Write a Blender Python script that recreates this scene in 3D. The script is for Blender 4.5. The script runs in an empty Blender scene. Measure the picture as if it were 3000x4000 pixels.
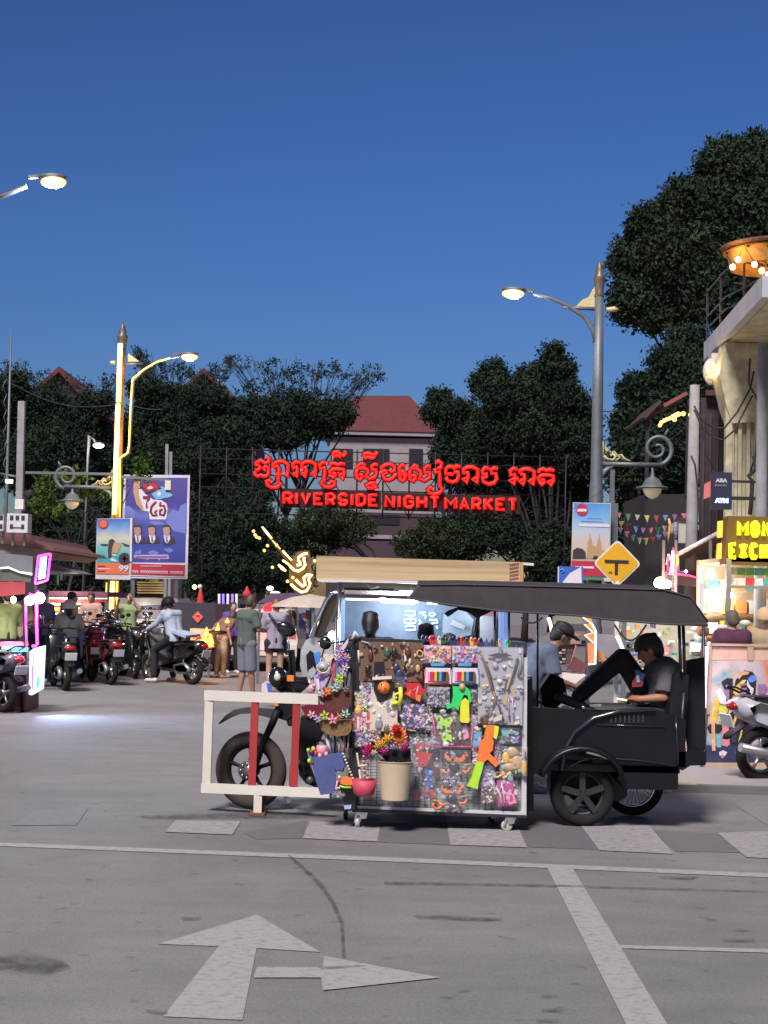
import bpy, math, random
import numpy as np
from mathutils import Vector, Matrix, noise as mnoise
random.seed(7)
rad = math.radians
SC = bpy.context.scene
COL = SC.collection
# ------------------------------------------------------------------ camera
CAMH, F, PITCH, ROLL = 1.66, 5800.0, math.atan(350/5800), 0.0244
cam = bpy.data.cameras.new("camera"); camo = bpy.data.objects.new("camera", cam); COL.objects.link(camo)
cam.sensor_fit = 'VERTICAL'; cam.sensor_height = 36; cam.sensor_width = 27
cam.lens = F/4000*36; cam.clip_start = 0.1; cam.clip_end = 3000
fw = Vector((0, math.cos(PITCH), math.sin(PITCH)))
r0 = Vector((1, 0, 0)); u0 = Vector((0, -math.sin(PITCH), math.cos(PITCH)))
RT = r0*math.cos(ROLL) + u0*math.sin(ROLL); UP = u0*math.cos(ROLL) - r0*math.sin(ROLL)
camo.matrix_world = Matrix(((RT.x, UP.x, -fw.x, 0), (RT.y, UP.y, -fw.y, 0), (RT.z, UP.z, -fw.z, CAMH), (0, 0, 0, 1)))
SC.camera = camo
SC.render.resolution_x, SC.render.resolution_y = 768, 1024
# ------------------------------------------------------------------ world, sun, exposure
SKY_STR, SUN_STR, EXPO = 0.15, 3.65, 0.56
SUN_EL, SUN_ROT = rad(3.0), rad(200)
SKYG, TINT = (1.0, 0.66), (0.62, 0.71, 1.22)
w = bpy.data.worlds.new("World"); SC.world = w; w.use_nodes = True
nt = w.node_tree; nt.nodes.clear()
o = nt.nodes.new('ShaderNodeOutputWorld'); b = nt.nodes.new('ShaderNodeBackground')
sk = nt.nodes.new('ShaderNodeTexSky'); sk.sky_type = 'NISHITA'; sk.sun_disc = False
sk.sun_elevation = SUN_EL; sk.sun_rotation = SUN_ROT; sk.ozone_density = 3.0; sk.dust_density = 0.3; sk.air_density = 1.0
mx = nt.nodes.new('ShaderNodeMix'); mx.data_type = 'RGBA'; mx.blend_type = 'MULTIPLY'; mx.inputs[0].default_value = 1
mx.inputs[7].default_value = (*TINT, 1)
tc = nt.nodes.new('ShaderNodeTexCoord'); sp = nt.nodes.new('ShaderNodeSeparateXYZ'); mrr = nt.nodes.new('ShaderNodeMapRange')
mrr.inputs[1].default_value = 0.0; mrr.inputs[2].default_value = 0.42; mrr.inputs[3].default_value = SKYG[0]; mrr.inputs[4].default_value = SKYG[1]
sv = nt.nodes.new('ShaderNodeVectorMath'); sv.operation = 'SCALE'; nt.links.new(tc.outputs['Generated'], sp.inputs[0]); nt.links.new(sp.outputs[2], mrr.inputs[0]); nt.links.new(sk.outputs[0], sv.inputs[0]); nt.links.new(mrr.outputs[0], sv.inputs[3])
nt.links.new(sv.outputs[0], mx.inputs[6]); nt.links.new(mx.outputs[2], b.inputs[0]); nt.links.new(b.outputs[0], o.inputs[0])
b.inputs[1].default_value = SKY_STR
sl = bpy.data.lights.new("evening_light", 'SUN'); sl.energy = SUN_STR; sl.angle = rad(14); sl.color = (1.0, 0.93, 0.90)
so = bpy.data.objects.new("evening_light", sl); COL.objects.link(so)
so.rotation_euler = Vector((-0.28, -0.80, 1.0)).to_track_quat('Z', 'Y').to_euler()
SC.view_settings.view_transform = 'Standard'; SC.view_settings.look = 'None'
SC.view_settings.exposure = EXPO; SC.view_settings.gamma = 1
SC.cycles.max_bounces = 5; SC.cycles.diffuse_bounces = 2; SC.cycles.glossy_bounces = 3
SC.cycles.transparent_max_bounces = 8; SC.cycles.transmission_bounces = 3
SC.cycles.sample_clamp_indirect = 3.0; SC.cycles.caustics_reflective = False; SC.cycles.caustics_refractive = False
# ------------------------------------------------------------------ pixel of the photo -> point in the place
def ray(px, py):
    return fw*F + RT*(px-1500) + UP*(2000-py)
def W(px, py, d):
    v = ray(px, py); k = d/v.y
    return Vector((v.x*k, d, CAMH+v.z*k))
def G(px, py, z=0.0):
    v = ray(px, py); k = (z-CAMH)/v.z
    return Vector((v.x*k, v.y*k, z))
def gd(px, py): return G(px, py).y
def S(d): return F/d*1.0
# ------------------------------------------------------------------ materials
MATS = {}
EACH = set('post roof_post packet goods_item bulb upright ledger brace white_bulb amber_bulb light_tube small_ware bottle ware glowing_petal window_strip gold_slat tube garment flame led_strip neon_tube light_bulb rear_post wrapped_stick glowing_numeral chrome_rail side_panel toy_piece small_toy bracket hanging_grip'.split())
def mat(name, col, rough=0.6, metal=0.0, emit=0, var=0.12, scale=6.0, alpha=1.0, ecol=None, coat=0, bump=0, spec=None):
    if name in MATS: return MATS[name]
    m = bpy.data.materials.new(name); m.use_nodes = True; MATS[name] = m
    n = m.node_tree; p = n.nodes['Principled BSDF']
    p.inputs['Roughness'].default_value = rough; p.inputs['Metallic'].default_value = metal
    if spec is not None: p.inputs['Specular IOR Level'].default_value = spec
    if coat: p.inputs['Coat Weight'].default_value = coat
    c = (*col, 1)
    if var and not emit:
        t = n.nodes.new('ShaderNodeTexCoord'); z = n.nodes.new('ShaderNodeTexNoise')
        z.inputs['Scale'].default_value = scale; z.inputs['Detail'].default_value = 6; z.inputs['Roughness'].default_value = .65
        mr = n.nodes.new('ShaderNodeMapRange'); mr.inputs[1].default_value = .3; mr.inputs[2].default_value = .7
        mr.inputs[3].default_value = 1-var; mr.inputs[4].default_value = 1+var
        x = n.nodes.new('ShaderNodeVectorMath'); x.operation = 'SCALE'; x.inputs[0].default_value = col
        n.links.new(t.outputs['Object'], z.inputs['Vector']); n.links.new(z.outputs[0], mr.inputs[0])
        n.links.new(mr.outputs[0], x.inputs[3]); n.links.new(x.outputs[0], p.inputs['Base Color'])
        if bump:
            bp = n.nodes.new('ShaderNodeBump'); bp.inputs['Strength'].default_value = bump; bp.inputs['Distance'].default_value = .02
            n.links.new(z.outputs[0], bp.inputs['Height']); n.links.new(bp.outputs[0], p.inputs['Normal'])
    else:
        p.inputs['Base Color'].default_value = c
    if emit:
        p.inputs['Emission Color'].default_value = (*(ecol or col), 1); p.inputs['Emission Strength'].default_value = emit
    if alpha < 1: p.inputs['Alpha'].default_value = alpha
    return m
def ramp_mat(name, axis, stops, rough=.6, lo=0, hi=1):
    """printed vertical / horizontal blend on a poster (object coordinates, metres)"""
    m = bpy.data.materials.new(name); m.use_nodes = True; MATS[name] = m
    n = m.node_tree; p = n.nodes['Principled BSDF']; p.inputs['Roughness'].default_value = rough
    t = n.nodes.new('ShaderNodeTexCoord'); s = n.nodes.new('ShaderNodeSeparateXYZ'); mr = n.nodes.new('ShaderNodeMapRange')
    mr.inputs[1].default_value = lo; mr.inputs[2].default_value = hi
    z = n.nodes.new('ShaderNodeTexNoise'); z.inputs['Scale'].default_value = 3; z.inputs['Detail'].default_value = 5
    a = n.nodes.new('ShaderNodeMath'); a.operation = 'MULTIPLY_ADD'; a.inputs[1].default_value = .25; 
    c = n.nodes.new('ShaderNodeValToRGB'); e = c.color_ramp.elements
    e[0].position, e[0].color = stops[0][0], (*stops[0][1], 1); e[1].position, e[1].color = stops[-1][0], (*stops[-1][1], 1)
    for q, k in stops[1:-1]:
        x = e.new(q); x.color = (*k, 1)
    n.links.new(t.outputs['Object'], s.inputs[0]); n.links.new(s.outputs[axis], mr.inputs[0])
    n.links.new(t.outputs['Object'], z.inputs['Vector']); n.links.new(z.outputs[0], a.inputs[0])
    sub = n.nodes.new('ShaderNodeMath'); sub.operation = 'SUBTRACT'; sub.inputs[1].default_value = .125
    n.links.new(mr.outputs[0], sub.inputs[0]); n.links.new(sub.outputs[0], a.inputs[2])
    n.links.new(a.outputs[0], c.inputs[0]); n.links.new(c.outputs[0], p.inputs['Base Color'])
    return m
# ------------------------------------------------------------------ mesh builder
class MB:
    def __init__(s): s.v = []; s.f = []; s.mi = []; s.sm = []
    def add(s, vs, fs, mi=0, smooth=False):
        k = len(s.v); s.v += [Vector(p) for p in vs]
        for q in fs: s.f.append([i+k for i in q]); s.mi.append(mi); s.sm.append(smooth)
        return s
    def box(s, c, sz, mi=0, rot=None, top=(1, 1)):
        hx, hy, hz = sz[0]/2, sz[1]/2, sz[2]/2; c = Vector(c); vs = []
        for z, kx, ky in ((-hz, 1, 1), (hz, top[0], top[1])):
            for x, y in ((-hx*kx, -hy*ky), (hx*kx, -hy*ky), (hx*kx, hy*ky), (-hx*kx, hy*ky)): vs.append(Vector((x, y, z)))
        if rot is not None:
            R = rot if isinstance(rot, Matrix) else Matrix.Rotation(rot, 3, 'Z')
            vs = [R @ v for v in vs]
        return s.add([v+c for v in vs], [(3, 2, 1, 0), (4, 5, 6, 7), (0, 1, 5, 4), (1, 2, 6, 5), (2, 3, 7, 6), (3, 0, 4, 7)], mi)
    def bar(s, p, q, w_, h=None, mi=0, upv=(0, 0, 1)):
        h = h or w_; p, q = Vector(p), Vector(q); d = (q-p)
        L = d.length
        if L < 1e-6: return s
        d.normalize(); u = Vector(upv)
        if abs(d.dot(u)) > .98: u = Vector((0, 1, 0))
        x = d.cross(u).normalized(); u = x.cross(d)
        vs = []
        for e in (p, q):
            for a, b_ in ((-1, -1), (1, -1), (1, 1), (-1, 1)): vs.append(e+x*a*w_/2+u*b_*h/2)
        return s.add(vs, [(3, 2, 1, 0), (4, 5, 6, 7), (0, 1, 5, 4), (1, 2, 6, 5), (2, 3, 7, 6), (3, 0, 4, 7)], mi)
    def tube(s, pts, r, n=8, mi=0, cap=True, closed=False, flat=1.0, ref=None):
        pts = [Vector(p) for p in pts]; N = len(pts)
        rs = r if isinstance(r, (list, tuple)) else [r]*N
        vs = []; u = None
        for i, p in enumerate(pts):
            if closed: t = (pts[(i+1) % N]-pts[i-1])
            else: t = pts[min(i+1, N-1)]-pts[max(i-1, 0)]
            if t.length < 1e-9: t = Vector((0, 0, 1))
            t.normalize()
            if u is None:
                a = Vector(ref) if ref else (Vector((0, 1, 0)) if abs(t.y) < .9 else Vector((1, 0, 0)))
                u = (a - t*a.dot(t)).normalized()
            else: u = (u - t*u.dot(t)).normalized()
            w2 = t.cross(u)
            for k in range(n):
                a = 2*math.pi*k/n; vs.append(p + (u*math.cos(a)*flat + w2*math.sin(a))*rs[i])
        fs = []
        for i in range(N if closed else N-1):
            j = (i+1) % N
            for k in range(n): fs.append((i*n+k, i*n+(k+1) % n, j*n+(k+1) % n, j*n+k))
        s.add(vs, fs, mi, True)
        if cap and not closed:
            k = len(s.v)-len(vs)
            for q in (tuple(k+i for i in range(n))[::-1], tuple(k+len(vs)-n+i for i in range(n))): s.f.append(list(q)); s.mi.append(mi); s.sm.append(False)
        return s
    def caps(s, p, q, ra, rb, n=10, mi=0):
        """tapered limb with round ends"""
        p, q = Vector(p), Vector(q); d = q-p; L = d.length
        if L < 1e-5: return s.ell(p, (ra, ra, ra), mi=mi)
        d /= L; pts = []; rs = []
        for a in (-80, -50, -20): pts.append(p+d*ra*math.sin(rad(a))); rs.append(ra*math.cos(rad(a)))
        for k in (0, .33, .66, 1): pts.append(p+d*L*k); rs.append(ra+(rb-ra)*k)
        for a in (20, 50, 80): pts.append(q+d*rb*math.sin(rad(a))); rs.append(rb*math.cos(rad(a)))
        return s.tube(pts, rs, n, mi)
    def ell(s, c, r, n=12, m=8, mi=0, rot=None, zmin=-1, zmax=1):
        c = Vector(c); r = (r, r, r) if not hasattr(r, '__len__') else r; vs = []; fs = []
        a0, a1 = math.asin(zmin), math.asin(zmax)
        for i in range(m+1):
            a = a0+(a1-a0)*i/m
            for k in range(n):
                t = 2*math.pi*k/n; v = Vector((r[0]*math.cos(a)*math.cos(t), r[1]*math.cos(a)*math.sin(t), r[2]*math.sin(a)))
                if rot is not None: v = rot @ v
                vs.append(v+c)
        for i in range(m):
            for k in range(n): fs.append((i*n+k, i*n+(k+1) % n, (i+1)*n+(k+1) % n, (i+1)*n+k))
        if zmin > -1: fs.append(tuple(range(n))[::-1])
        if zmax < 1: fs.append(tuple(m*n+k for k in range(n)))
        return s.add(vs, fs, mi, True)
    def lathe(s, prof, c=(0, 0, 0), n=20, mi=0, axis='z', cap=True, smooth=True):
        c = Vector(c); vs = []; fs = []; N = len(prof)
        for r, h in prof:
            for k in range(n):
                t = 2*math.pi*k/n; a, b_ = r*math.cos(t), r*math.sin(t)
                vs.append(c+Vector({'z': (a, b_, h), 'y': (a, h, b_), 'x': (h, a, b_)}[axis]))
        for i in range(N-1):
            for k in range(n): fs.append((i*n+k, i*n+(k+1) % n, (i+1)*n+(k+1) % n, (i+1)*n+k))
        if cap: fs += [tuple(range(n))[::-1], tuple((N-1)*n+k for k in range(n))]
        return s.add(vs, fs, mi, smooth)
    def prism(s, pts, off, mi=0, smooth=False):
        """flat outline in 3-D points pushed out by vector off"""
        pts = [Vector(p) for p in pts]; off = Vector(off); n = len(pts)
        return s.add(pts+[p+off for p in pts], [tuple(range(n)), tuple(range(2*n-1, n-1, -1))]+[(i, (i+1) % n, (i+1) % n+n, i+n) for i in range(n)], mi, smooth)
    def pp(s, pts, d, th=.01, mi=0):
        """outline given in photo pixels, standing at depth d, thickness th away from the camera"""
        return s.prism([W(x, y, d) for x, y in pts], (0, th, 0), mi)
    def ptube(s, pts, d, rpx, n=6, mi=0, flat=1.0):
        k = d/F; P = [W(x, y, d) for x, y in pts]
        return s.tube(P, [rpx*k]*len(P) if not hasattr(rpx, '__len__') else [q*k for q in rpx], n, mi, flat=flat)
    def quad(s, a, b_, c, d, mi=0): return s.add([a, b_, c, d], [(0, 1, 2, 3)], mi)
    def merge(s, other, M=None, mi=None):
        k = len(s.v); s.v += [(M @ p if M else p.copy()) for p in other.v]
        s.f += [[i+k for i in q] for q in other.f]; s.mi += (other.mi if mi is None else [mi]*len(other.mi)); s.sm += other.sm
        return s
    def islands(s):
        p = list(range(len(s.v)))
        def fd(i):
            while p[i] != i: p[i] = p[p[i]]; i = p[i]
            return i
        for q in s.f:
            for i in q[1:]: p[fd(i)] = fd(q[0])
        out = {}
        for q, mi, sm in zip(s.f, s.mi, s.sm):
            o, mp = out.setdefault(fd(q[0]), (MB(), {}))
            for i in q:
                if i not in mp: mp[i] = len(o.v); o.v.append(s.v[i])
            o.f.append([mp[i] for i in q]); o.mi.append(mi); o.sm.append(sm)
        return [o for o, _ in out.values()]
    def mesh(s, name, mats, org=Vector((0, 0, 0))):
        me = bpy.data.meshes.new(name)
        me.from_pydata([tuple(p-org) for p in s.v], [], s.f)
        for m in (mats if isinstance(mats, (list, tuple)) else [mats]): me.materials.append(m)
        me.polygons.foreach_set('material_index', s.mi); me.polygons.foreach_set('use_smooth', s.sm)
        me.update(); return me
    def build(s, name, mats, parent=None, org=None):
        """org: world point the vertices are measured from; with a parent the mesh is measured from the parent"""
        if parent is not None and name in EACH:
            for q in s.islands(): ob = q.build('\0'+name, mats, parent, org)
            return ob
        name = name.strip('\0')
        if parent is not None:
            og = Vector(parent['_w']) if '_w' in parent.keys() else Vector((0, 0, 0))
            if org == 'local': og = Vector((0, 0, 0))
            ob = bpy.data.objects.new(name, s.mesh(name, mats, og)); ob.parent = parent
            ob['_w'] = tuple(og)
        else:
            if org is None:
                xs = [p.x for p in s.v]; ys = [p.y for p in s.v]; zs = [p.z for p in s.v]
                org = Vector(((min(xs)+max(xs))/2, (min(ys)+max(ys))/2, min(zs)))
            elif org == 'local': org = Vector((0, 0, 0))
            ob = bpy.data.objects.new(name, s.mesh(name, mats, Vector(org))); ob.location = org; ob['_w'] = tuple(org)
        COL.objects.link(ob); return ob
def tag(ob, label=None, cat=None, group=None, kind=None):
    if label: ob['label'] = label
    if cat: ob['category'] = cat
    if group: ob['group'] = group
    if kind: ob['kind'] = kind
    return ob
def thing(name, label, cat, loc, group=None, local=False):
    ob = bpy.data.objects.new(name, None); ob.empty_display_size = .1; ob.location = loc; COL.objects.link(ob)
    ob['_w'] = (0, 0, 0) if local else tuple(loc)
    return tag(ob, label, cat, group)
def one(mb, name, mats, label, cat, group=None): return tag(mb.build(name, mats), label, cat, group)
def struct(mb, name, mats): return tag(mb.build(name, mats), kind='structure')
def copy_tree(ob, parent=None):
    c = ob.copy(); COL.objects.link(c)
    if parent is not None: c.parent = parent
    for ch in list(KIDS.get(ob.name, [])): copy_kid(ch, c)
    return c
def copy_kid(ob, parent):
    c = ob.copy(); COL.objects.link(c); c.parent = parent
    for ch in list(KIDS.get(ob.name, [])): copy_kid(ch, c)
KIDS = {}
def index_kids():
    KIDS.clear()
    for q in COL.objects:
        if q.parent: KIDS.setdefault(q.parent.name, []).append(q)
def arc(c, r, a0, a1, n, d3=None):
    return [(c[0]+r*math.cos(rad(a0+(a1-a0)*i/n)), c[1]+r*math.sin(rad(a0+(a1-a0)*i/n))) for i in range(n+1)]
def text_mb(txt, h, bold=.0, th=.01, width=None):
    """letters as solid mesh; local x right, z up, facing -y; returns MB with lower-left at origin"""
    cu = bpy.data.curves.new('lettering', 'FONT'); cu.body = txt; cu.size = 1; cu.extrude = th/2; cu.offset = bold; cu.resolution_u = 3
    ob = bpy.data.objects.new('lettering', cu); COL.objects.link(ob)
    dg = bpy.context.evaluated_depsgraph_get(); me = bpy.data.meshes.new_from_object(ob.evaluated_get(dg))
    co = [v.co.copy() for v in me.vertices]; m = MB()
    x0 = min(c.x for c in co); x1 = max(c.x for c in co); y0 = min(c.y for c in co); y1 = max(c.y for c in co)
    ky = h/(y1-y0); kx = (width/(x1-x0)) if width else ky
    m.add([Vector(((c.x-x0)*kx, -c.z, (c.y-y0)*ky)) for c in co], [tuple(p.vertices) for p in me.polygons])
    bpy.data.objects.remove(ob); bpy.data.curves.remove(cu); bpy.data.meshes.remove(me)
    return m
GLY = dict(R='00 05 35 44 43 32 02/22 40', I='20 25', V='05 20 45', E='40 00 05 45/02.5 32.5', S='44 35 15 04 03 12 32 42 41 30 10 01', D='00 05 25 44 41 20 00', N='00 05 40 45', G='44 35 15 04 01 10 30 41 42.5 22.5', H='00 05/40 45/02.5 42.5', T='20 25/05 45', M='00 05 22 45 40', A='00 25 40/11.5 31.5', K='00 05/45 02/13 40', O='15 04 01 10 30 41 44 35 15', Y='05 22 45/22 20', X='00 45/05 40', C='44 35 15 04 01 10 30 41')
def letters(mb, word, x0, x1, yt, yb, d, r, mi=0, slope=.0244, gap=.22):
    """round-stroke capital letters laid out in photo pixels at depth d"""
    wd = [{'I': .35, 'M': 1.25, 'T': .95}.get(c, 1) for c in word]; u = (x1-x0)/(sum(wd)+gap*(len(word)-1)); x = x0
    for c, w_ in zip(word, wd):
        for st in GLY[c].split('/'):
            P = []
            for q in st.split(): a, b_ = (float(q[0]), float(q[1:])); P.append((x+(a/4 if c != 'I' else .5)*(u*w_-2*r)+r, yb-r-b_/5*(yb-yt-2*r)+(x-x0)*slope))
            mb.ptube(P, d, r, 8, mi)
        x += u*(w_+gap)
def ptext(mb, txt, x0, x1, ytop, ybot, d, mi=0, bold=0, th=.01):
    """text placed so that its lower-left sits at photo point (x0,ybot) at depth d"""
    k = d/F; t = text_mb(txt, (ybot-ytop)*k, bold, th, (x1-x0)*k)
    return mb.merge(t, Matrix.Translation(W(x0, ybot, d)), mi)
def blob(mb, name, mats, parent, voxel=.012, smooth=3):
    """fuse overlapping limbs into one continuous skin"""
    og = Vector(parent['_w']) if parent else Vector((0, 0, 0))
    ob = bpy.data.objects.new(name, mb.mesh(name, mats, og)); COL.objects.link(ob)
    r = ob.modifiers.new('r', 'REMESH'); r.mode = 'VOXEL'; r.voxel_size = voxel; r.use_smooth_shade = True
    if smooth: q = ob.modifiers.new('s', 'SMOOTH'); q.iterations = smooth; q.factor = .5
    dg = bpy.context.evaluated_depsgraph_get(); me = bpy.data.meshes.new_from_object(ob.evaluated_get(dg))
    ob.modifiers.clear(); old = ob.data; ob.data = me; bpy.data.meshes.remove(old); me.name = name
    if not me.materials:
        for m in (mats if isinstance(mats, (list, tuple)) else [mats]): me.materials.append(m)
    ob.parent = parent; ob['_w'] = tuple(og); return ob
def point(name, loc, e, col, r=.05, parent=None):
    l = bpy.data.lights.new(name, 'POINT'); l.energy = e; l.color = col; l.shadow_soft_size = r
    q = bpy.data.objects.new(name, l)
    q.location = Vector(loc)-(Vector(parent['_w']) if parent else Vector((0, 0, 0))); q.parent = parent
    COL.objects.link(q); return q
# ================================================================== SETTING
def asphalt():
    m = bpy.data.materials.new('asphalt'); m.use_nodes = True; n = m.node_tree; p = n.nodes['Principled BSDF']
    t = n.nodes.new('ShaderNodeTexCoord'); L = n.links
    def nz(sc, det, ro=.6, sx=(1, 1, 1)):
        mp = n.nodes.new('ShaderNodeMapping'); mp.inputs['Scale'].default_value = sx
        z = n.nodes.new('ShaderNodeTexNoise'); z.inputs['Scale'].default_value = sc; z.inputs['Detail'].default_value = det; z.inputs['Roughness'].default_value = ro
        L.new(t.outputs['Object'], mp.inputs[0]); L.new(mp.outputs[0], z.inputs['Vector']); return z.outputs[0]
    def rng(a, lo, hi, x0=.3, x1=.7):
        r = n.nodes.new('ShaderNodeMapRange'); r.inputs[1].default_value = x0; r.inputs[2].default_value = x1; r.inputs[3].default_value = lo; r.inputs[4].default_value = hi
        L.new(a, r.inputs[0]); return r.outputs[0]
    def mul(a, b_):
        q = n.nodes.new('ShaderNodeMath'); q.operation = 'MULTIPLY'; L.new(a, q.inputs[0]); L.new(b_, q.inputs[1]); return q.outputs[0]
    big = rng(nz(.35, 4), .82, 1.12); mid = rng(nz(2.2, 6, .7), .88, 1.10); fine = mul(rng(nz(170, 2, .8), .5, 1.6, .2, .8), rng(nz(50, 4, .85), .72, 1.32, .25, .75))
    streak = rng(nz(1.6, 5, .7, (.35, 2.2, 1)), .9, 1.06); spots = rng(nz(7, 3, .5), .62, 1.0, .27, .36)
    v = mul(mul(mul(mul(big, mid), fine), streak), spots)
    x = n.nodes.new('ShaderNodeVectorMath'); x.operation = 'SCALE'
    mixc = n.nodes.new('ShaderNodeMix'); mixc.data_type = 'RGBA'; mixc.inputs[6].default_value = (.166, .161, .164, 1); mixc.inputs[7].default_value = (.176, .166, .162, 1)
    L.new(rng(nz(.22, 2), 0, 1), mixc.inputs[0]); L.new(mixc.outputs[2], x.inputs[0]); L.new(v, x.inputs[3]); L.new(x.outputs[0], p.inputs['Base Color'])
    p.inputs['Roughness'].default_value = .82
    bp = n.nodes.new('ShaderNodeBump'); bp.inputs['Strength'].default_value = .35; bp.inputs['Distance'].default_value = .01
    L.new(nz(90, 3, .7), bp.inputs['Height']); L.new(bp.outputs[0], p.inputs['Normal'])
    return m
ASPH = asphalt()
g = MB(); g.add([(-400, -60, 0), (400, -60, 0), (400, 900, 0), (-400, 900, 0)], [(0, 1, 2, 3)]); struct(g, 'ground', ASPH)
def worn(name, col, lo=.38, hi=.62, base=(.160, .152, .158), sc=14):
    """painted marking worn down to the asphalt in patches"""
    m = bpy.data.materials.new(name); m.use_nodes = True; n = m.node_tree; p = n.nodes['Principled BSDF']; L = n.links
    t = n.nodes.new('ShaderNodeTexCoord'); mp = n.nodes.new('ShaderNodeMapping'); mp.inputs['Scale'].default_value = (1, 1.25, 1)
    z = n.nodes.new('ShaderNodeTexNoise'); z.inputs['Scale'].default_value = sc; z.inputs['Detail'].default_value = 12; z.inputs['Roughness'].default_value = .82
    r = n.nodes.new('ShaderNodeMapRange'); r.inputs[1].default_value = lo; r.inputs[2].default_value = hi
    x = n.nodes.new('ShaderNodeMix'); x.data_type = 'RGBA'; x.inputs[6].default_value = (*base, 1); x.inputs[7].default_value = (*col, 1)
    L.new(t.outputs['Object'], mp.inputs[0]); L.new(mp.outputs[0], z.inputs['Vector']); L.new(z.outputs[0], r.inputs[0]); L.new(r.outputs[0], x.inputs[0]); L.new(x.outputs[2], p.inputs['Base Color'])
    p.inputs['Roughness'].default_value = .75; return m
PAINT = worn('marking_paint', (.32, .305, .30), .36, .50, sc=16); FADE = worn('faded_paint', (.23, .22, .225), .45, .7, sc=11)
STRIPE = worn('crossing_paint', (.30, .285, .295), .38, .54, sc=14); TAR = worn('tar_patch', (.108, .103, .115), .3, .6); SKID = worn('tyre_rubber', (.085, .08, .085), .42, .66, sc=22)
def soft(name, col, a):
    m = bpy.data.materials.new(name); m.use_nodes = True; n = m.node_tree; p = n.nodes['Principled BSDF']; L = n.links; p.inputs['Base Color'].default_value = (*col, 1); p.inputs['Roughness'].default_value = .8
    t = n.nodes.new('ShaderNodeTexCoord'); z = n.nodes.new('ShaderNodeTexNoise'); z.inputs['Scale'].default_value = 9; z.inputs['Detail'].default_value = 8; z.inputs['Roughness'].default_value = .75
    r = n.nodes.new('ShaderNodeMapRange'); r.inputs[1].default_value = .35; r.inputs[2].default_value = .65; r.inputs[4].default_value = a*1.5
    q = n.nodes.new('ShaderNodeVertexColor'); q.layer_name = 'fade'; x = n.nodes.new('ShaderNodeMath'); x.operation = 'MULTIPLY'; x.use_clamp = True
    L.new(t.outputs['Object'], z.inputs['Vector']); L.new(z.outputs[0], r.inputs[0]); L.new(r.outputs[0], x.inputs[0]); L.new(q.outputs['Color'], x.inputs[1]); L.new(x.outputs[0], p.inputs['Alpha']); return m
DARKF = soft('soft_dark_film', (.06, .055, .06), .5)
def spoly(pts, z, name):
    # dark mark whose edge fades out: outline, then an inner ring
    P = [G(x, y, z) for x, y in pts]; n = len(P); c = sum(P, Vector())/n; A_ = []
    for i in range(n):
        a, b_ = P[i], P[(i+1) % n]; A_ += [a, a.lerp(b_, .5)]
    ctr = [G((x+pts[-1-i][0])/2, (y+pts[-1-i][1])/2, z) for i, (x, y) in enumerate(pts)]
    I = []
    for i in range(n): I += [P[i].lerp(ctr[i], .6), P[i].lerp(P[(i+1) % n], .5).lerp(ctr[i].lerp(ctr[(i+1) % n], .5), .6)]
    N = 2*n; q = MB(); q.add(A_+I, [(i, (i+1) % N, N+(i+1) % N, N+i) for i in range(N)]+[tuple(range(N, 2*N))]); o = struct(q, name, DARKF)
    ca = o.data.color_attributes.new('fade', 'FLOAT_COLOR', 'POINT')
    for i in range(2*N): ca.data[i].color = (0, 0, 0, 1) if i < N else (1, 1, 1, 1)
def gpoly(pts, z, m, name):
    q = MB(); q.add([G(x, y, z) for x, y in pts], [tuple(range(len(pts)))[::-1]]); return struct(q, name, m)
gpoly([(-300, 3278), (0, 3291), (1500, 3348), (3000, 3411), (3300, 3424), (3300, 3440), (3000, 3427), (1500, 3364), (0, 3305), (-300, 3292)], .004, PAINT, 'stop_line')
gpoly([(2133, 3380), (2232, 3384), (2607, 4000), (2860, 4420), (2680, 4430), (2445, 4000)], .006, PAINT, 'lane_line')
gpoly([(2413, 3691), (3300, 3715), (3300, 3730), (2416, 3704)], .004, PAINT, 'parking_line')
gpoly([(1003, 3572), (1252, 3719), (1002, 3703), (947, 3984), (637, 3970), (854, 3696), (617, 3687)], .004, PAINT, 'road_arrow')
gpoly([(1004, 3776), (1261, 3778), (1266, 3734), (1721, 3818), (1261, 3868), (1255, 3818), (990, 3818)], .006, PAINT, 'road_arrow')
for q, m_, z in (([(40, 3224), (140, 3168), (345, 3154), (300, 3222)], FADE, .004),
             ([(642, 3249), (687, 3204), (940, 3208), (908, 3260)], STRIPE, .006), ([(1182, 3274), (1211, 3208), (1487, 3213), (1473, 3287)], STRIPE, .006),
             ([(1760, 3299), (1740, 3176), (2000, 3176), (2059, 3310)], STRIPE, .006), ([(2341, 3321), (2270, 3226), (2535, 3224), (2630, 3335)], STRIPE, .006),
             ([(2915, 3348), (2802, 3253), (3060, 3244), (3180, 3360)], STRIPE, .006), ([(2866, 3140), (3100, 3150), (3220, 3240), (3000, 3226)], FADE, .004)):
    gpoly(q, z, m_, 'crossing_stripe')
for q in ([(950, 3252), (1200, 3205), (1182, 3274), (1000, 3278)], [(1490, 3215), (1742, 3215), (1758, 3300), (1480, 3290)], [(2010, 3212), (2272, 3228), (2335, 3318), (2062, 3308)],
          [(2540, 3240), (2800, 3255), (2900, 3330), (2640, 3325)]):
    gpoly(q, .003, TAR, 'tar_patch')
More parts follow.
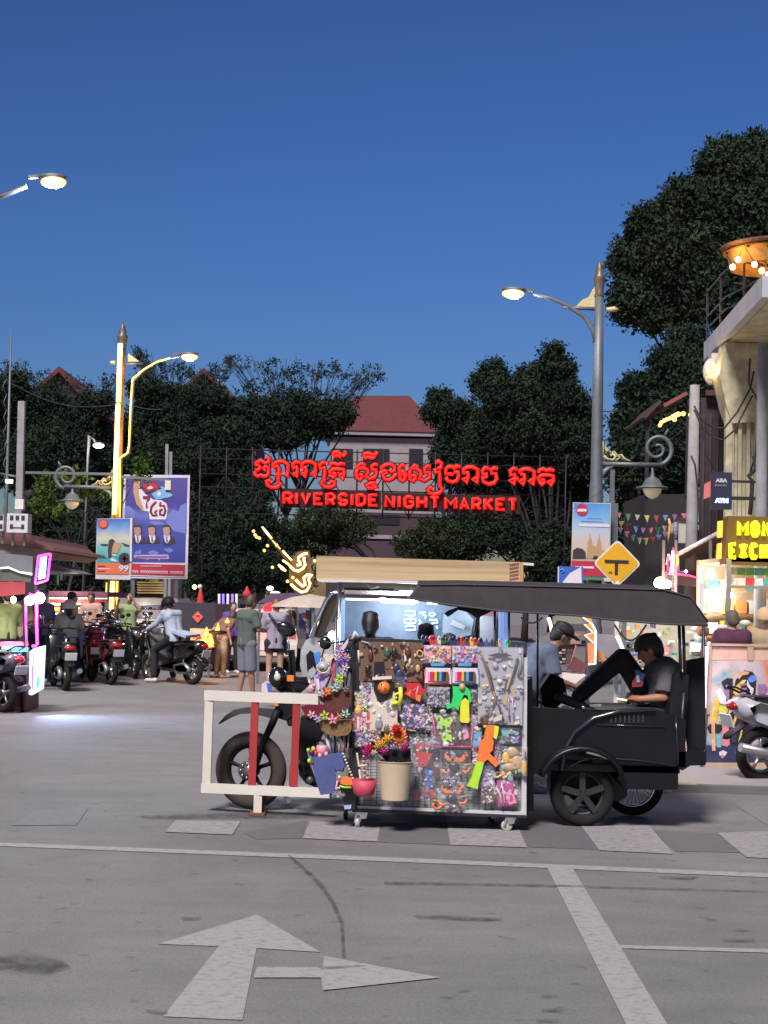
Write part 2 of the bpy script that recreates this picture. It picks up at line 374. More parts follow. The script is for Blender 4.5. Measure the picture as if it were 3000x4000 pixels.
for q in ([(-80, 3722), (90, 3712), (240, 3735), (275, 3775), (180, 3815), (50, 3808), (-80, 3790)], [(1610, 3572), (1760, 3570), (1950, 3585), (1965, 3594), (1900, 3600), (1640, 3588)], [(1500, 3440), (2100, 3452), (3000, 3478), (3000, 3484), (2100, 3462), (1500, 3454)],
          [(1240, 3774), (1420, 3768), (1440, 3774), (1260, 3790)], [(2820, 3668), (2950, 3662), (2945, 3678), (2830, 3680)], [(2560, 3422), (2740, 3418), (2700, 3436), (2600, 3432)],
          [(1135, 3337), (1200, 3390), (1265, 3450), (1310, 3520), (1345, 3600), (1352, 3740), (1334, 3740), (1326, 3610), (1290, 3530), (1245, 3465), (1180, 3400), (1120, 3340)],
          [(700, 3580), (790, 3578), (780, 3592), (720, 3594)], [(560, 3940), (660, 3948), (650, 3962), (580, 3955)], [(2110, 3885), (2180, 3883), (2180, 3892), (2120, 3895)],
          [(2110, 3940), (2175, 3938), (2172, 3950), (2120, 3950)], [(2090, 3980), (2190, 3978), (2180, 3990), (2100, 3992)], [(500, 3185), (700, 3175), (900, 3165), (1200, 3172), (1400, 3196), (1000, 3200), (620, 3200)]):
    spoly(q, .009, 'dark_road_mark')  # tyre marks and stains, last a soft dark band before the barrier
# pale pavement on the right with a kerb
PAV = mat('pavement_concrete', (.27, .255, .24), .85, var=.1, scale=3)
q = MB(); a, b_ = G(2560, 3085), G(3300, 3118)
q.prism([(a.x, a.y, 0), (b_.x+3, b_.y-.1, 0), (b_.x+6, 19, 0), (a.x+1.0, 19, 0)], (0, 0, .045)); struct(q, 'pavement', PAV)
q = MB(); q.bar((a.x, a.y-.06, .03), (b_.x+3, b_.y-.16, .03), .12, .075); struct(q, 'kerb', mat('kerb_stone', (.12, .12, .12), .85))
q = MB(); p0 = G(2600, 3112); p1 = G(2760, 3118); q.bar((p0.x, a.y-.065, .033), (p1.x, a.y-.075, .033), .124, .078); struct(q, 'kerb_paint', worn('yellow_kerb_paint', (.55, .38, .02), .3, .6))
# far plaza paving in slightly reddish grey
q = MB(); a = G(760, 2590); q.add([(-30, a.y, .02), (30, a.y, .02), (30, 120, .02), (-30, 120, .02)], [(0, 1, 2, 3)]); struct(q, 'path', mat('plaza_paving', (.16, .13, .125), .8, var=.15, scale=1))

# ================================================================== TREES
LEAF = {}
def leaf_mat(name, a, b_):
    m = bpy.data.materials.new(name); m.use_nodes = True; n = m.node_tree; p = n.nodes['Principled BSDF']; L = n.links
    t = n.nodes.new('ShaderNodeTexCoord'); z = n.nodes.new('ShaderNodeTexNoise'); z.inputs['Scale'].default_value = 1.1; z.inputs['Detail'].default_value = 6
    r = n.nodes.new('ShaderNodeMapRange'); r.inputs[1].default_value = .35; r.inputs[2].default_value = .65
    x = n.nodes.new('ShaderNodeMix'); x.data_type = 'RGBA'; x.inputs[6].default_value = (*a, 1); x.inputs[7].default_value = (*b_, 1)
    L.new(t.outputs['Object'], z.inputs['Vector']); L.new(z.outputs[0], r.inputs[0]); L.new(r.outputs[0], x.inputs[0]); L.new(x.outputs[2], p.inputs['Base Color'])
    p.inputs['Roughness'].default_value = .9; p.inputs['Specular IOR Level'].default_value = .08; return m
LDARK = leaf_mat('dark_leaves', (.015, .026, .017), (.030, .046, .030)); LMID = leaf_mat('mid_leaves', (.024, .036, .020), (.05, .066, .034)); LBIG = leaf_mat('big_tree_leaves', (.018, .030, .019), (.036, .053, .034))
BARK = mat('bark', (.028, .024, .021), .9, bump=.3)
NPR = np.random.default_rng(5)
def leaves(lobes, count, size, spread=1.0, solid=.35):
    """lobes: (centre, (rx,ry,rz)); leaves in clumps through the volume, denser near the skin"""
    P = []; vol = np.array([l[1][0]*l[1][2] for l in lobes]); vol = vol/vol.sum()
    for (c, r), share in zip(lobes, vol):
        k = max(10, int(count*share)); clumps = max(6, k//16)
        u = NPR.normal(size=(clumps, 3)); u /= np.linalg.norm(u, axis=1)[:, None]
        rr = (solid+(1-solid)*NPR.random(clumps)**.5)[:, None]
        cc = u*rr*np.array(r)+np.array(c)
        cc += NPR.normal(size=(clumps, 3))*np.array(r)*.07*spread
        idx = NPR.integers(0, clumps, k)
        P.append(cc[idx]+NPR.normal(size=(k, 3))*size*1.5)
    P = np.concatenate(P); n = len(P)
    a = NPR.normal(size=(n, 3)); a /= np.linalg.norm(a, axis=1)[:, None]
    b2 = np.cross(a, NPR.normal(size=(n, 3))); b2 /= np.linalg.norm(b2, axis=1)[:, None]
    s_ = (size*(.6+.8*NPR.random(n)))[:, None]
    V = np.stack([P-a*s_, P-b2*s_*.5, P+a*s_, P+b2*s_*.5], axis=1).reshape(-1, 3)
    return V
def leaf_obj(name, V, m, parent):
    og = np.array(parent['_w']); n = len(V)//4
    me = bpy.data.meshes.new(name); me.vertices.add(len(V)); me.vertices.foreach_set('co', (V-og).astype(np.float32).ravel())
    me.loops.add(4*n); me.loops.foreach_set('vertex_index', np.arange(4*n, dtype=np.int32))
    me.polygons.add(n); me.polygons.foreach_set('loop_start', np.arange(0, 4*n, 4, dtype=np.int32)); me.update(calc_edges=True)
    me.materials.append(m); ob = bpy.data.objects.new(name, me); ob.parent = parent; ob['_w'] = parent['_w']; COL.objects.link(ob); return ob
def tree(label, d, base, pxlobes, count, size, m, group='trees around the square', depth=.8, name='broadleaf_tree', solid=.35, rb=.22, twigs=0):
    """pxlobes: (px,py,rx_px,ry_px[,dd])"""
    k = d/F; bx = W(base, 2350, d).x; root = thing(name, label, 'tree', (bx, d, 0), group)
    rb *= .6; count = int(count*2.5); size *= .57; lobes = []
    for L_ in pxlobes:
        dd = L_[4] if len(L_) > 4 else random.uniform(-.6, .6)
        c = W(L_[0], L_[1], d+dd); rx, rz = L_[2]*k, L_[3]*k; lobes.append(((c.x, c.y, c.z), (rx, max(rx, rz)*depth, rz)))
    t = MB(); ymax = max(l[0][2] for l in lobes)
    fork = Vector((bx+random.uniform(-.3, .3), d, min(l[0][2] for l in lobes)*.55+.4))
    t.tube([(bx, d, -.1), (bx+.05, d, fork.z*.5), fork], [rb*1.3, rb, rb*.85], 9)
    for (c, r) in lobes:
        mid = (fork+Vector(c))/2+Vector((random.uniform(-.4, .4), random.uniform(-.3, .3), random.uniform(0, .5)))
        t.tube([fork, mid, Vector(c)], [rb*.6, rb*.35, rb*.12], 6)
        for _ in range(3+twigs):
            e = Vector(c)+Vector((random.uniform(-1, 1)*r[0], random.uniform(-1, 1)*r[1], random.uniform(-.3, 1)*r[2]*(1.15 if twigs else .9)))
            t.tube([mid.lerp(Vector(c), .6), (mid+e)/2+Vector((0, 0, .2)), e], [rb*.18, rb*.1, .015], 4)
    t.build('trunk', BARK, root)
    leaf_obj('crown', leaves(lobes, count, size, solid=solid), m, root); return root
# big tree over the right-hand building
tree('huge dark broadleaf tree towering behind the cream corner building', 44, 2900,
     [(2900, 720, 170, 170, 0), (2720, 830, 150, 130), (2560, 900, 120, 110), (2480, 1030, 110, 120), (2640, 1010, 170, 160), (2830, 960, 190, 180), (2990, 900, 200, 260), (2480, 1180, 110, 90),
      (2620, 1160, 150, 110), (2780, 1150, 160, 120), (2950, 1200, 150, 160), (2560, 1245, 80, 50), (2680, 780, 90, 80), (2830, 640, 110, 90), (2960, 600, 90, 80)], 62000, .13, LBIG, rb=.25)
tree('dark leafy tree filling the gap behind the right street lamp and its scroll bracket', 40, 2600,
     [(2690, 1340, 90, 70), (2640, 1430, 110, 90), (2500, 1520, 90, 60), (2560, 1620, 150, 120), (2470, 1680, 90, 90), (2640, 1750, 150, 160), (2480, 1830, 110, 120), (2560, 1950, 150, 120), (2480, 2060, 110, 100), (2600, 2120, 140, 110), (2720, 1600, 90, 200)],
     34000, .11, LDARK, rb=.3)
tree('tall lumpy dark tree right of the red lettering with a knobbly top', 62, 2150,
     [(2160, 1390, 45, 50), (2170, 1450, 85, 60), (2090, 1500, 110, 70), (1930, 1460, 55, 60), (1890, 1500, 50, 50), (2000, 1560, 120, 90), (2170, 1560, 120, 90), (2270, 1600, 70, 60), (2080, 1680, 190, 130), (2240, 1740, 100, 130), (1930, 1700, 110, 110), (2160, 2170, 110, 120, -1.6), (2170, 2290, 110, 60, -1.6)], 34000, .14, LDARK, rb=.25)
tree('dark tree rising at the right edge of the red tiled hip roof', 66, 1760,
     [(1720, 1560, 50, 45), (1700, 1610, 55, 50), (1790, 1620, 90, 60), (1830, 1700, 120, 100), (1740, 1790, 60, 80), (1850, 1830, 130, 110)], 16000, .13, LDARK)
tree('dark rounded tree under the right end of the red lettering', 64, 2050,
     [(2080, 1860, 180, 130), (2230, 1920, 110, 150), (1950, 2030, 160, 120), (2120, 2090, 190, 140), (1800, 2110, 130, 100), (2270, 2120, 90, 140), (1700, 2150, 80, 60)], 28000, .13, LDARK)
tree('low bushy tree with faintly lit leaves below the word night', 61, 1500,
     [(1340, 2060, 130, 70), (1250, 2030, 110, 60), (1700, 2080, 90, 70), (1620, 2130, 90, 60), (1220, 2110, 120, 70)], 9000, .10, LMID)  # faint light on this bush is put into its lighter leaf colour
tree('wispy sparse tree with bare twigs left of the red hip roof', 64, 1150,
     [(930, 1420, 60, 35), (1060, 1440, 70, 40), (1170, 1460, 90, 50), (1290, 1450, 90, 45), (1400, 1490, 70, 40), (1450, 1460, 60, 40), (1000, 1520, 110, 60), (1160, 1540, 110, 60), (1300, 1560, 90, 60)], 1500, .11, LDARK, solid=.15, twigs=9, rb=.16)
tree('wispy sparse tree with bare twigs behind the left mast and utility pole', 64, 230, [(60, 1440, 60, 40), (150, 1480, 60, 40), (250, 1500, 60, 40), (340, 1520, 60, 40), (430, 1500, 50, 50), (20, 1490, 50, 40)], 600, .11, LDARK, solid=.15, twigs=8, rb=.14)
tree('wispy sparse tree with bare twigs just right of the golden post lamp', 65, 640, [(560, 1420, 50, 50), (620, 1450, 60, 40), (700, 1440, 60, 40), (760, 1480, 60, 40), (860, 1450, 60, 40), (540, 1380, 30, 30)], 700, .11, LDARK, solid=.15, twigs=8, rb=.14)
tree('shaggy dark tree behind the scaffold left of the red lettering', 63, 1100,
     [(1000, 1620, 130, 70), (1150, 1610, 130, 70), (1260, 1650, 80, 60), (900, 1640, 90, 80), (1080, 1700, 150, 60), (1320, 1620, 70, 60)], 15000, .12, LDARK, twigs=2)
tree('dark tree with lumpy top between the golden post and the sparse tree', 61, 700,
     [(560, 1520, 60, 60), (640, 1560, 90, 70), (800, 1560, 110, 60), (720, 1650, 150, 90), (560, 1680, 110, 110), (880, 1720, 120, 90), (700, 1800, 170, 110), (560, 1850, 110, 100), (880, 1850, 110, 110)], 27000, .12, LDARK)
tree('broad dark tree behind the left utility pole', 60, 200,
     [(50, 1500, 60, 50), (20, 1560, 80, 80), (160, 1570, 110, 60), (120, 1650, 150, 100), (310, 1660, 110, 100), (220, 1770, 180, 120), (60, 1790, 120, 130), (370, 1800, 100, 120), (410, 1580, 40, 50), (340, 1570, 50, 40)], 30000, .12, LDARK)
tree('dark tree mass standing below the large blue billboard', 60, 850,
     [(860, 1980, 120, 110), (960, 2050, 120, 120), (800, 2120, 110, 130), (900, 2210, 150, 110), (1060, 2120, 110, 120), (1040, 2230, 130, 80), (980, 1930, 90, 80), (820, 2290, 120, 60), (1130, 2250, 110, 70)], 24000, .11, LDARK)
tree('dark round tree behind the small pole banner on the left', 50, 330,
     [(270, 2010, 130, 110), (360, 2090, 120, 110), (230, 2110, 110, 110), (330, 2200, 140, 90), (180, 2000, 90, 90), (440, 1990, 80, 90), (480, 2290, 110, 50), (250, 2260, 100, 60)], 22000, .10, LDARK)
tree('small tree with yellow green lit leaves beside the left scroll lamp', 44, 250,
     [(190, 1880, 60, 40), (160, 1960, 50, 70), (290, 1870, 70, 40), (240, 1990, 30, 20), (380, 1930, 60, 30), (450, 1880, 40, 40), (560, 1860, 40, 40), (560, 1810, 40, 30)], 700, .12, leaf_mat('lit_green_leaves', (.03, .06, .012), (.09, .14, .03)), solid=.1, rb=.08)  # lamp light on these clusters is put into the brighter leaf colour
tree('dim green tree behind the bunting and the yellow warning sign', 46, 2500,
     [(2450, 2160, 120, 100), (2560, 2200, 130, 110), (2650, 2150, 90, 90), (2520, 2290, 160, 60)], 9000, .10, LMID)
# ================================================================== FAR BUILDINGS
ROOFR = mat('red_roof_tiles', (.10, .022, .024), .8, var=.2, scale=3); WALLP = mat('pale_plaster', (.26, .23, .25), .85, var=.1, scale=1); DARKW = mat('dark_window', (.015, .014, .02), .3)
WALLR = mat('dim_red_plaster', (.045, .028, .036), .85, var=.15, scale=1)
d = 112; root = thing('hip_roofed_building', 'pale building with red tiled hip roof behind the red lettering', 'building', (W(1450, 2350, d).x, d, 0))
a = W(1290, 1690, d); b_ = W(1700, 1700, d)
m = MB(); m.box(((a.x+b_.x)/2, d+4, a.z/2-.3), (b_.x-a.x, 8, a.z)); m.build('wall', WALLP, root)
m = MB(); m.box(((a.x+b_.x)/2, d-.03, W(1500, 1900, d).z/2-1), (b_.x-a.x+.04, .2, W(1500, 1900, d).z-2)); m.build('darkened_wall', WALLR, root)  # dark sheet added over the lower facade to darken it behind the letters
m = MB(); m.box(((a.x+b_.x)/2, d+4, a.z+.02), (b_.x-a.x+1.0, 9, .35)); m.build('cornice', WALLP, root)
m = MB(); z0 = a.z+.15; t0, t1 = W(1420, 1546, d+4), W(1600, 1546, d+4)
m.add([(a.x-.5, d-.6, z0), (b_.x+.5, d-.6, z0), (b_.x+.5, d+8.6, z0), (a.x-.5, d+8.6, z0), (t0.x-.6, d+4, t0.z), (t1.x, d+4, t1.z)], [(0, 1, 5, 4), (1, 2, 5), (2, 3, 4, 5), (3, 0, 4), (3, 2, 1, 0)]); m.build('roof', ROOFR, root)
for x0, x1 in ((1302, 1378), (1418, 1521), (1598, 1652), (1690, 1706)):
    m = MB(); m.pp([(x0, 1752), (x1, 1754), (x1, 1830), (x0, 1828)], d-.08, .05); m.build('window', DARKW, root)
for x0, x1, y0 in ((1440, 1560, 2010), ):
    m = MB(); m.pp([(x0, y0), (x1, y0+2), (x1, y0+40), (x0, y0+38)], d-.2, .05); m.build('window', DARKW, root)
m = MB(); m.pp([(1290, 2085), (1640, 2093), (1640, 2108), (1290, 2100)], d-.3, .2); m.pp([(1290, 2110), (1600, 2115), (1600, 2200), (1290, 2195)], d-.25, .05, 1); m.build('balcony_slab', [WALLP, mat('dark_purple_wall', (.05, .025, .045), .8)], root)
def gable(label, d, pk, l, r, zb=1900, wl=None):
    root = thing('gable_roofed_building', label, 'building', (W(pk[0], 2350, d).x, d, 0)); P, A, B = W(*pk, d), W(*l, d), W(*r, d)
    m = MB(); m.prism([(A.x, d, A.z), (P.x, d, P.z), (B.x, d, B.z), (B.x, d, 0), (A.x, d, 0)], (0, 10, 0)); m.build('wall', WALLR, root)
    m = MB()
    for q in (A, B): m.add([P+Vector((0, -.6, .05)), q+Vector((0, -.6, .05))+(q-P)*.05, q+Vector((0, 10.5, .05))+(q-P)*.05, P+Vector((0, 10.5, .05)), P+Vector((0, -.6, .4)), q+Vector((0, -.6, .4))+(q-P)*.05, q+Vector((0, 10.5, .4))+(q-P)*.05, P+Vector((0, 10.5, .4))],
        [(0, 1, 2, 3), (4, 5, 6, 7), (0, 1, 5, 4), (1, 2, 6, 5), (2, 3, 7, 6)])
    m.build('roof', ROOFR, root)
gable('far house with steep dark red gable left of the golden post', 90, (238, 1462), (100, 1580), (400, 1640))
gable('far house with steep dark red gable right of the golden post', 92, (800, 1466), (640, 1610), (960, 1620))
d = 80; root = thing('scaffolded_house', 'dim house with pale balcony rails behind the left end of the red lettering', 'building', (W(880, 2350, d).x, d, 0))
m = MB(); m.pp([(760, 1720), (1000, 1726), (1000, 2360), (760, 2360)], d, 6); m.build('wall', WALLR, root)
for p in ([(840, 1705), (985, 1710), (985, 1730), (840, 1725)], [(830, 1852), (920, 1854), (920, 1862), (830, 1860)], [(790, 1900), (925, 1905), (925, 1965), (790, 1955)]):
    m = MB(); m.pp(p, d-.3, .25); m.build('balcony_rail', WALLP, root)
for x0, y0 in ((850, 1790), (905, 1795), (950, 1790)):
    m = MB(); m.pp([(x0, y0), (x0+30, y0), (x0+30, y0+30), (x0, y0+30)], d-.05, .04); m.build('window', DARKW, root)
# ================================================================== STREET FURNITURE, SIGNS
POLEG = mat('grey_painted_steel', (.13, .15, .17), .5, .3, var=.15); BRONZE = mat('bronze_finial', (.16, .13, .09), .5, .5, var=.3)
GOLDP = mat('gold_painted_scroll', (.55, .48, .25), .55); LAMPW = mat('lamp_glow', (1, .9, .7), emit=6, ecol=(1, .80, .50)); WHT = mat('white_paint', (.62, .60, .58), .6); BLK = mat('black_paint', (.018, .018, .02), .5)
LAMPR = mat('lamp_rim_glow', (.9, .6, .3), emit=.8, ecol=(1, .62, .26)); STRIPL = mat('warm_led_strip', (1, .72, .28), emit=1.1, ecol=(1, .52, .10)); STRIPH = mat('warm_led_tube', (1, .85, .5), emit=1.7, ecol=(1, .66, .22)); GLOBE = mat('brightened_lamp_glass', (.85, .78, .55), .5, emit=.12, ecol=(1, .85, .55))  # the hanging bowl is unlit; a faint emission brightens its glass
CONC = mat('weathered_concrete', (.24, .24, .25), .9, var=.2, scale=5); CABLE = mat('cable_rubber', (.02, .02, .024), .7)
def finial(m, base, s=1.0, mi=0):
    m.lathe([(.09*s, 0), (.13*s, .06*s), (.10*s, .16*s), (.12*s, .3*s), (.14*s, .5*s), (.15*s, .56*s), (.09*s, .62*s), (.11*s, .7*s), (.05*s, .86*s), (.012*s, .98*s)], base, 12, mi)
def lamp_head(d, px, py, root, side, e, r=1.0):
    k = d/F; c = W(px, py, d)
    m = MB(); m.ell(c+Vector((0, 0, .05)), (.28*r, .14*r, .07*r), 14, 6); m.bar(c+Vector((-side*.25*r, 0, .05)), c+Vector((-side*.45*r, 0, .03)), .09*r, .06*r)
    hd = m.build('lamp_head', POLEG, root)
    m = MB(); m.ell(c+Vector((side*.02, -.10, -.05)), (.15*r, .10*r, .065*r), 14, 8); ln = m.build('glowing_lens', LAMPW, hd)
    m = MB(); m.ell(c+Vector((side*.02, -.01, -.045)), (.25*r, .15*r, .11*r), 14, 8); m.build('rim_glow', LAMPR, ln)  # glowing shell added round the lens for a warm rim
    point('street_lamp_light', c+Vector((0, 0, -.18)), e, (1, .93, .82), .12, root)
def scroll_lamp(d, x0, x1, yarm, root, sgn, s=1.0, lamp=None):
    """decorative bracket with spiral end and hanging cone lamp; pixel space at depth d"""
    m = MB(); m.ptube([(x0, yarm), ((x0+x1)/2, yarm+.024*(x1-x0)/2), (x1, yarm+.024*(x1-x0))], d, 10*s, 6)
    cx, cy = x1-12*sgn*s, yarm-55*s; pts = []
    for i in range(34):
        t = i/33; a = rad(80-sgn*0+(-sgn)*t*560) if sgn > 0 else rad(100+t*560); r = (60-48*t)*s
        pts.append((cx+r*math.cos(a), cy+r*math.sin(a)))
    m.ptube(pts, d, [10*s-5*s*i/33 for i in range(34)], 6); m.ptube([(cx+sgn*30*s, cy-50*s), (cx+sgn*40*s, cy-75*s)], d, [8*s, 3*s], 5)
    m.ptube([(x0, yarm+50*s), (x0+sgn*12*s, yarm+25*s), (x0+sgn*45*s, yarm+6)], d, [12*s, 12*s, 6*s], 6)
    arm = m.build('scroll_arm', POLEG, root)
    m = MB(); o_ = [(x0+sgn*a*s, yarm-b_*s) for a, b_ in ((4, 10), (4, 88), (14, 60), (30, 40), (44, 46), (58, 30), (72, 34), (84, 18), (104, 10))]
    m.ptube(o_, d, 4*s, 5); m.ptube([(x0+sgn*a*s, yarm-b_*s) for a, b_ in ((6, 30), (20, 18), (40, 14), (50, 26), (40, 36), (30, 30))], d, 5*s, 5)
    m.ptube([(x0+sgn*a*s, yarm-b_*s) for a, b_ in ((50, 12), (70, 24), (90, 12), (8, 55), (18, 36))], d, 4*s, 5); m.build('gold_scrollwork', GOLDP, root)
    lx, ly = lamp; c = W(lx, ly, d); k = d/F*s
    m = MB(); m.lathe([(.01, 78*k), (8*k, 40*k), (26*k, 30*k), (38*k, 6*k), (60*k, 0), (60*k, -6*k), (38*k, -6*k)], c, 20); m.tube([c+Vector((0, 0, 36*k)), W(lx, yarm+.024*(x1-x0), d)], 4*k, 6)
    sh = m.build('lamp_shade', POLEG, arm)
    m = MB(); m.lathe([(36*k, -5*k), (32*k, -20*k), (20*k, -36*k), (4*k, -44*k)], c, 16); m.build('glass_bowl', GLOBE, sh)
# right street lamp -------------------------------------------------
d = 31; root = thing('street_lamp', 'tall grey street lamp with long bent arm and scroll bracket, left of the big tree', 'street lamp', (W(2322, 2350, d).x, d, 0), 'street lamps around the junction')
bx = W(2322, 2350, d).x
m = MB(); m.lathe([(.17, 0), (.17, 1.2), (.15, 1.3), (.145, 4.15), (.125, 4.3), (.115, 6), (.095, 8.2)], (bx, d, 0), 14); m.build('pole', POLEG, root)
m = MB(); finial(m, (bx, d, 8.15), .85); m.build('finial', BRONZE, root)
m = MB(); m.ptube([(2330, 1345), (2318, 1290), (2285, 1240), (2220, 1195), (2150, 1165), (2085, 1150)], d, [12, 11, 10, 9, 8, 6], 8); m.ptube([(2330, 1208), (2200, 1200)], d, 7, 6); m.build('arm', POLEG, root)
m = MB(); m.pp([(2332, 1200), (2250, 1196), (2275, 1170), (2300, 1160), (2315, 1130), (2334, 1110)], d, .05); m.ptube([(2368, 1210), (2400, 1208), (2415, 1210)], d, [9, 12, 4], 6); m.build('gold_scrollwork', GOLDP, root)
lamp_head(d, 2008, 1140, root, -1, 60, .95)
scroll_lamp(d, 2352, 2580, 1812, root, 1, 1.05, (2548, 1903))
m = MB(); m.bar(W(2392, 1835, d), W(2386, 2330, d), .09, .09); m.pp([(2388, 1965), (2415, 1966), (2412, 2140), (2386, 2138)], d-.05, .03); m.build('banner_post', POLEG, root)
# left golden post -------------------------------------------------
d = 41; bx = W(442, 2350, d).x; root = thing('street_lamp', 'street lamp wrapped in glowing golden light tubes above the parked scooters', 'street lamp', (bx, d, 0), 'street lamps around the junction')
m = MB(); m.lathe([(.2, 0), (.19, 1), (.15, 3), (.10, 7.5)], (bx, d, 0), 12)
top = 7.6; m.lathe([(.10, 7.5), (.09, 8.35)], (bx, d, 0), 12); m.build('pole', mat('gold_lit_steel', (.42, .22, .05), .5, .2), root)  # golden tube light is put into the pole's colour
m = MB(); finial(m, (bx, d, 8.3), 1.0); m.build('finial', BRONZE, root)
m = MB(); m.ptube([(470, 1342), (466, 1460), (463, 1570)], d-.2, 9.5, 8); m.ptube([(461, 1578), (455, 1750), (450, 1900), (447, 2010)], d-.2, 9.5, 8)
m.ptube([(440, 2270), (434, 2400), (432, 2405)], d-.3, 9, 8); m.build('light_tube', STRIPH, root)
m = MB(); m.ptube([(468, 2020), (468, 1790), (478, 1782), (498, 1770), (504, 1740), (510, 1590), (517, 1487), (520, 1478), (560, 1445), (610, 1415), (665, 1398)], d-.2, [4]*3+[3.5]*8, 6); m.ptube([(458, 2270), (456, 2330), (462, 2390)], d-.3, 5, 6); m.ptube([(416, 2275), (414, 2320)], d-.3, 3, 5)
m.build('light_strip', STRIPL, root)
m = MB(); m.ptube([(472, 2010), (474, 1790), (506, 1770), (516, 1590), (522, 1488), (570, 1440), (620, 1410), (700, 1392)], d, [6, 6, 6, 6, 6, 7, 7, 4], 6); m.ptube([(478, 1424), (560, 1420)], d, 5, 5); m.build('arm', POLEG, root)
m = MB(); m.pp([(500, 1380), (545, 1412), (500, 1412)], d, .05); m.ptube([(430, 1415), (450, 1416)], d, [6, 8], 6); m.build('gold_scrollwork', GOLDP, root)
lamp_head(d, 738, 1389, root, 1, 45, .95)
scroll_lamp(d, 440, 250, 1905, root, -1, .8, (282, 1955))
m = MB(); m.bar(W(100, 1846, d), W(440, 1852, d), .07, .07); m.bar(W(472, 1862, d-.2), W(662, 1876, d-.2), .07, .07); m.box(W(657, 1896, d-.2), (.16, .16, .26), 1); m.box(W(657, 1915, d-.2), (.12, .12, .12), 2); m.build('banner_arm', [POLEG, WHT, BLK], root)
for y in (1450, 1700, 1950): point('strip_glow', W(458, y, d-.5), 26, (1, .6, .2), .3, root)
# top-left lamp, arm reaches in from outside the frame -----------------
d = 23.6; bx = W(-620, 2350, d).x; root = thing('street_lamp', 'street lamp whose dark arm reaches in from the upper left edge of the photo', 'street lamp', (bx, d, 0), 'street lamps around the junction')
m = MB(); m.lathe([(.17, 0), (.15, 4.2), (.095, 8.2)], (bx, d, 0), 14); m.build('pole', POLEG, root)
m = MB(); finial(m, (bx, d, 8.15), .85); m.build('finial', BRONZE, root)
m = MB(); P = [W(-600, 1210, d), W(-420, 960, d), W(-200, 840, d), W(0, 770, d), W(105, 727, d)]; m.tube(P, [.07, .065, .06, .05, .04], 8); m.build('arm', mat('dark_steel', (.03, .04, .06), .5, .3), root)
lamp_head(d, 205, 702, root, 1, 420, .85)
# small bright lamp in the trees
d = 45; c = W(385, 1740, d); root = thing('street_lamp', 'far street lamp glowing among the trees just left of the golden post', 'street lamp', (c.x-.3, d, 0), 'street lamps around the junction')
m = MB(); m.tube([(c.x-.3, d, 0), (c.x-.3, d, c.z+.3), (c.x-.1, d, c.z+.12)], .05, 6); m.ell(c+Vector((0, 0, .05)), (.18, .1, .06)); m.build('pole', POLEG, root)
m = MB(); m.ell(c, (.17, .1, .09), 10, 6); m.build('glowing_lens', LAMPW, root); point('street_lamp_light', c+Vector((0, -.3, -.1)), 30, (1, .85, .6), .1, root)
# utility poles ---------------------------------------------------------
def stick(name, label, cat, d, px, ytop, w0, w1, m_, sq=True, extra=None, lean=0):
    b0 = W(px, 2350, d); t0 = W(px+lean, ytop, d); r = thing(name, label, cat, (b0.x, d, 0)); q = MB()
    if sq: q.bar((b0.x, d, 0), t0, w0*d/F, w0*d/F)
    else: q.tube([(b0.x, d, 0), (b0.x*.5+t0.x*.5, d, t0.z/2), t0], [w0*d/F/2, (w0+w1)/2*d/F/2, w1*d/F/2], 10)
    q.build('pole', m_, r)
    if extra: extra(r)
    return r
def e1(r):
    q = MB(); q.box(W(78, 1970, 29.7), (.17, .14, .2)); q.build('junction_box', WHT, r)
stick('utility_pole', 'short square concrete utility pole on the left above the white condenser boxes', 'pole', 30, 72, 1568, 26, 26, CONC, extra=e1, lean=14)
def e2(r):
    q = MB()
    for i in range(16): y = 1420+i*60; q.ptube([(26, y), (14+random.uniform(-4, 4), y+30), (24, y+60)], 34, 1.5, 4)
    q.build('lattice', POLEG, r); q = MB(); q.ptube([(2, 1850), (90, 1866)], 34, 4, 5); q.box(W(36, 1880, 33.9), (.14, .12, .08), 1); q.build('floodlight_arm', [POLEG, mat('floodlight_face', (1, .95, .8), emit=2)], r)
stick('mast', 'thin grey radio mast at the left edge with a small floodlight', 'mast', 34, 16, 1290, 20, 6, POLEG, False, e2, lean=28)
stick('utility_pole', 'round pale utility pole in front of the dark shutters on the right, hung with cables', 'pole', 24, 2692, 1505, 56, 38, CONC, False, lean=22)
stick('utility_pole', 'pale utility pole at the right edge close against the cream fluted wall', 'pole', 21.5, 2968, 1340, 50, 40, CONC, False, lean=12)
stick('utility_pole', 'distant thin concrete post beside the top edge of the blue billboard', 'pole', 56, 648, 1735, 12, 12, CONC, lean=5)
stick('utility_pole', 'distant shorter concrete post next to the thin one above the blue billboard', 'pole', 56, 664, 1765, 11, 11, CONC, lean=4)
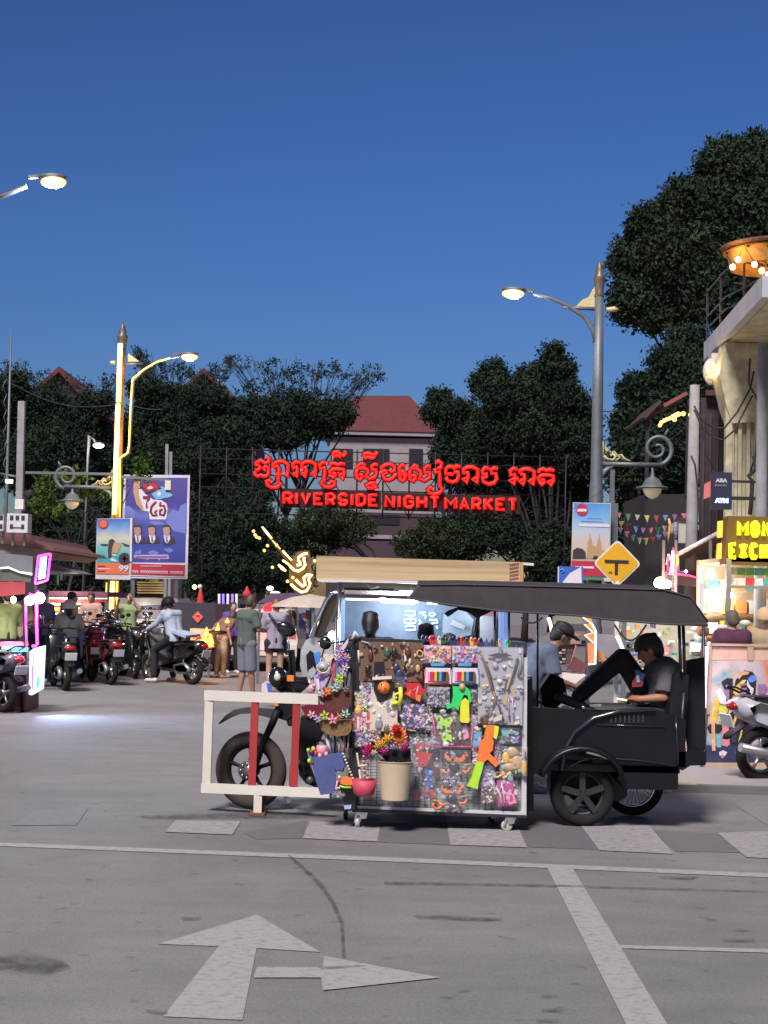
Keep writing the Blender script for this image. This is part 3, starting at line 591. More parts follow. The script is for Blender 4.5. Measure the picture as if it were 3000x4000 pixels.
# condenser boxes on the left roof
AIRC = mat('condenser_case', (.48, .46, .50), .6)
for lb, x0, x1, y0, y1 in (('white ventilated box with dark slots standing on the red tiled roof', 35, 116, 2008, 2082), ('white box half cut by the left edge of the photo, on the red tiled roof', -40, 22, 2014, 2074)):
    d = 25.5; c = W((x0+x1)/2, (y0+y1)/2, d); r = thing('condenser_box', lb, 'air conditioner', (c.x, d, W(x0, y1, d).z)); k = d/F
    q = MB(); q.box(c, ((x1-x0)*k, .3, (y1-y0)*k)); q.build('case', AIRC, r)
    q = MB()
    for i in range(3): q.box((c.x+(-22+i*22)*k, d-.152, c.z+20*k), (13*k, .01, 18*k))
    for i in (-1, 1): q.box((c.x+i*22*k, d-.152, c.z-14*k), (12*k, .01, 18*k))
    q.box((c.x, d-.152, c.z-18*k), (34*k, .012, 4*k)); q.build('vent_slots', BLK, r)
    q = MB()
    for i in (-1, 1): q.bar((c.x+i*.1, d, c.z-(y1-y0)*k/2), (c.x+i*.1, d, c.z-(y1-y0)*k/2-.22), .04)
    q.build('bracket', POLEG, r)
# cables --------------------------------------------------------------
def cable(label, P, d, r=1.6, sag=0, grp=None):
    pts = [W(x, y, d) for x, y in P]; q = MB()
    if len(pts) == 2:
        a, b_ = pts; pts = [a.lerp(b_, i/12)-Vector((0, 0, sag*math.sin(math.pi*i/12))) for i in range(13)]
    q.tube(pts, r*d/F, 5); one(q, 'cable', CABLE, label, 'cable', 'overhead cables')
cable('upper drooping cable from the round utility pole across to the cream wall', [(2712, 1585), (2740, 1640), (2790, 1672), (2830, 1672), (2880, 1610), (2930, 1520), (2945, 1450)], 22.6, 4)
cable('lower drooping cable from the round utility pole across to the cream wall', [(2712, 1600), (2745, 1670), (2790, 1712), (2825, 1718), (2870, 1680), (2940, 1545), (2985, 1600)], 22.5, 4)
cable('dark cable looping steeply down the front of the cream fluted wall', [(2930, 1400), (2925, 1500), (2960, 1560), (2962, 1660), (2950, 1780), (2930, 1850)], 22.5, 4)
cable('thin cable hanging from the round utility pole down to the bank sign', [(2720, 1620), (2745, 1680), (2760, 1780), (2790, 1835)], 23, 3)
cable('cable running down the side of the round utility pole', [(2700, 1780), (2715, 1815), (2725, 1900), (2735, 2060), (2740, 2100)], 23.6, 4)
cable('long thin cable slanting from the dark trees toward the round utility pole', [(2090, 2070), (2700, 1650)], 30, .9, .15)
cable('short cable between the right street lamp and the dark tree', [(2345, 1608), (2420, 1605)], 31, 2.2)
cable('cable from the left mast crossing the trees to the golden post', [(30, 1490), (460, 1580)], 38, 1.8, .3)
cable('cable sagging from the golden post arm toward the scaffold', [(515, 1583), (640, 1598)], 41, 1.6, .05)
cable('thin cable from the left utility pole down to the mast', [(72, 1660), (0, 1760)], 30, 1.6, .1)
cable('bundle of tangled cables knotted against the cream fluted wall', [(2945, 1780), (2955, 1830), (2925, 1860), (2940, 1880), (2935, 1960), (2930, 2010)], 22.4, 9)
# ------------------------------------------------------------------ red lettering on its scaffold
d = 55; root = thing('scaffold_gantry', 'dim pipe scaffold standing across the street that carries the red lettering', 'scaffold', (W(1550, 2350, d).x, d, 0))
PIPE = mat('scaffold_pipe', (.022, .016, .021), .6, .3)
m = MB()
for i in range(15):
    x = 780+i*102; m.ptube([(x+4, 1742+(x-780)*.0244), (x-8, 2350)] if i in (0, 14) else [(x+4, 1742+(x-780)*.0244), (x, 2010+(x-780)*.0244)], d+.35, 3.2, 5)
m.build('upright', PIPE, root)
m = MB()
for y in (1752, 1850, 1902, 2002): m.ptube([(780, y), (2210, y+35)], d+.35, 2.6, 5)
for y in (1790, 1950): m.ptube([(780, y), (2210, y+35)], d+1.1, 2.2, 5)
m.build('ledger', PIPE, root)
m = MB()
for i in range(14):
    x = 780+i*102; dy = (x-780)*.0244
    m.ptube([(x, 1852+dy), (x+102, 2002+dy)] if i % 2 else [(x+102, 1852+dy), (x, 2002+dy)], d+.4, 2, 4)
m.build('brace', PIPE, root)
NEON = mat('red_neon', (.1, .0, .0), emit=1.0, ecol=(1, .004, .004)); NEOF = mat('red_neon_face', (.1, .0, .0), emit=1.3, ecol=(1, .022, .012)); REDB = mat('red_letter_tray', (.012, .002, .003), .8, emit=.0)
C1, C2, C3 = ((970, 1740, .2411), (1370, 1740, .2411), (1770, 1740, .2532))
KH = [(C1, 'letter', [[(110, 290), (200, 240), (270, 290), (330, 265), (335, 205), (290, 185)], [(110, 300), (160, 318), (190, 350), (170, 390), (110, 400)], [(110, 420), (110, 470), (150, 500), (205, 478), (240, 500), (300, 490), (325, 450), (325, 355), (270, 340), (240, 370), (270, 392)]]),
 (C1, 'letter', [[(400, 375), (400, 305), (470, 262), (560, 255), (640, 305), (640, 400), (635, 505), (580, 455)], [(410, 345), (475, 335), (495, 380), (488, 470), (480, 590), (530, 612), (470, 672), (380, 682), (310, 640), (290, 575), (340, 562), (368, 590)], [(430, 470), (530, 470)]]),
 (C1, 'letter', [[(830, 275), (770, 262), (722, 300), (725, 372), (785, 345), (790, 420), (788, 510), (722, 458), (778, 440)]]),
 (C1, 'letter', [[(865, 380), (865, 300), (930, 262), (1010, 262), (1088, 300), (1088, 400), (1078, 512), (1022, 460), (1078, 430)], [(870, 390), (928, 345), (938, 420), (918, 512), (865, 455), (928, 440)]]),
 (C1, 'letter', [[(1270, 285), (1210, 272), (1162, 310), (1165, 380), (1228, 352), (1238, 430), (1232, 560), (1175, 602), (1230, 660), (1310, 680), (1390, 650), (1400, 590), (1340, 582), (1312, 612)]]),
 (C1, 'letter', [[(1325, 335), (1332, 292), (1400, 290), (1450, 312), (1500, 290), (1565, 302)], [(1332, 480), (1322, 420), (1370, 378), (1450, 378), (1548, 390), (1550, 460), (1530, 542), (1472, 480), (1530, 452)], [(1332, 480), (1370, 520), (1408, 490), (1408, 452), (1362, 452)]]),
 (C1, 'vowel_mark', [[(1365, 170), (1390, 112), (1450, 105), (1500, 150), (1540, 168), (1578, 130), (1550, 98)], [(1370, 180), (1450, 162), (1500, 188)]]),
 (C2, 'letter', [[(240, 318), (180, 292), (112, 330), (112, 368), (200, 362), (268, 390), (280, 440), (242, 498), (300, 540), (380, 520), (418, 460), (408, 392), (342, 388), (342, 332), (390, 302), (438, 312)], [(112, 380), (87, 450), (100, 520), (150, 558), (190, 510), (180, 472), (132, 472)]]),
 (C2, 'vowel_mark', [[(212, 190), (222, 132), (290, 122), (340, 150), (400, 150), (428, 122), (390, 112)], [(218, 202), (290, 190), (350, 208), (398, 172)]]),
 (C2, 'letter', [[(420, 602), (320, 612), (252, 640), (290, 688), (370, 690), (400, 652), (332, 650)], [(400, 652), (408, 708)]]),
 (C2, 'letter', [[(500, 420), (500, 352), (570, 312), (640, 302), (708, 340), (710, 410), (660, 430), (642, 392)], [(500, 430), (560, 402), (588, 440), (522, 472), (550, 548), (620, 560), (688, 520), (718, 472)]]),
 (C2, 'letter', [[(898, 340), (830, 315), (792, 350), (792, 450), (802, 550), (840, 578), (878, 540), (878, 442), (842, 412), (822, 458), (850, 472)]]),
 (C2, 'letter', [[(1088, 340), (1030, 322), (972, 368), (1060, 372), (1128, 420), (1138, 470), (1112, 540), (1200, 568), (1278, 520), (1280, 432), (1202, 440), (1198, 370), (1240, 332), (1298, 340)], [(972, 400), (947, 470), (962, 550), (1010, 578), (1048, 530), (1040, 482), (982, 490)]]),
 (C2, 'letter', [[(1372, 280), (1420, 252), (1470, 290), (1458, 368), (1402, 362)], [(1362, 372), (1372, 440), (1438, 422), (1440, 520), (1442, 660), (1488, 710), (1440, 768), (1350, 788), (1270, 768), (1252, 712), (1290, 682), (1340, 700)]]),
 (C2, 'letter', [[(1730, 350), (1590, 342), (1542, 380), (1542, 460), (1620, 462), (1665, 470)], [(1542, 510), (1572, 570), (1650, 592), (1720, 570), (1745, 500), (1740, 430), (1672, 430)], [(1660, 380), (1715, 330), (1775, 345)]]),
 (C3, 'letter', [[(160, 440), (160, 370), (220, 332), (300, 332), (378, 370), (380, 470), (370, 580), (302, 520), (370, 492)], [(170, 425), (228, 412), (230, 490), (210, 580), (152, 515), (220, 500)]]),
 (C3, 'letter', [[(560, 360), (490, 342), (452, 390), (460, 450), (518, 432), (520, 480), (452, 500), (470, 558), (550, 598), (630, 578), (670, 520), (658, 432), (592, 430), (590, 372), (630, 347), (690, 358)]]),
 (C3, 'letter', [[(990, 370), (930, 352), (882, 390), (890, 460), (948, 442), (960, 500), (940, 598), (872, 540), (940, 512), (1010, 510)]]),
 (C3, 'letter', [[(1030, 430), (1030, 392), (1100, 362), (1170, 362), (1248, 400), (1250, 500), (1235, 608), (1172, 550), (1240, 520)], [(1040, 442), (1098, 450), (1100, 530), (1080, 608), (1022, 550), (1088, 520)]]),
 (C3, 'letter', [[(1320, 420), (1332, 382), (1390, 362), (1440, 388), (1490, 370), (1560, 388)], [(1332, 560), (1312, 500), (1360, 462), (1450, 452), (1545, 470), (1545, 550), (1510, 618), (1462, 560), (1530, 540)], [(1332, 560), (1370, 608), (1408, 570), (1400, 532), (1352, 540)]])]
sg = thing('neon_sign', 'large glowing red sign in two lines, ornate Khmer script above RIVERSIDE NIGHT MARKET', 'sign', (W(1580, 1900, d).x, d, W(1580, 2000, d).z))
for (ox, oy, k), nm, strokes in KH:
    m = MB(); P = []
    for s_ in strokes:
        Q = [(ox+x*k, oy+y*k) for x, y in s_]
        m.ptube(Q, d, 7.2, 8, 0, flat=.6); m.ptube(Q, d-.06, 3, 6, 1); m.ptube(Q, d+.12, 12, 8, 2, flat=.2)
    m.build(nm, [NEON, NEOF, REDB], sg)
for wd, x0, x1, yb in (('RIVERSIDE', 1102, 1480, 1972), ('NIGHT', 1500, 1719, 1985), ('MARKET', 1735, 2022, 1992)):
    m = MB(); letters(m, wd, x0, x1, yb-54, yb, d, 6.6); letters(m, wd, x0+3.6, x1-3.6, yb-50.4, yb-3.6, d-.09, 3.0, 1); m.pp([(x0-9, yb-62), (x1+9, yb-62+(x1-x0)*.0244), (x1+9, yb+9+(x1-x0)*.0244), (x0-9, yb+9)], d+.14, .04, 2); m.build('word_'+wd.lower(), [NEON, NEOF, REDB], sg)
for x in (1150, 1400, 1650, 1900, 2100): point('sign_glow', W(x, 1900+(x-1150)*.024, d-.7), 9, (1, .03, .02), .4, sg)
# golden light ornament --------------------------------------------------
d = 42; og = thing('light_ornament', 'golden curled dragon tail ornament of light tubes left of the wooden awning', 'light ornament', (W(1180, 2350, d).x, d, 0))
def oc(pts): return [(950+x*.211, 2020+y*.211) for x, y in pts]
m = MB()
for pts, r in (([(350, 180), (440, 290), (530, 400)], [3, 5.5, 4]), ([(730, 620), (800, 700), (900, 800)], 4), ([(860, 900), (940, 980), (1030, 1000), (1110, 950), (1150, 880), (1125, 800), (1130, 740)], 5), ([(1190, 670), (1100, 690), (1030, 740), (1020, 800), (1062, 850), (1062, 880), (990, 890)], 5),
     ([(650, 880), (720, 945), (790, 1000)], [4, 7, 4]), ([(730, 800), (850, 880)], 4), ([(880, 1240), (980, 1330), (1080, 1390), (1170, 1370), (1222, 1290), (1240, 1220), (1205, 1150), (1272, 1065), (1200, 1060), (1120, 1120), (1140, 1200), (1150, 1260), (1100, 1280), (1030, 1220), (970, 1160)], 5)):
    m.ptube(oc(pts), d-.1, r, 7)
m.build('light_tube', STRIPH, og)
m = MB(); m.ptube(oc([(540, 430), (620, 520), (690, 590)]), d-.1, 2.5, 5)
for x, y in ((190, 260), (220, 330), (300, 390), (250, 370), (450, 530), (540, 930), (820, 1190), (920, 1120), (1325, 810), (620, 520), (390, 620), (1530, 1180)): m.ell(W(*oc([(x, y)])[0], d-.1), .045, 8, 5)
m.build('light_bulb', STRIPL, og)
m = MB(); m.ptube(oc([(860, 2000), (950, 1500), (1000, 1200), (820, 800), (560, 480), (340, 170)]), d+.06, [7, 7, 8, 6, 5, 4], 6, flat=.5)
m.pp(oc([(850, 880), (1000, 640), (1230, 620), (1250, 900), (1320, 1100), (1280, 1330), (1150, 1450), (950, 1400), (850, 1230)]), d+.03, .04); m.build('carved_backing', mat('carved_brown_board', (.10, .055, .02), .7), og)
point('ornament_glow', W(1150, 2220, d-.8), 14, (1, .6, .2), .3, og)
# ------------------------------------------------------------------ billboards and banners
def board(name, label, cat, d, quad, fm, frame=None, group=None):
    """flat board facing the camera; returns root and painter"""
    c = W(sum(q[0] for q in quad)/4, max(q[1] for q in quad), d); r = thing(name, label, cat, c, group)
    m = MB(); m.pp(quad, d, .05); m.build('panel', fm, r); return r
BLUEP = ramp_mat('blue_cloud_print', 2, [(0, (.04, .06, .32)), (.3, (.035, .05, .30)), (.5, (.05, .06, .30)), (.62, (.12, .14, .45)), (.7, (.045, .04, .25)), (1, (.08, .06, .26))], lo=0, hi=3.3)
d = 47; r = board('billboard', 'big blue billboard with flags emblem and three suited men, behind the golden post', 'billboard', d, [(484, 1854), (742, 1856), (732, 2262), (470, 2258)], mat('billboard_frame', (.55, .53, .62), .6))
m = MB(); m.pp([(492, 1866), (733, 1866), (723, 2197), (482, 2196)], d-.01, .008); m.build('poster_print', BLUEP, r)
PR = [mat('print_'+n, c, .6, var=.08, scale=20) for n, c in (('red', (.42, .02, .05)), ('white', (.62, .58, .66)), ('skyblue', (.16, .38, .62)), ('darkred', (.20, .01, .04)), ('gold', (.42, .27, .14)), ('navy', (.02, .03, .14)), ('skin', (.42, .24, .20)), ('suit', (.035, .028, .04)), ('cloud', (.14, .18, .50)), ('lilac', (.42, .34, .62)), ('green', (.05, .22, .14)), ('orange', (.62, .14, .06)), ('hair', (.04, .03, .03)))]
RED, WHI, SKY, DRD, GLD, NVY, SKN, SUI, CLD, LIL, GRN, ORG, HAR = range(13)
def bc(pts): return [(440+x*.1989, 1840+y*.1989) for x, y in pts]
m = MB()
def Lp(m, layer, pts, mi, base): m.pp(pts, base-.012-.004*layer, .003, mi)
for pts in ([(240, 700), (320, 680), (440, 790), (430, 920), (230, 900)], [(1090, 860), (1180, 750), (1290, 790), (1330, 680), (1455, 620), (1450, 1230), (1200, 1180), (1050, 1000)], [(700, 1000), (900, 980), (1050, 1050), (820, 1060)], [(430, 1590), (560, 1540), (560, 1620), (440, 1640)], [(700, 1590), (800, 1550), (900, 1600), (880, 1640), (720, 1640)], [(1000, 1530), (1120, 1510), (1210, 1560), (1100, 1610)]):
    Lp(m, 1, bc(pts), CLD, d)
Lp(m, 2, bc([(410, 200), (450, 150), (540, 180), (520, 300), (640, 450), (800, 560), (960, 570), (1060, 640), (1080, 740), (1060, 900), (1040, 950), (730, 950), (710, 800), (580, 770), (470, 650), (405, 420)]), WHI, d)
Lp(m, 3, bc([(410, 200), (450, 150), (530, 180), (510, 330), (520, 500), (620, 760), (560, 750), (470, 640), (405, 420)]), GLD, d)
Lp(m, 4, bc([(530, 235), (700, 230), (810, 200), (960, 350), (800, 390), (665, 440)]), DRD, d); Lp(m, 5, bc([(580, 265), (820, 230), (900, 330), (700, 395), (650, 370)]), RED, d); Lp(m, 6, bc([(680, 320), (750, 290), (800, 330), (760, 350), (690, 355)]), WHI, d)
Lp(m, 4, bc([(760, 450), (880, 370), (960, 300), (1060, 340), (1180, 480), (1130, 510), (950, 545), (850, 555)]), SKY, d); Lp(m, 5, bc([(870, 440), (900, 395), (950, 420), (940, 480), (890, 490)]), WHI, d)
Lp(m, 4, bc([(590, 490), (740, 490), (735, 560), (680, 620), (690, 720), (650, 740), (650, 640), (680, 560), (600, 550)]), DRD, d)
m.ptube(bc([(850, 600), (760, 700), (745, 800), (790, 870), (870, 870), (830, 810), (870, 770)]), d-.03, 5, 6, DRD, flat=.2); m.ptube(bc([(940, 610), (930, 680), (1010, 680), (1035, 780), (1000, 870), (930, 850), (930, 770), (980, 750)]), d-.03, 5, 6, DRD, flat=.2)
m.build('flag_emblem', PR, r)
for i, (cx, hw) in enumerate(((490, 0), (770, 1), (1060, 2))):
    m = MB(); Lp(m, 2, bc([(cx-105 if i else cx-95, 1430), (cx-100, 1310), (cx-40, 1260), (cx+60, 1260), (cx+150, 1310), (cx+170, 1420)] if i < 2 else [(cx-75, 1450), (cx-70, 1320), (cx-40, 1270), (cx+60, 1260), (cx+150, 1310), (cx+180, 1400), (cx+60, 1460)]), SUI, d)
    Lp(m, 3, bc([(cx-60, 1250), (cx+60, 1250), (cx+70, 1330), (cx+20, 1420), (cx-30, 1400)]), WHI, d); Lp(m, 4, bc([(cx-8, 1290), (cx+14, 1290), (cx+22, 1400), (cx-6, 1400)]), NVY, d)
    Lp(m, 4, bc([(cx-72, 1090), (cx-30, 1060), (cx+30, 1058), (cx+78, 1090), (cx+85, 1200), (cx+60, 1250), (cx-50, 1220), (cx-80, 1160)]), HAR, d); Lp(m, 5, bc([(cx-74, 1120), (cx-20, 1100), (cx+50, 1105), (cx+66, 1180), (cx+40, 1260), (cx-10, 1285), (cx-60, 1230)]), SKN, d)
    m.build('printed_portrait', PR, r)
m = MB(); Lp(m, 2, bc([(410, 1650), (1090, 1640), (1110, 1700), (1090, 1730), (930, 1725), (920, 1760), (890, 1725), (700, 1725), (680, 1750), (660, 1725), (430, 1710)]), LIL, d)
for i in range(16): m.ptube(bc([(440+i*40, 1700), (450+i*40, 1665), (470+i*40, 1680), (466+i*40, 1710)]), d-.025, 1.2, 4, DRD if i % 3 else RED)
m.build('lilac_script_line', PR, r)
m = MB(); Lp(m, 2, bc([(370, 1800), (1440, 1830), (1430, 2090), (360, 2060)]), WHI, d); Lp(m, 3, bc([(372, 1815), (1425, 1845), (1415, 2072), (365, 2040)]), RED, d)
for i in range(12): m.ptube(bc([(550+i*34, 1885), (560+i*34, 1860), (575+i*34, 1872), (572+i*34, 1890)]), d-.03, 1.1, 4, WHI)
for i in range(24):
    x = 380+i*42
    if i in (3, 17): continue
    m.ptube(bc([(x, 2000+i), (x+6, 1950+i), (x+26, 1958+i), (x+28, 2000+i), (x+8, 2005+i)]), d-.03, 1.5, 4, WHI)
m.build('red_caption_band', PR, r)
m = MB(); m.bar(W(520, 2258, d+.1), (W(520, 2350, d).x, d+.1, 0), .12); m.bar(W(690, 2262, d+.1), (W(690, 2350, d).x, d+.1, 0), .12); m.build('post', POLEG, r)
# ornate small golden rack under it
d = 43; c = W(588, 2320, d); r = thing('roof_sign', 'small stack of gold barred boards just below the blue billboard', 'sign', c); m = MB()
for i in range(5): m.pp([(533, 2272+i*10), (641, 2273+i*10), (636, 2279+i*10), (538, 2278+i*10)], d-.05*i, .12)
m.build('gold_slat', mat('gold_slats', (.5, .36, .12), .5), r); m = MB(); m.pp([(540, 2272), (636, 2273), (636, 2334), (540, 2332)], d+.05, .1); m.build('back_panel', BLK, r)
# small banner on the golden post
d = 40.4; SEA = ramp_mat('sea_sunset_print', 2, [(0, (.02, .20, .22)), (.25, (.03, .33, .34)), (.45, (.20, .42, .44)), (.62, (.55, .50, .36)), (.75, (.22, .34, .55)), (.9, (.06, .20, .55)), (1, (.06, .10, .45))], lo=.25, hi=1.7)
def sc_(pts): return [(360+x*.122, 2010+y*.122) for x, y in pts]
r = board('pole_banner', 'pole banner with a long haired figure over turquoise sea and the number 99', 'banner', d, sc_([(150, 130), (1300, 110), (1235, 2090), (105, 2060)]), mat('banner_edge', (.5, .5, .52), .6), group='banners on the lamp posts')
m = MB(); m.pp(sc_([(150, 140), (1210, 130), (1190, 1560), (135, 1545)]), d-.01, .008); m.build('poster_print', SEA, r)
m = MB(); Lp(m, 1, sc_([(135, 1545), (1190, 1560), (1165, 1920), (120, 1900)]), ORG, d)
m.lathe([(.135, 0), (.135, -.01)], W(*sc_([(360, 300)])[0], d-.015), 20, RED, 'y', smooth=False); m.lathe([(.10, -.01), (.10, -.014)], W(*sc_([(360, 300)])[0], d-.018), 16, ORG, 'y', smooth=False)
Lp(m, 3, sc_([(255, 270), (460, 270), (480, 330), (240, 330)]), WHI, d)
ptext(m, '99', *[sc_([(850, 1600)])[0][0], sc_([(1160, 1820)])[0][0], sc_([(0, 1620)])[0][1], sc_([(0, 1820)])[0][1]], d-.03, WHI, .03)
for y in (1640, 1720, 1800): Lp(m, 3, sc_([(180, y), (560 if y == 1720 else 420, y), (560 if y == 1720 else 420, y+28), (180, y+28)]), WHI if y == 1720 else DRD, d)
m.build('orange_price_band', PR, r)
m = MB(); Lp(m, 2, sc_([(520, 960), (540, 830), (630, 770), (720, 830), (740, 950), (690, 1100), (600, 1400), (520, 1400), (500, 1150)]), HAR, d); Lp(m, 3, sc_([(690, 900), (960, 900), (880, 1100), (800, 1240), (620, 1230), (640, 1100)]), GLD, d)
Lp(m, 2, sc_([(260, 940), (500, 940), (500, 1000), (300, 1000)]), SUI, d); Lp(m, 2, sc_([(950, 900), (1190, 980), (1180, 1040), (1020, 1000)]), SUI, d); Lp(m, 3, sc_([(620, 1250), (800, 1290), (740, 1330), (640, 1300)]), WHI, d); Lp(m, 3, sc_([(570, 1400), (690, 1400), (820, 1510), (620, 1490)]), WHI, d)
m.lathe([(.165, 0), (.165, -.008)], W(*sc_([(1035, 1415)])[0], d-.02), 18, SUI, 'y', smooth=False); Lp(m, 4, sc_([(1010, 1320), (1060, 1320), (1060, 1390), (1130, 1400), (1130, 1430), (1060, 1440), (1060, 1510), (1010, 1510), (1010, 1440), (940, 1430), (940, 1400), (1010, 1390)]), WHI, d)
m.build('printed_figure', PR, r)
m = MB(); m.bar(W(*sc_([(1260, 140)])[0], d-.03), W(*sc_([(1240, 1500)])[0], d-.03), .05); m.bar((W(395, 2010, d).x, d+.1, W(0, 2060, d).z), (W(442, 2350, d).x, d+.3, W(0, 2060, d).z), .04); m.build('side_rail', WHT, r)
# banner on the right street lamp
d = 30.6; TW = ramp_mat('temple_sky_print', 2, [(0, (.45, .36, .28)), (.3, (.55, .45, .38)), (.5, (.42, .48, .58)), (.7, (.16, .36, .66)), (1, (.04, .20, .56))], lo=.4, hi=1.7)
def tc(pts): return [(2000+x*.422, 1650+y*.422) for x, y in pts]
r = board('pole_banner', 'pole banner with a twin spired sandstone temple under blue sky and a red band', 'banner', d, tc([(565, 740), (915, 748), (905, 1475), (545, 1440)]), mat('banner_edge', (.5, .5, .52)), group='banners on the lamp posts')
m = MB(); m.pp(tc([(572, 746), (908, 754), (900, 1290), (552, 1278)]), d-.01, .008); m.build('poster_print', TW, r)
m = MB(); Lp(m, 1, tc([(552, 1278), (905, 1290), (902, 1430), (550, 1420)]), RED, d); m.lathe([(.12, 0), (.12, -.01)], W(*tc([(648, 810)])[0], d-.015), 20, RED, 'y', smooth=False); Lp(m, 4, tc([(608, 800), (690, 800), (690, 825), (605, 825)]), WHI, d)
Lp(m, 2, tc([(620, 935), (905, 945), (905, 970), (620, 962)]), WHI, d); Lp(m, 2, tc([(640, 905), (850, 910), (850, 920), (640, 916)]), SKY, d); Lp(m, 2, tc([(700, 880), (830, 884), (830, 892), (700, 888)]), SKY, d)
Lp(m, 2, tc([(585, 1330), (760, 1334), (760, 1352), (585, 1348)]), WHI, d); Lp(m, 2, tc([(590, 1366), (700, 1368), (700, 1376), (590, 1374)]), DRD, d); Lp(m, 2, tc([(550, 1422), (850, 1434), (850, 1462), (545, 1448)]), GRN, d); m.build('red_caption_band', PR, r)
m = MB(); Lp(m, 2, tc([(690, 1260), (700, 1110), (715, 1080), (722, 1020), (732, 1080), (742, 1110), (745, 1140), (785, 1150), (788, 1100), (800, 1080), (808, 1020), (816, 1080), (824, 1110), (830, 1180), (880, 1190), (880, 1262)]), GLD, d); Lp(m, 3, tc([(745, 1262), (760, 1235), (790, 1235), (800, 1262)]), SUI, d)
Lp(m, 2, tc([(560, 1262), (565, 1185), (600, 1160), (650, 1170), (680, 1200), (685, 1262)]), SUI, d); m.build('printed_temple', PR, r)
m = MB(); m.bar(W(2300, 1975, d+.08), W(2300, 2265, d+.08), .04); m.build('back_strut', POLEG, r)
# small blue sign at its foot
d = 29; r = board('small_billboard', 'small blue and white board peeking over the dark canopy left of the temple banner', 'sign', d, [(2178, 2212), (2278, 2214), (2276, 2350), (2176, 2350)], mat('print_blue', (.03, .10, .48), .6))
m = MB(); Lp(m, 1, [(2225, 2240), (2270, 2214), (2274, 2300), (2195, 2300), (2190, 2285)], WHI, d); Lp(m, 1, [(2180, 2214), (2184, 2214), (2182, 2340), (2178, 2340)], WHI, d); m.ptube([(2188, 2228), (2196, 2222), (2204, 2230), (2196, 2236)], d-.02, 2, 4, SKY); m.build('printed_shape', PR, r)
m = MB(); m.bar(W(2230, 2340, d+.1), (W(2228, 2350, d).x, d+.1, 0), .08); m.build('post', POLEG, r)
# yellow T junction sign
d = 27; c = W(2411, 2201, d); k = d/F; r = thing('warning_sign', 'yellow diamond road sign with a black T junction symbol', 'road sign', (c.x, d, 0))
def dia(m, R, y, th, mi):
    pts = []
    for a in (0, 90, 180, 270):
        ctr = Vector((math.cos(rad(a)), 0, math.sin(rad(a))))*(R-14*k)
        for b_ in (-45, -15, 15, 45): pts.append(Vector((c.x, y, c.z))+ctr+Vector((math.cos(rad(a+b_)), 0, math.sin(rad(a+b_))))*14*k)
    m.prism(pts, (0, th, 0), mi)
m = MB(); dia(m, 88*k, d, .02, 0); m.build('rim', WHT, r); m = MB(); dia(m, 80*k, d-.008, .006, 0); p_ = m.build('yellow_face', mat('sign_yellow', (.62, .33, .012), .5, var=.05), r)
m = MB(); m.pp([(2362, 2186), (2456, 2189), (2456, 2202), (2362, 2199)], d-.016, .004); m.pp([(2402, 2199), (2415, 2200), (2413, 2246), (2401, 2246)], d-.016, .004); m.ptube([(2378, 2238), (2386, 2234), (2390, 2240)], d-.013, 2.5, 4); m.build('t_symbol', BLK, p_)
m = MB(); m.tube([(W(2408, 2350, d).x, d+.04, 0), W(2407, 2280, d+.04)], .032, 8); m.build('post', WHT, r)
# ================================================================== RIGHT-HAND BUILDING AND ROOF TERRACE
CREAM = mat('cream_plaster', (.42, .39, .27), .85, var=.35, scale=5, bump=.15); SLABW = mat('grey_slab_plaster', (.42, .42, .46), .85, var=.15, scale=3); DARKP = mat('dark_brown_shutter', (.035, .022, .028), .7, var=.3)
root = thing('corner_building', 'cream corner building with fluted pilasters and a jutting flat roof slab', 'building', (5.3, 23, 0))
m = MB(); m.prism([(5.3, 23, 0), (12.5, 23, 0), (12.5, 29, 0), (6.9, 29, 0)], (0, 0, 5.8)); m.build('wall', CREAM, root)
m = MB()
for i, x in enumerate((5.36, 5.50, 5.63, 5.75, 5.90, 6.05, 6.5)):
    m.bar((x, 22.97, 1.2), (x, 22.97, 4.75), .055 if i else .09, .07)
m.box((5.32, 22.96, 2.9), (.10, .12, 5.7)); m.build('fluting', mat('cream_flute', (.42, .40, .29), .85, var=.25, scale=4), root)
m = MB(); m.prism([(5.25, 22.86, 5.81), (5.15, 22.86, 5.3), (5.27, 22.86, 4.8), (5.36, 22.86, 4.55), (5.9, 22.86, 4.6), (6.2, 22.86, 5.81)], (0, .5, 0)); m.box((8.6, 22.93, 4.95), (5.0, .12, .12)); m.box((8.6, 22.9, 5.45), (5.0, .2, .18)); m.box((8.6, 22.94, 1.25), (5.0, .1, .2)); m.build('bracket', CREAM, root)
m = MB(); m.prism([(5.34, 24.9, 5.86), (5.0, 19.7, 5.86), (12, 19.7, 5.86), (12, 28, 5.86), (6.3, 28, 5.86)], (0, 0, .30)); m.build('roof_slab', SLABW, root)
m = MB(); m.prism([(5.44, 24.8, 5.82), (5.14, 19.9, 5.82), (11.9, 19.9, 5.82), (11.9, 27.9, 5.82), (6.4, 27.9, 5.82)], (0, 0, .038)); m.build('soffit', CREAM, root)
m = MB(); m.box((6.9, 21.3, 6.45), (2.4, .1, .62)); m.build('terrace_parapet', mat('mauve_panel', (.22, .19, .21), .8), root)
m = MB()
for p, q in (((5.33, 24.6), (5.26, 23)), ((5.26, 23), (5.52, 21.3))):
    for z in (6.35, 6.55, 6.98): m.bar((*p, z), (*q, z), .02)
for x, y in ((5.33, 24.6), (5.28, 23.4), (5.36, 22.2), (5.52, 21.3)): m.bar((x, y, 6.15), (x, y, 7.0), .03)
m.box((5.60, 21.28, 6.58), (.16, .12, .85)); m.build('terrace_railing', BLK, root)
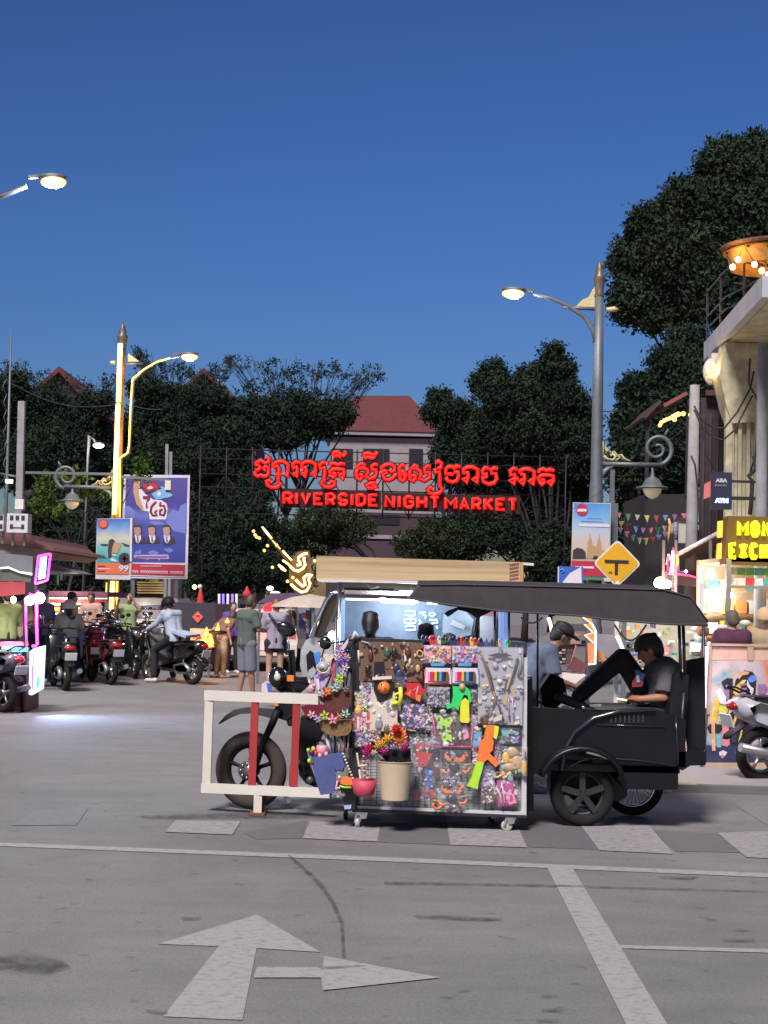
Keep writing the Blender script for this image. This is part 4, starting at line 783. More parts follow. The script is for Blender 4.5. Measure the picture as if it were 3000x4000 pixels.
# neighbour behind, dark shutters
root = thing('shuttered_building', 'dark brown shuttered building in shadow between the round pole and the cream wall', 'building', (5.4, 27.5, 0))
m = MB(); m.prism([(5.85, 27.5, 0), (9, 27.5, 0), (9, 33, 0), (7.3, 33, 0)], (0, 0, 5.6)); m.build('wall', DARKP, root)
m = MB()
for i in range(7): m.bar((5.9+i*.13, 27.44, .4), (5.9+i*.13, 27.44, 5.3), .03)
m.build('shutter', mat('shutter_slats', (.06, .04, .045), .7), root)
m = MB(); m.prism([(5.9, 27.3, 5.62), (9, 27.3, 5.62), (9, 30, 6.0), (6.5, 30, 6.0)], (0, 0, .1)); m.build('roof', ROOFR, root)
# far red roofs left of it
d = 34; r = thing('market_house', 'small house with pale red eave and amber bulbs left of the round pole', 'building', W(2600, 2350, d).xy.to_3d())
m = MB(); m.pp([(2520, 1930), (2700, 1930), (2700, 2350), (2520, 2350)], d, 3); m.bar(W(2530, 1640, d), W(2524, 1940, d), .08); m.bar(W(2690, 1560, d), W(2682, 1940, d), .08); m.build('wall', mat('dark_timber_wall', (.02, .017, .02), .8), r)
m = MB(); m.pp([(2590, 1578), (2682, 1528), (2688, 1540), (2598, 1590)], d-.3, 2.5); m.pp([(2512, 1628), (2580, 1560), (2584, 1572), (2520, 1636)], d-.25, 2.5, 1); m.build('eave', [mat('pink_red_fascia', (.24, .06, .06), .7), mat('dim_fascia', (.05, .03, .03), .7)], r)
bulb = mat('amber_bulb', (1, .6, .15), emit=1.6, ecol=(1, .55, .14)); r = thing('string_light', 'string of amber bulbs rising toward the round utility pole', 'string lights', W(2640, 1640, 33))
m = MB(); pts = [(2578, 1661), (2584, 1650), (2595, 1643), (2605, 1638), (2617, 1634), (2629, 1628), (2640, 1622), (2650, 1618), (2634, 1638), (2669, 1616), (2698, 1621)]
for i, (x, y) in enumerate(pts): m.ell(W(x, y, 33), .045 if i < 5 else .055, 8, 6)
m.build('bulb', bulb, r); m = MB(); m.tube([W(x, y-6, 33) for x, y in pts[:8]+pts[9:]], .008, 4); m.build('wire', CABLE, r)
# terrace parasol with bulbs
d = 22; root = thing('thatched_parasol', 'round thatched terrace parasol lit orange underneath on the corner building roof', 'parasol', (W(2990, 2350, d).x, d, 6.15))
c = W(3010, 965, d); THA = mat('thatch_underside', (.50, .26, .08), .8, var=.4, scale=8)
m = MB(); m.lathe([(.72, -.05), (.74, -.01), (.6, .03), (.3, .08), (.02, .1)], c, 30); m.build('canopy', mat('thatch_top', (.10, .05, .03), .9, var=.4, scale=12), root)
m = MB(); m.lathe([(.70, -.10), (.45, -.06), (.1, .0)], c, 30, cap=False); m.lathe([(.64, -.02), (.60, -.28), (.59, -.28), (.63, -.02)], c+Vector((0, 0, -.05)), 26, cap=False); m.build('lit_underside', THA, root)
m = MB(); m.tube([(c.x, d, 6.15), (c.x, d, c.z)], .035, 8)
for a in range(0, 360, 45): m.bar(c+Vector((0, 0, -.3)), c+Vector((.68*math.cos(rad(a)), .68*math.sin(rad(a)), -.1)), .02)
m.build('pole', BARK, root)
point('parasol_glow', c+Vector((0, 0, -.2)), 22, (1, .55, .15), .15, root); point('parasol_glow', c+Vector((-.75, -.5, -.2)), 10, (1, .55, .15), .08, root)
WB = mat('warm_bulb', (1, .8, .5), emit=8, ecol=(1, .78, .42)); r = thing('string_light', 'swag of round warm bulbs hanging under the thatched parasol', 'string lights', W(2930, 1080, 21.3))
m = MB()
for x, y in ((2862, 1043), (2883, 1014), (2947, 1033), (2976, 1058), (3002, 1072), (3030, 1080)): m.ell(W(x, y, 21.3), .042, 10, 8)
m.build('bulb', WB, r); m = MB(); m.tube([W(x, y, 21.3) for x, y in ((2840, 1000), (2862, 1037), (2883, 1008), (2908, 960), (2947, 1027), (2976, 1052), (3002, 1066), (3030, 1074))], .008, 4); m.build('wire', CABLE, r)
r = thing('wall_lantern', 'flower shaped warm lantern cluster at the left end of the cream roof slab', 'lantern', W(2775, 1490, 23.5)); d = 23.5
m = MB()
for x, y, a, b_ in ((2776, 1425, 6, 9), (2764, 1450, 7, 12), (2792, 1448, 7, 18), (2778, 1472, 10, 8), (2776, 1440, 8, 5)): m.ell(W(x, y, d-.12), (a*d/F, .04, b_*d/F), 10, 6)
m.build('glowing_petal', STRIPL, r); m = MB(); m.ell(W(2779, 1452, d), (.14, .1, .22), 14, 8); m.box(W(2785, 1420, d+.1), (.1, .25, .3)); m.build('housing', SLABW, r); point('lantern_glow', W(2776, 1450, d-.35), 6, (1, .7, .3), .08, r)
# bank sign ------------------------------------------------------------
d = 22; NB = mat('navy_sign_box', (.018, .022, .05), .5); c = W(2817, 1918, d); k = d/F; r = thing('bank_sign', 'narrow navy sign box with a glowing ATM on brackets off the cream wall', 'sign', c)
m = MB(); m.box(c, (74*k, .16, 144*k)); m.build('box', NB, r)
m = MB(); ptext(m, 'ABA', 2795, 2841, 1868, 1884, d-.085, 0, .05); ptext(m, 'BANK', 2793, 2841, 1891, 1899, d-.085, 1, .02); m.build('lettering', [mat('grey_letters', (.5, .5, .56), .5), mat('dim_grey_letters', (.22, .22, .26), .5)], r)
m = MB(); ptext(m, 'ATM', 2792, 2845, 1945, 1964, d-.085, 0, .06); m.build('atm_lettering', mat('atm_glow', (.55, .65, 1), emit=1.6, ecol=(.45, .55, 1)), r)
m = MB(); m.bar(W(2852, 1880, d), W(2960, 1883, d), .035); m.bar(W(2852, 1946, d), W(2958, 1948, d), .05); m.build('bracket', BLK, r)
m = MB(); m.pp([(2752, 1890), (2778, 1878), (2775, 1940), (2749, 1950)], 22.4, .02); one(m, 'flag', mat('pink_cloth', (.58, .16, .18), .8), 'small pink flag hanging at the left side of the navy bank sign', 'flag')
# money exchange kiosk ---------------------------------------------------
d = 20.5; k = d/F; SGB = mat('gold_brown_sign', (.12, .07, .012), .45, var=.1); YEL = mat('yellow_letters', (1, .95, .02), emit=1.0, ecol=(.95, .85, .005))
r = thing('exchange_sign', 'gold brown sign box with glowing yellow MONEY EXCHANGE letters', 'sign', W(2990, 2206, d)); c0 = W(2832, 2205, d); c1 = W(2840, 2015, d)
m = MB(); m.prism([(c0.x, d, c0.z), (c0.x+2.0, d, c0.z), (c0.x+2.0, d, c1.z), (c1.x+.02, d, c1.z)], (0, .35, 0)); m.build('box', SGB, r)
m = MB(); letters(m, 'MONEY', 2878, 3098, 2032, 2099, d-.02, 8.5, gap=.12); letters(m, 'EXCHANGE', 2845, 3165, 2117, 2186, d-.02, 8.5, gap=.12); m.build('lettering', YEL, r)
m = MB(); m.pp([(2806, 2036), (2824, 2034), (2822, 2098), (2804, 2101)], d+.1, .06); m.pp([(2804, 2124), (2820, 2120), (2818, 2182), (2801, 2184)], d+.1, .06); m.build('amber_end_light', mat('amber_panel', (1, .5, .05), emit=.8, ecol=(1, .42, .03)), r)
point('exchange_glow', W(2930, 2120, d-.7), 4, (1, .85, .1), .3, r); point('exchange_glow', W(3050, 2120, d-.7), 4, (1, .85, .1), .3, r)
r = thing('exchange_kiosk', 'brightly lit money exchange kiosk with glass front and shelves below the yellow letters', 'kiosk', (W(2950, 2350, d).x, d, 0)); a = W(2836, 2350, d).x
m = MB(); m.box((a+1.2, d+1.9, 1.2), (2.4, .08, 2.4)); m.box((a+2.4, d+1, 1.2), (.08, 1.8, 2.4)); m.box((a+1.2, d+.95, 2.36), (2.4, 1.9, .06)); m.build('wall', mat('kiosk_cream_wall', (.62, .52, .34), .7), r)
m = MB(); m.box((a+.03, d+.02, 1.2), (.07, .07, 2.35)); m.bar((a, d, 1.98), (a+2, d, 1.98), .04); m.bar((a+.82, d, .9), (a+.82, d, 1.98), .03); m.build('door_frame', mat('aluminium_frame', (.35, .36, .36), .4, .6), r)
m = MB(); m.box((a+.74, d-.02, 1.45), (.05, .04, 1.1)); m.build('light_tube', mat('white_led_tube', (.9, .9, 1), emit=12), r)
GOODS = [mat('goods_'+n, c, .6, var=.3, scale=14) for n, c in (('teal', (.08, .28, .26)), ('orange', (.62, .22, .05)), ('yellow', (.65, .45, .06)), ('brown', (.30, .13, .05)), ('white', (.6, .58, .52)), ('pink', (.6, .18, .25)), ('green', (.12, .35, .10)), ('blue', (.08, .15, .45)), ('dark', (.05, .04, .04)), ('red', (.5, .04, .04)))]
m = MB()
for i in range(9):
    for j in range(5): m.box((a+.15+i*.2, d+1.6-.1*(j % 2), .75+j*.32), (.17, .2, random.uniform(.14, .26)), random.choice([0, 1, 2, 3, 4, 4, 0, 8]))
for i in range(7): m.box((a+.12+i*.12, d+.15, 2.06), (.11, .05, .1), random.choice([4, 0, 4, 9]))
for i in range(7): m.box((a+.12+i*.12, d+.15, 2.2), (.11, .05, .1), random.choice([4, 0, 6]))
m.build('goods_item', GOODS, r); m = MB()
for j in range(4): m.box((a+1.1, d+1.6, .6+j*.33), (2.1, .4, .03))
m.box((a+1.1, d+.35, .5), (2.0, .4, 1.0)); m.build('counter_shelf', GOODS[3], r)
point('kiosk_light', (a+1.0, d+.8, 2.2), 5, (1, .85, .55), .2, r); point('kiosk_light', (a+.5, d+.5, 1.9), 4, (1, .8, .5), .2, r)
# awning beside kiosk
d = 24; r = thing('fabric_awning', 'sloping grey awning with a pale edge pole left of the amber end lights', 'awning', W(2700, 2260, d)); AWN = mat('mauve_grey_fabric', (.20, .17, .18), .85)
m = MB(); A, B, C_, D_ = W(2610, 2180, 23), W(2810, 2075, 23), W(2815, 2190, 26), W(2640, 2235, 26)
m.prism([A, B, C_, D_], (0, 0, .02)); m.pp([(2640, 2175), (2806, 2090), (2806, 2240), (2640, 2240)], 26.2, .03); m.build('fabric', AWN, r); m = MB(); m.tube([A-Vector((0, .03, .02)), B-Vector((0, .03, .02))], .035, 8); m.build('edge_pole', WHT, r)
m = MB()
for x in (2628, 2800): m.tube([W(x, 2150, 23.1), (W(x, 2150, 23.1).x, 23.1, 0)], .025, 6)
m.build('post', POLEG, r)
# pink neon stall ------------------------------------------------------
PK = mat('red_pink_neon', (1, .03, .12), emit=1.6, ecol=(1, .03, .14)); d = 22.5; r = thing('night_stall', 'street stall edged in red pink neon with dazzling white bulbs right of the dark canopy', 'stall', (W(2700, 2350, d).x, d, 0)); k = d/F
m = MB()
for x in (2592, 2640, 2775): m.bar(W(x, 2110, d), (W(x, 2350, d).x, d, 0), .04)
m.box((W(2690, 2350, d).x, d+.5, .5), (.75, .9, 1.0)); m.pp([(2600, 2232), (2790, 2262), (2790, 2300), (2600, 2280)], d+.9, .05); m.build('frame', mat('stall_steel', (.18, .17, .18), .5, .4), r)
m = MB(); m.ptube([(2600, 2238), (2690, 2248), (2740, 2262), (2790, 2270)], d, 4, 6); m.ptube([(2598, 2238), (2602, 2280), (2640, 2295)], d, 3, 6); m.ptube([(2725, 2308), (2790, 2310)], d-.1, 4.5, 6); m.ptube([(2628, 2140), (2632, 2150), (2640, 2150), (2648, 2156), (2650, 2230)], d, 3, 6); m.ptube([(2610, 2170), (2608, 2230)], d, 4, 6); m.build('neon_edge', PK, r)
m = MB(); m.ell(W(2578, 2278, d), .09, 12, 8); m.ell(W(2608, 2282, d), .06, 10, 6); m.build('amber_bulb', mat('amber_flood', (1, .7, .3), emit=40, ecol=(1, .66, .28)), r)
m = MB()
for x, y, q in ((2776, 2240, .07), (2793, 2322, .085), (2798, 2352, .11), (2848, 2336, .09), (2818, 2385, .03), (2740, 2226, .03), (2680, 2232, .02)): m.ell(W(x, y, d-.5), q, 12, 8)
m.build('white_bulb', mat('white_flood', (1, 1, 1), emit=14, ecol=(.95, .97, 1)), r)
m = MB(); m.ptube([(2632, 2150), (2630, 2200), (2622, 2245)], d+.05, [8, 10, 8], 8); m.ptube([(2612, 2165), (2606, 2205)], d+.05, 5, 6); m.build('glowing_bottle_figure', mat('white_glow_plastic', (.9, .85, .95), emit=.8), r)
m = MB(); m.ptube([(2642, 2165), (2646, 2195), (2642, 2215)], d, [6, 7, 5], 8, 0); m.build('green_bottle', mat('green_orange_print', (.5, .45, .05), emit=.8), r)
point('stall_light', W(2795, 2345, d-.9), 22, (.95, .97, 1), .1, r); point('stall_light', W(2585, 2280, d-.4), 14, (1, .65, .3), .08, r); point('stall_light', W(2700, 2260, d-.5), 10, (1, .1, .2), .2, r)
# goods table behind boards (between canopy and kiosk)
d = 19; r = thing('goods_table', 'table of green and white wares behind the painting boards', 'table', (W(2860, 2350, d).x, d, 0))
m = MB(); m.box((W(2880, 2350, d).x, d, .9), (1.1, .7, .05)); 
for i in (-1, 1):
    for j in (-1, 1): m.bar((W(2880, 2350, d).x+i*.5, d+j*.3, 0), (W(2880, 2350, d).x+i*.5, d+j*.3, .9), .04)
m.build('table_top', WHT, r); m = MB()
for i in range(60):
    c = Vector((W(2880, 2350, d).x+random.uniform(-.55, .5), d+random.uniform(-.3, .3), .95+random.uniform(0, .55)*(i % 2)))
    m.ell(c, (random.uniform(.04, .09), .05, random.uniform(.03, .08)), 8, 5, random.choice([6, 4, 4, 2, 0, 1, 3, 4]))
m.build('ware', GOODS, r)
# bunting ---------------------------------------------------------------
d = 33; BU = [mat('bunting_'+n, c, .8) for n, c in (('pink', (.5, .16, .28)), ('blue', (.12, .24, .5)), ('yellow', (.45, .42, .12)), ('green', (.08, .25, .14)), ('violet', (.2, .12, .3)), ('red', (.35, .06, .06)), ('white', (.35, .4, .38)))]
for n, (lb, y0, x0, x1, sg_, yy) in enumerate((('upper row of small coloured pennants right of the temple banner', 2000, 2405, 2695, 12, 0), ('lower row of coloured pennants with clear pink and blue ones right of the temple banner', 2035, 2415, 2640, 26, 0), ('lowest faint swag of pennants above the yellow warning sign', 2060, 2410, 2610, 40, 0))):
    r = thing('bunting', lb, 'bunting', W((x0+x1)/2, y0, d+n*.2), 'bunting strings'); m = MB(); pts = [(x0+(x1-x0)*i/16, y0+sg_*math.sin(math.pi*i/16)) for i in range(17)]; m.ptube(pts, d+n*.2, 1, 4); m.build('cord', CABLE, r)
    for i in range(9):
        x, y = pts[i*2][0]+4, pts[i*2][1]; m = MB(); h = random.uniform(24, 34); m.pp([(x-2, y), (x+20, y+1), (x+9+random.uniform(-3, 3), y+h)], d+n*.2, .008); m.build('pennant', BU[(i*3+n*2) % 7], r)
d = 27; r = thing('hanging_lantern_rack', 'rack with an orange fish shape, speckled tube and pale box left of the round pole', 'lantern', W(2650, 2060, d))
m = MB(); m.ptube([(2612, 2025), (2618, 2050), (2612, 2090), (2610, 2120)], d, [4, 7, 5, 2], 6); m.build('orange_fish', mat('orange_fish_skin', (.6, .35, .12), .5, emit=0), r)
m = MB(); m.ptube([(2638, 2040), (2640, 2115)], d, 9, 8); m.build('speckled_tube', mat('speckled', (.18, .18, .28), .6, var=.9, scale=30), r); m = MB(); m.pp([(2652, 2030), (2686, 2032), (2684, 2122), (2650, 2120)], d, .2); m.build('pale_box', mat('pale_green_box', (.42, .43, .36), .7), r); m = MB(); m.pp([(2650, 2022), (2690, 2024), (2688, 2033), (2650, 2031)], d-.05, .3); m.build('red_lid', ROOFR, r)
# ------------------------------------------------------------------ painting boards on the right
def painting_mat():
    m = bpy.data.materials.new('abstract_oil_paint'); m.use_nodes = True; n = m.node_tree; p = n.nodes['Principled BSDF']; L = n.links
    t = n.nodes.new('ShaderNodeTexCoord'); z = n.nodes.new('ShaderNodeTexNoise'); z.inputs['Scale'].default_value = 2.6; z.inputs['Detail'].default_value = 5; z.inputs['Distortion'].default_value = 1.2
    s = n.nodes.new('ShaderNodeSeparateXYZ'); a = n.nodes.new('ShaderNodeMath'); a.operation = 'MULTIPLY_ADD'; a.inputs[1].default_value = .42; c = n.nodes.new('ShaderNodeValToRGB'); e = c.color_ramp.elements
    L.new(t.outputs['Object'], z.inputs['Vector']); L.new(t.outputs['Object'], s.inputs[0]); L.new(s.outputs[0], a.inputs[0])
    ms = n.nodes.new('ShaderNodeMath'); ms.operation = 'SUBTRACT'; ms.inputs[1].default_value = -.0; L.new(z.outputs[0], ms.inputs[0]); L.new(ms.outputs[0], a.inputs[2]); L.new(a.outputs[0], c.inputs[0])
    st = [(.1, (.04, .16, .26)), (.28, (.10, .30, .36)), (.4, (.45, .36, .30)), (.5, (.50, .42, .42)), (.6, (.40, .34, .36)), (.72, (.55, .20, .12)), (.85, (.45, .05, .08))]
    e[0].position, e[0].color = st[0][0], (*st[0][1], 1); e[1].position, e[1].color = st[-1][0], (*st[-1][1], 1)
    for q, k_ in st[1:-1]: x = e.new(q); x.color = (*k_, 1)
    L.new(c.outputs[0], p.inputs['Base Color']); p.inputs['Roughness'].default_value = .45; return m
d = 15.4; r = thing('painting_board', 'wide painted board of colourful striped figures standing on the right pavement behind the white scooter', 'painting', (W(2900, 2350, d).x, d, .045))
def qc(pts): return [(2700+x*.2713, 2450+y*.2713) for x, y in pts]
ex = 900
m = MB(); m.pp(qc([(275, 232), (1106+ex, 265), (1106+ex, 290), (290, 270)]), d, .04); m.pp(qc([(275, 240), (300, 270), (265, 1250), (215, 1250)]), d, .04); m.pp(qc([(200, 1955), (1010+ex, 1960), (1010+ex, 2040), (200, 2030)]), d-.02, .2); m.pp(qc([(810, 270), (900, 275), (895, 475), (815, 475)]), d+.005, .03); m.build('wooden_frame', mat('raw_wood', (.42, .30, .20), .7, var=.2), r)
m = MB(); m.pp(qc([(300, 290), (1100+ex, 300), (1100+ex, 470), (295, 470)]), d+.03, .02); m.build('peach_panel', mat('peach_panel', (.55, .36, .26), .8), r)
m = MB(); m.pp(qc([(295, 478), (1100+ex, 470), (1100+ex, 1950), (205, 1950)]), d+.02, .02); m.build('canvas', painting_mat(), r)
PT = [mat('paint_'+n, c, .45, var=.35, scale=12) for n, c in (('black', (.02, .018, .025)), ('yellow', (.58, .42, .06)), ('lime', (.50, .55, .06)), ('peach', (.60, .32, .18)), ('teal', (.15, .38, .40)), ('pink', (.60, .22, .24)), ('white', (.6, .6, .6)), ('blue', (.10, .20, .55)), ('navy', (.03, .035, .09)), ('violet', (.25, .14, .25)))]
m = MB(); bd = d+.02
for L_, pts, mi in ((1, [(205, 1700), (1106, 1700), (1106, 1950), (205, 1950)], 8), (1, [(430, 790), (520, 730), (600, 740), (600, 960), (560, 1080), (500, 1050), (480, 900)], 0), (2, [(470, 900), (550, 900), (545, 1060), (490, 1030)], 9), (2, [(300, 1200), (350, 1010), (420, 1040), (400, 1150), (360, 1380), (290, 1380)], 1), (2, [(400, 1120), (505, 1130), (500, 1380), (400, 1360)], 2), (3, [(350, 930), (420, 880), (500, 1000), (500, 1120), (420, 1100)], 6),
    (2, [(230, 1440), (280, 1390), (440, 1400), (450, 1480), (400, 1520), (260, 1520)], 0), (3, [(290, 1380), (340, 1380), (350, 1780), (300, 1780)], 3), (3, [(370, 1560), (430, 1540), (430, 1730), (370, 1730)], 4), (2, [(440, 1420), (540, 1400), (545, 1680), (520, 1720), (440, 1700)], 5),
    (1, [(520, 1240), (600, 960), (640, 760), (760, 620), (880, 640), (940, 720), (920, 1050), (1106, 1000), (1106, 1500), (700, 1700), (560, 1700)], 0), (3, [(605, 940), (640, 850), (740, 760), (800, 760), (720, 850), (700, 950), (700, 1180), (620, 1420), (580, 1440), (650, 1200), (650, 1000)], 1), (4, [(560, 1080), (610, 980), (640, 1000), (620, 1170), (530, 1280)], 3), (3, [(820, 740), (870, 690), (930, 700), (945, 760), (880, 795), (830, 790)], 7), (4, [(810, 760), (850, 850), (900, 880), (890, 950), (840, 1000), (850, 900), (800, 840)], 6),
    (3, [(660, 700), (740, 630), (840, 640), (820, 680), (740, 690), (690, 750)], 3), (4, [(700, 820), (790, 800), (800, 830), (710, 850)], 9), (4, [(705, 880), (800, 870), (800, 900), (710, 910)], 9), (4, [(710, 940), (800, 930), (800, 960), (715, 970)], 9), (4, [(720, 1000), (800, 990), (800, 1015), (720, 1030)], 9), (3, [(570, 1460), (690, 1400), (640, 1680), (590, 1650)], 8), (4, [(650, 1760), (720, 1480), (740, 1480), (690, 1760)], 1), (3, [(400, 1800), (460, 1770), (520, 1800), (480, 1860), (410, 1850)], 6), (4, [(440, 1830), (480, 1850), (460, 1890), (430, 1880)], 5),
    (3, [(960, 820), (1060, 820), (1100, 880), (1060, 960), (960, 950)], 9), (3, [(640, 1790), (700, 1800), (690, 1840), (640, 1830)], 4), (3, [(700, 1800), (800, 1790), (790, 1830), (710, 1835)], 7)):
    m.pp(qc(pts), bd-.002-.003*L_, .002, mi)
m.build('painted_figures', PT, r)
m = MB()
for x in (2800, 3010, 3200): m.bar(W(x, 2530, d+.05), (W(x, 2350, d).x, d+.6, .05), .05)
m.build('rear_strut', MATS['raw_wood'], r)
r = thing('light_tube', 'upright lilac white light tube at the left edge of the painting board', 'lamp', W(2748, 2800, d-.1)); m = MB(); m.ptube([(2762, 2526), (2754, 2640), (2750, 2765)], d-.1, 8.5, 8); m.build('tube', mat('lilac_led', (.95, .8, 1), emit=1.6, ecol=(.85, .62, 1)), r); m = MB(); m.bar(W(2752, 2520, d), (W(2748, 2350, d).x, d, .05), .03); m.build('stand', BLK, r); point('tube_glow', W(2750, 2640, d-.5), 9, (.9, .7, 1), .2, r)
# ================================================================== PEOPLE
SK = mat('skin_light', (.42, .25, .18), .55, var=.06); SKD = mat('skin_tan', (.26, .14, .095), .55, var=.06); HAIRB = mat('black_hair', (.012, .010, .012), .55); HAIRR = mat('reddish_hair', (.20, .06, .03), .55); HAIRN = mat('brown_hair', (.06, .035, .022), .6); EYE = mat('eye_dark', (.01, .01, .01), .3); SHOEW = mat('white_shoe', (.55, .53, .50), .6)
def cloth(n, c): return mat('cloth_'+n, c, .85, var=.14, scale=9, bump=.2)
def person(label, loc, rz, J=None, s=1.0, skin=SK, shirt=None, pants=None, hair=HAIRB, shoe=SHOEW, sleeve='short', leg='long', female=False, hairlen=0, vox=.016, group=None, cap=None, lift=0, tail=False, body_only=None, longshirt=0, face=True):
    """joint positions in metres for a 1.70 m body; +y is where the person faces"""
    D = dict(head=(0, .02, 1.585), neck=(0, 0, 1.44), chest=(0, 0, 1.27), belly=(0, 0, 1.08), pel=(0, 0, .93), shl=(-.18, 0, 1.40), shr=(.18, 0, 1.40), ell=(-.24, -.02, 1.12), elr=(.24, -.02, 1.12), wrl=(-.25, .06, .88), wrr=(.25, .06, .88),
             hpl=(-.095, 0, .90), hpr=(.095, 0, .90), knl=(-.105, .02, .49), knr=(.105, .02, .49), anl=(-.11, -.01, .085), anr=(.11, -.01, .085), tol=(-.12, .15, .03), tor=(.12, .15, .03), hdl=None, hdr=None, look=(0, 1, 0))
    D.update(J or {}); D = {k: (Vector(v)*(s if k != 'look' else 1) if v is not None else None) for k, v in D.items()}
    w_ = .9 if female else 1.0; q = s
    r = bpy.data.objects.new('person', None); COL.objects.link(r); r.location = (*loc[:2], (loc[2] if len(loc) > 2 else 0)+lift); r.rotation_euler = (0, 0, rz); r['_w'] = (0, 0, 0); tag(r, label, 'person', group)
    lk = D['look'].normalized(); side = lk.cross(Vector((0, 0, 1))).normalized(); up = side.cross(lk)
    H = D['head']; R = Matrix((side, lk, up)).transposed()
    m = MB(); m.ell(H, (.074*q, .094*q, .112*q), 16, 12, rot=R); m.ell(H+(lk*.025-up*.05)*q, (.058*q, .07*q, .07*q), 12, 8, rot=R)
    m.caps(H+(lk*.088+up*.012)*q, H+(lk*.104-up*.025)*q, .012*q, .017*q, 8)
    m.caps(H+(lk*.07-up*.062)*q+side*.02*q, H+(lk*.07-up*.062)*q-side*.02*q, .02*q, .02*q, 8)
    for sd in (-1, 1): m.ell(H+side*sd*.078*q-up*.01*q, (.012*q, .02*q, .032*q), 8, 6, rot=R)
    m.caps(D['neck']-Vector((0, 0, .06))*q, H-up*.06*q, .056*q, .052*q)
    sd_ = (D['shr']-D['shl']).normalized()*.055*q*w_
    for o in (sd_, -sd_): m.caps(D['chest']+o, D['belly']+o, .108*w_*q, .094*w_*q); m.caps(D['belly']+o, D['pel']+o, .094*w_*q, .108*w_*q)
    m.caps(D['shl'], D['shr'], .062*q, .062*q)
    m.caps(D['chest'].lerp(D['shl'], .5), D['chest'].lerp(D['shr'], .5), .11*w_*q, .11*w_*q)
    for t in 'lr':
        a, b_, c = D['sh'+t], D['el'+t], D['wr'+t]; m.caps(a, b_, .052*w_*q, .040*w_*q); m.caps(b_, c, .040*w_*q, .027*w_*q)
        hd = D['hd'+t]; dr = ((hd-c) if hd is not None else (c-b_)).normalized(); pal = c+dr*.05*q; m.caps(c, pal+dr*.03*q, .030*q, .034*q, 8)
        sv = dr.cross(Vector((0, 0, 1))); sv = sv.normalized() if sv.length > .1 else Vector((1, 0, 0)); nv = sv.cross(dr)
        for fi, (off, ln) in enumerate(((-.026, .062), (-.009, .074), (.009, .070), (.026, .055))):
            p0 = pal+sv*off*q+dr*.03*q; p1 = p0+(dr*.6-nv*.25)*ln*q; m.caps(p0, p1, .0095*q, .0085*q, 6); m.caps(p1, p1+(dr*.25-nv*.5)*ln*.7*q, .0085*q, .007*q, 6)
        m.caps(pal-sv*.028*q-dr*.02*q, pal-sv*.05*q+dr*.035*q, .011*q, .009*q, 6)
        h, k_, an, to = D['hp'+t], D['kn'+t], D['an'+t], D['to'+t]
        m.caps(h, k_, .085*q, .055*q); m.caps(k_, k_.lerp(an, .35), .053*q, .056*q); m.caps(k_.lerp(an, .35), an, .056*q, .033*q); m.caps(an-Vector((0, 0, .02))*q, to, .036*q, .028*q)
    body = blob(m, 'body', skin, r, vox)
    # hair
    m = MB(); hz = H+(up*.018-lk*.020)*q; m.ell(hz, (.088*q, .098*q, .112*q), 14, 10, rot=R)
    m.ell(H+(-lk*.045-up*.01)*q, (.080*q, .066*q, .09*q), 12, 8, rot=R)
    for i in range(10):
        a = i*36; m.ell(hz+(side*math.cos(rad(a))*.05+lk*math.sin(rad(a))*.055+up*.075)*q, (.034*q, .034*q, .022*q), 8, 5, rot=R)
    if hairlen: m.caps(H+(-lk*.05)*q, H+(-lk*.075-up*hairlen)*q, .075*q, .05*q)
    if tail: m.caps(H+(-lk*.10+up*.02)*q, H+(-lk*.13-up*.22)*q, .035*q, .018*q)
    blob(m, 'hair', hair, r, vox*.9, 1)
    if face:
        m = MB()
        for sd in (-1, 1): m.ell(H+(lk*.088+side*sd*.03+up*.008)*q, (.013*q, .008*q, .007*q), 8, 5, rot=R); m.caps(H+(lk*.088+side*sd*.018+up*.03)*q, H+(lk*.082+side*sd*.043+up*.03)*q, .005*q, .004*q, 6)
        m.caps(H+(lk*.092-side*.018-up*.055)*q, H+(lk*.092+side*.018-up*.055)*q, .005*q, .005*q, 6, 1); m.build('face_features', [EYE, mat('lip', (.25, .09, .07), .5)], r, 'local')
    if shirt:
        m = MB(); g = .022*q; hm = D['pel']-Vector((0, 0, .05+longshirt*1.6))*q
        for o in (sd_, -sd_): m.caps(D['chest']+o, D['belly']+o, .108*w_*q+g, .104*w_*q+g); m.tube([D['belly']+o, D['pel']+o, hm+o], [.104*w_*q+g, .114*w_*q+g, .116*w_*q+g+longshirt*.15], 14)
        m.caps(D['shl'], D['shr'], .068*q+g*.6, .068*q+g*.6)
        m.caps(D['chest'].lerp(D['shl'], .55), D['chest'].lerp(D['shr'], .55), .115*w_*q+g, .115*w_*q+g)
        for t in 'lr':
            a, b_, c = D['sh'+t], D['el'+t], D['wr'+t]
            if sleeve == 'long': m.caps(a, b_, .060*q+g*.5, .050*q+g*.5); m.caps(b_, b_.lerp(c, .93), .050*q+g*.5, .036*q+g*.4)
            elif sleeve == 'short': m.caps(a, a.lerp(b_, .3), .062*q+g*.6, .060*q+g*.6); m.tube([a.lerp(b_, .2), a.lerp(b_, .85)], [.060*q+g*.6, .066*q+g*.6], 12)
        blob(m, 'shirt', shirt, r, vox)
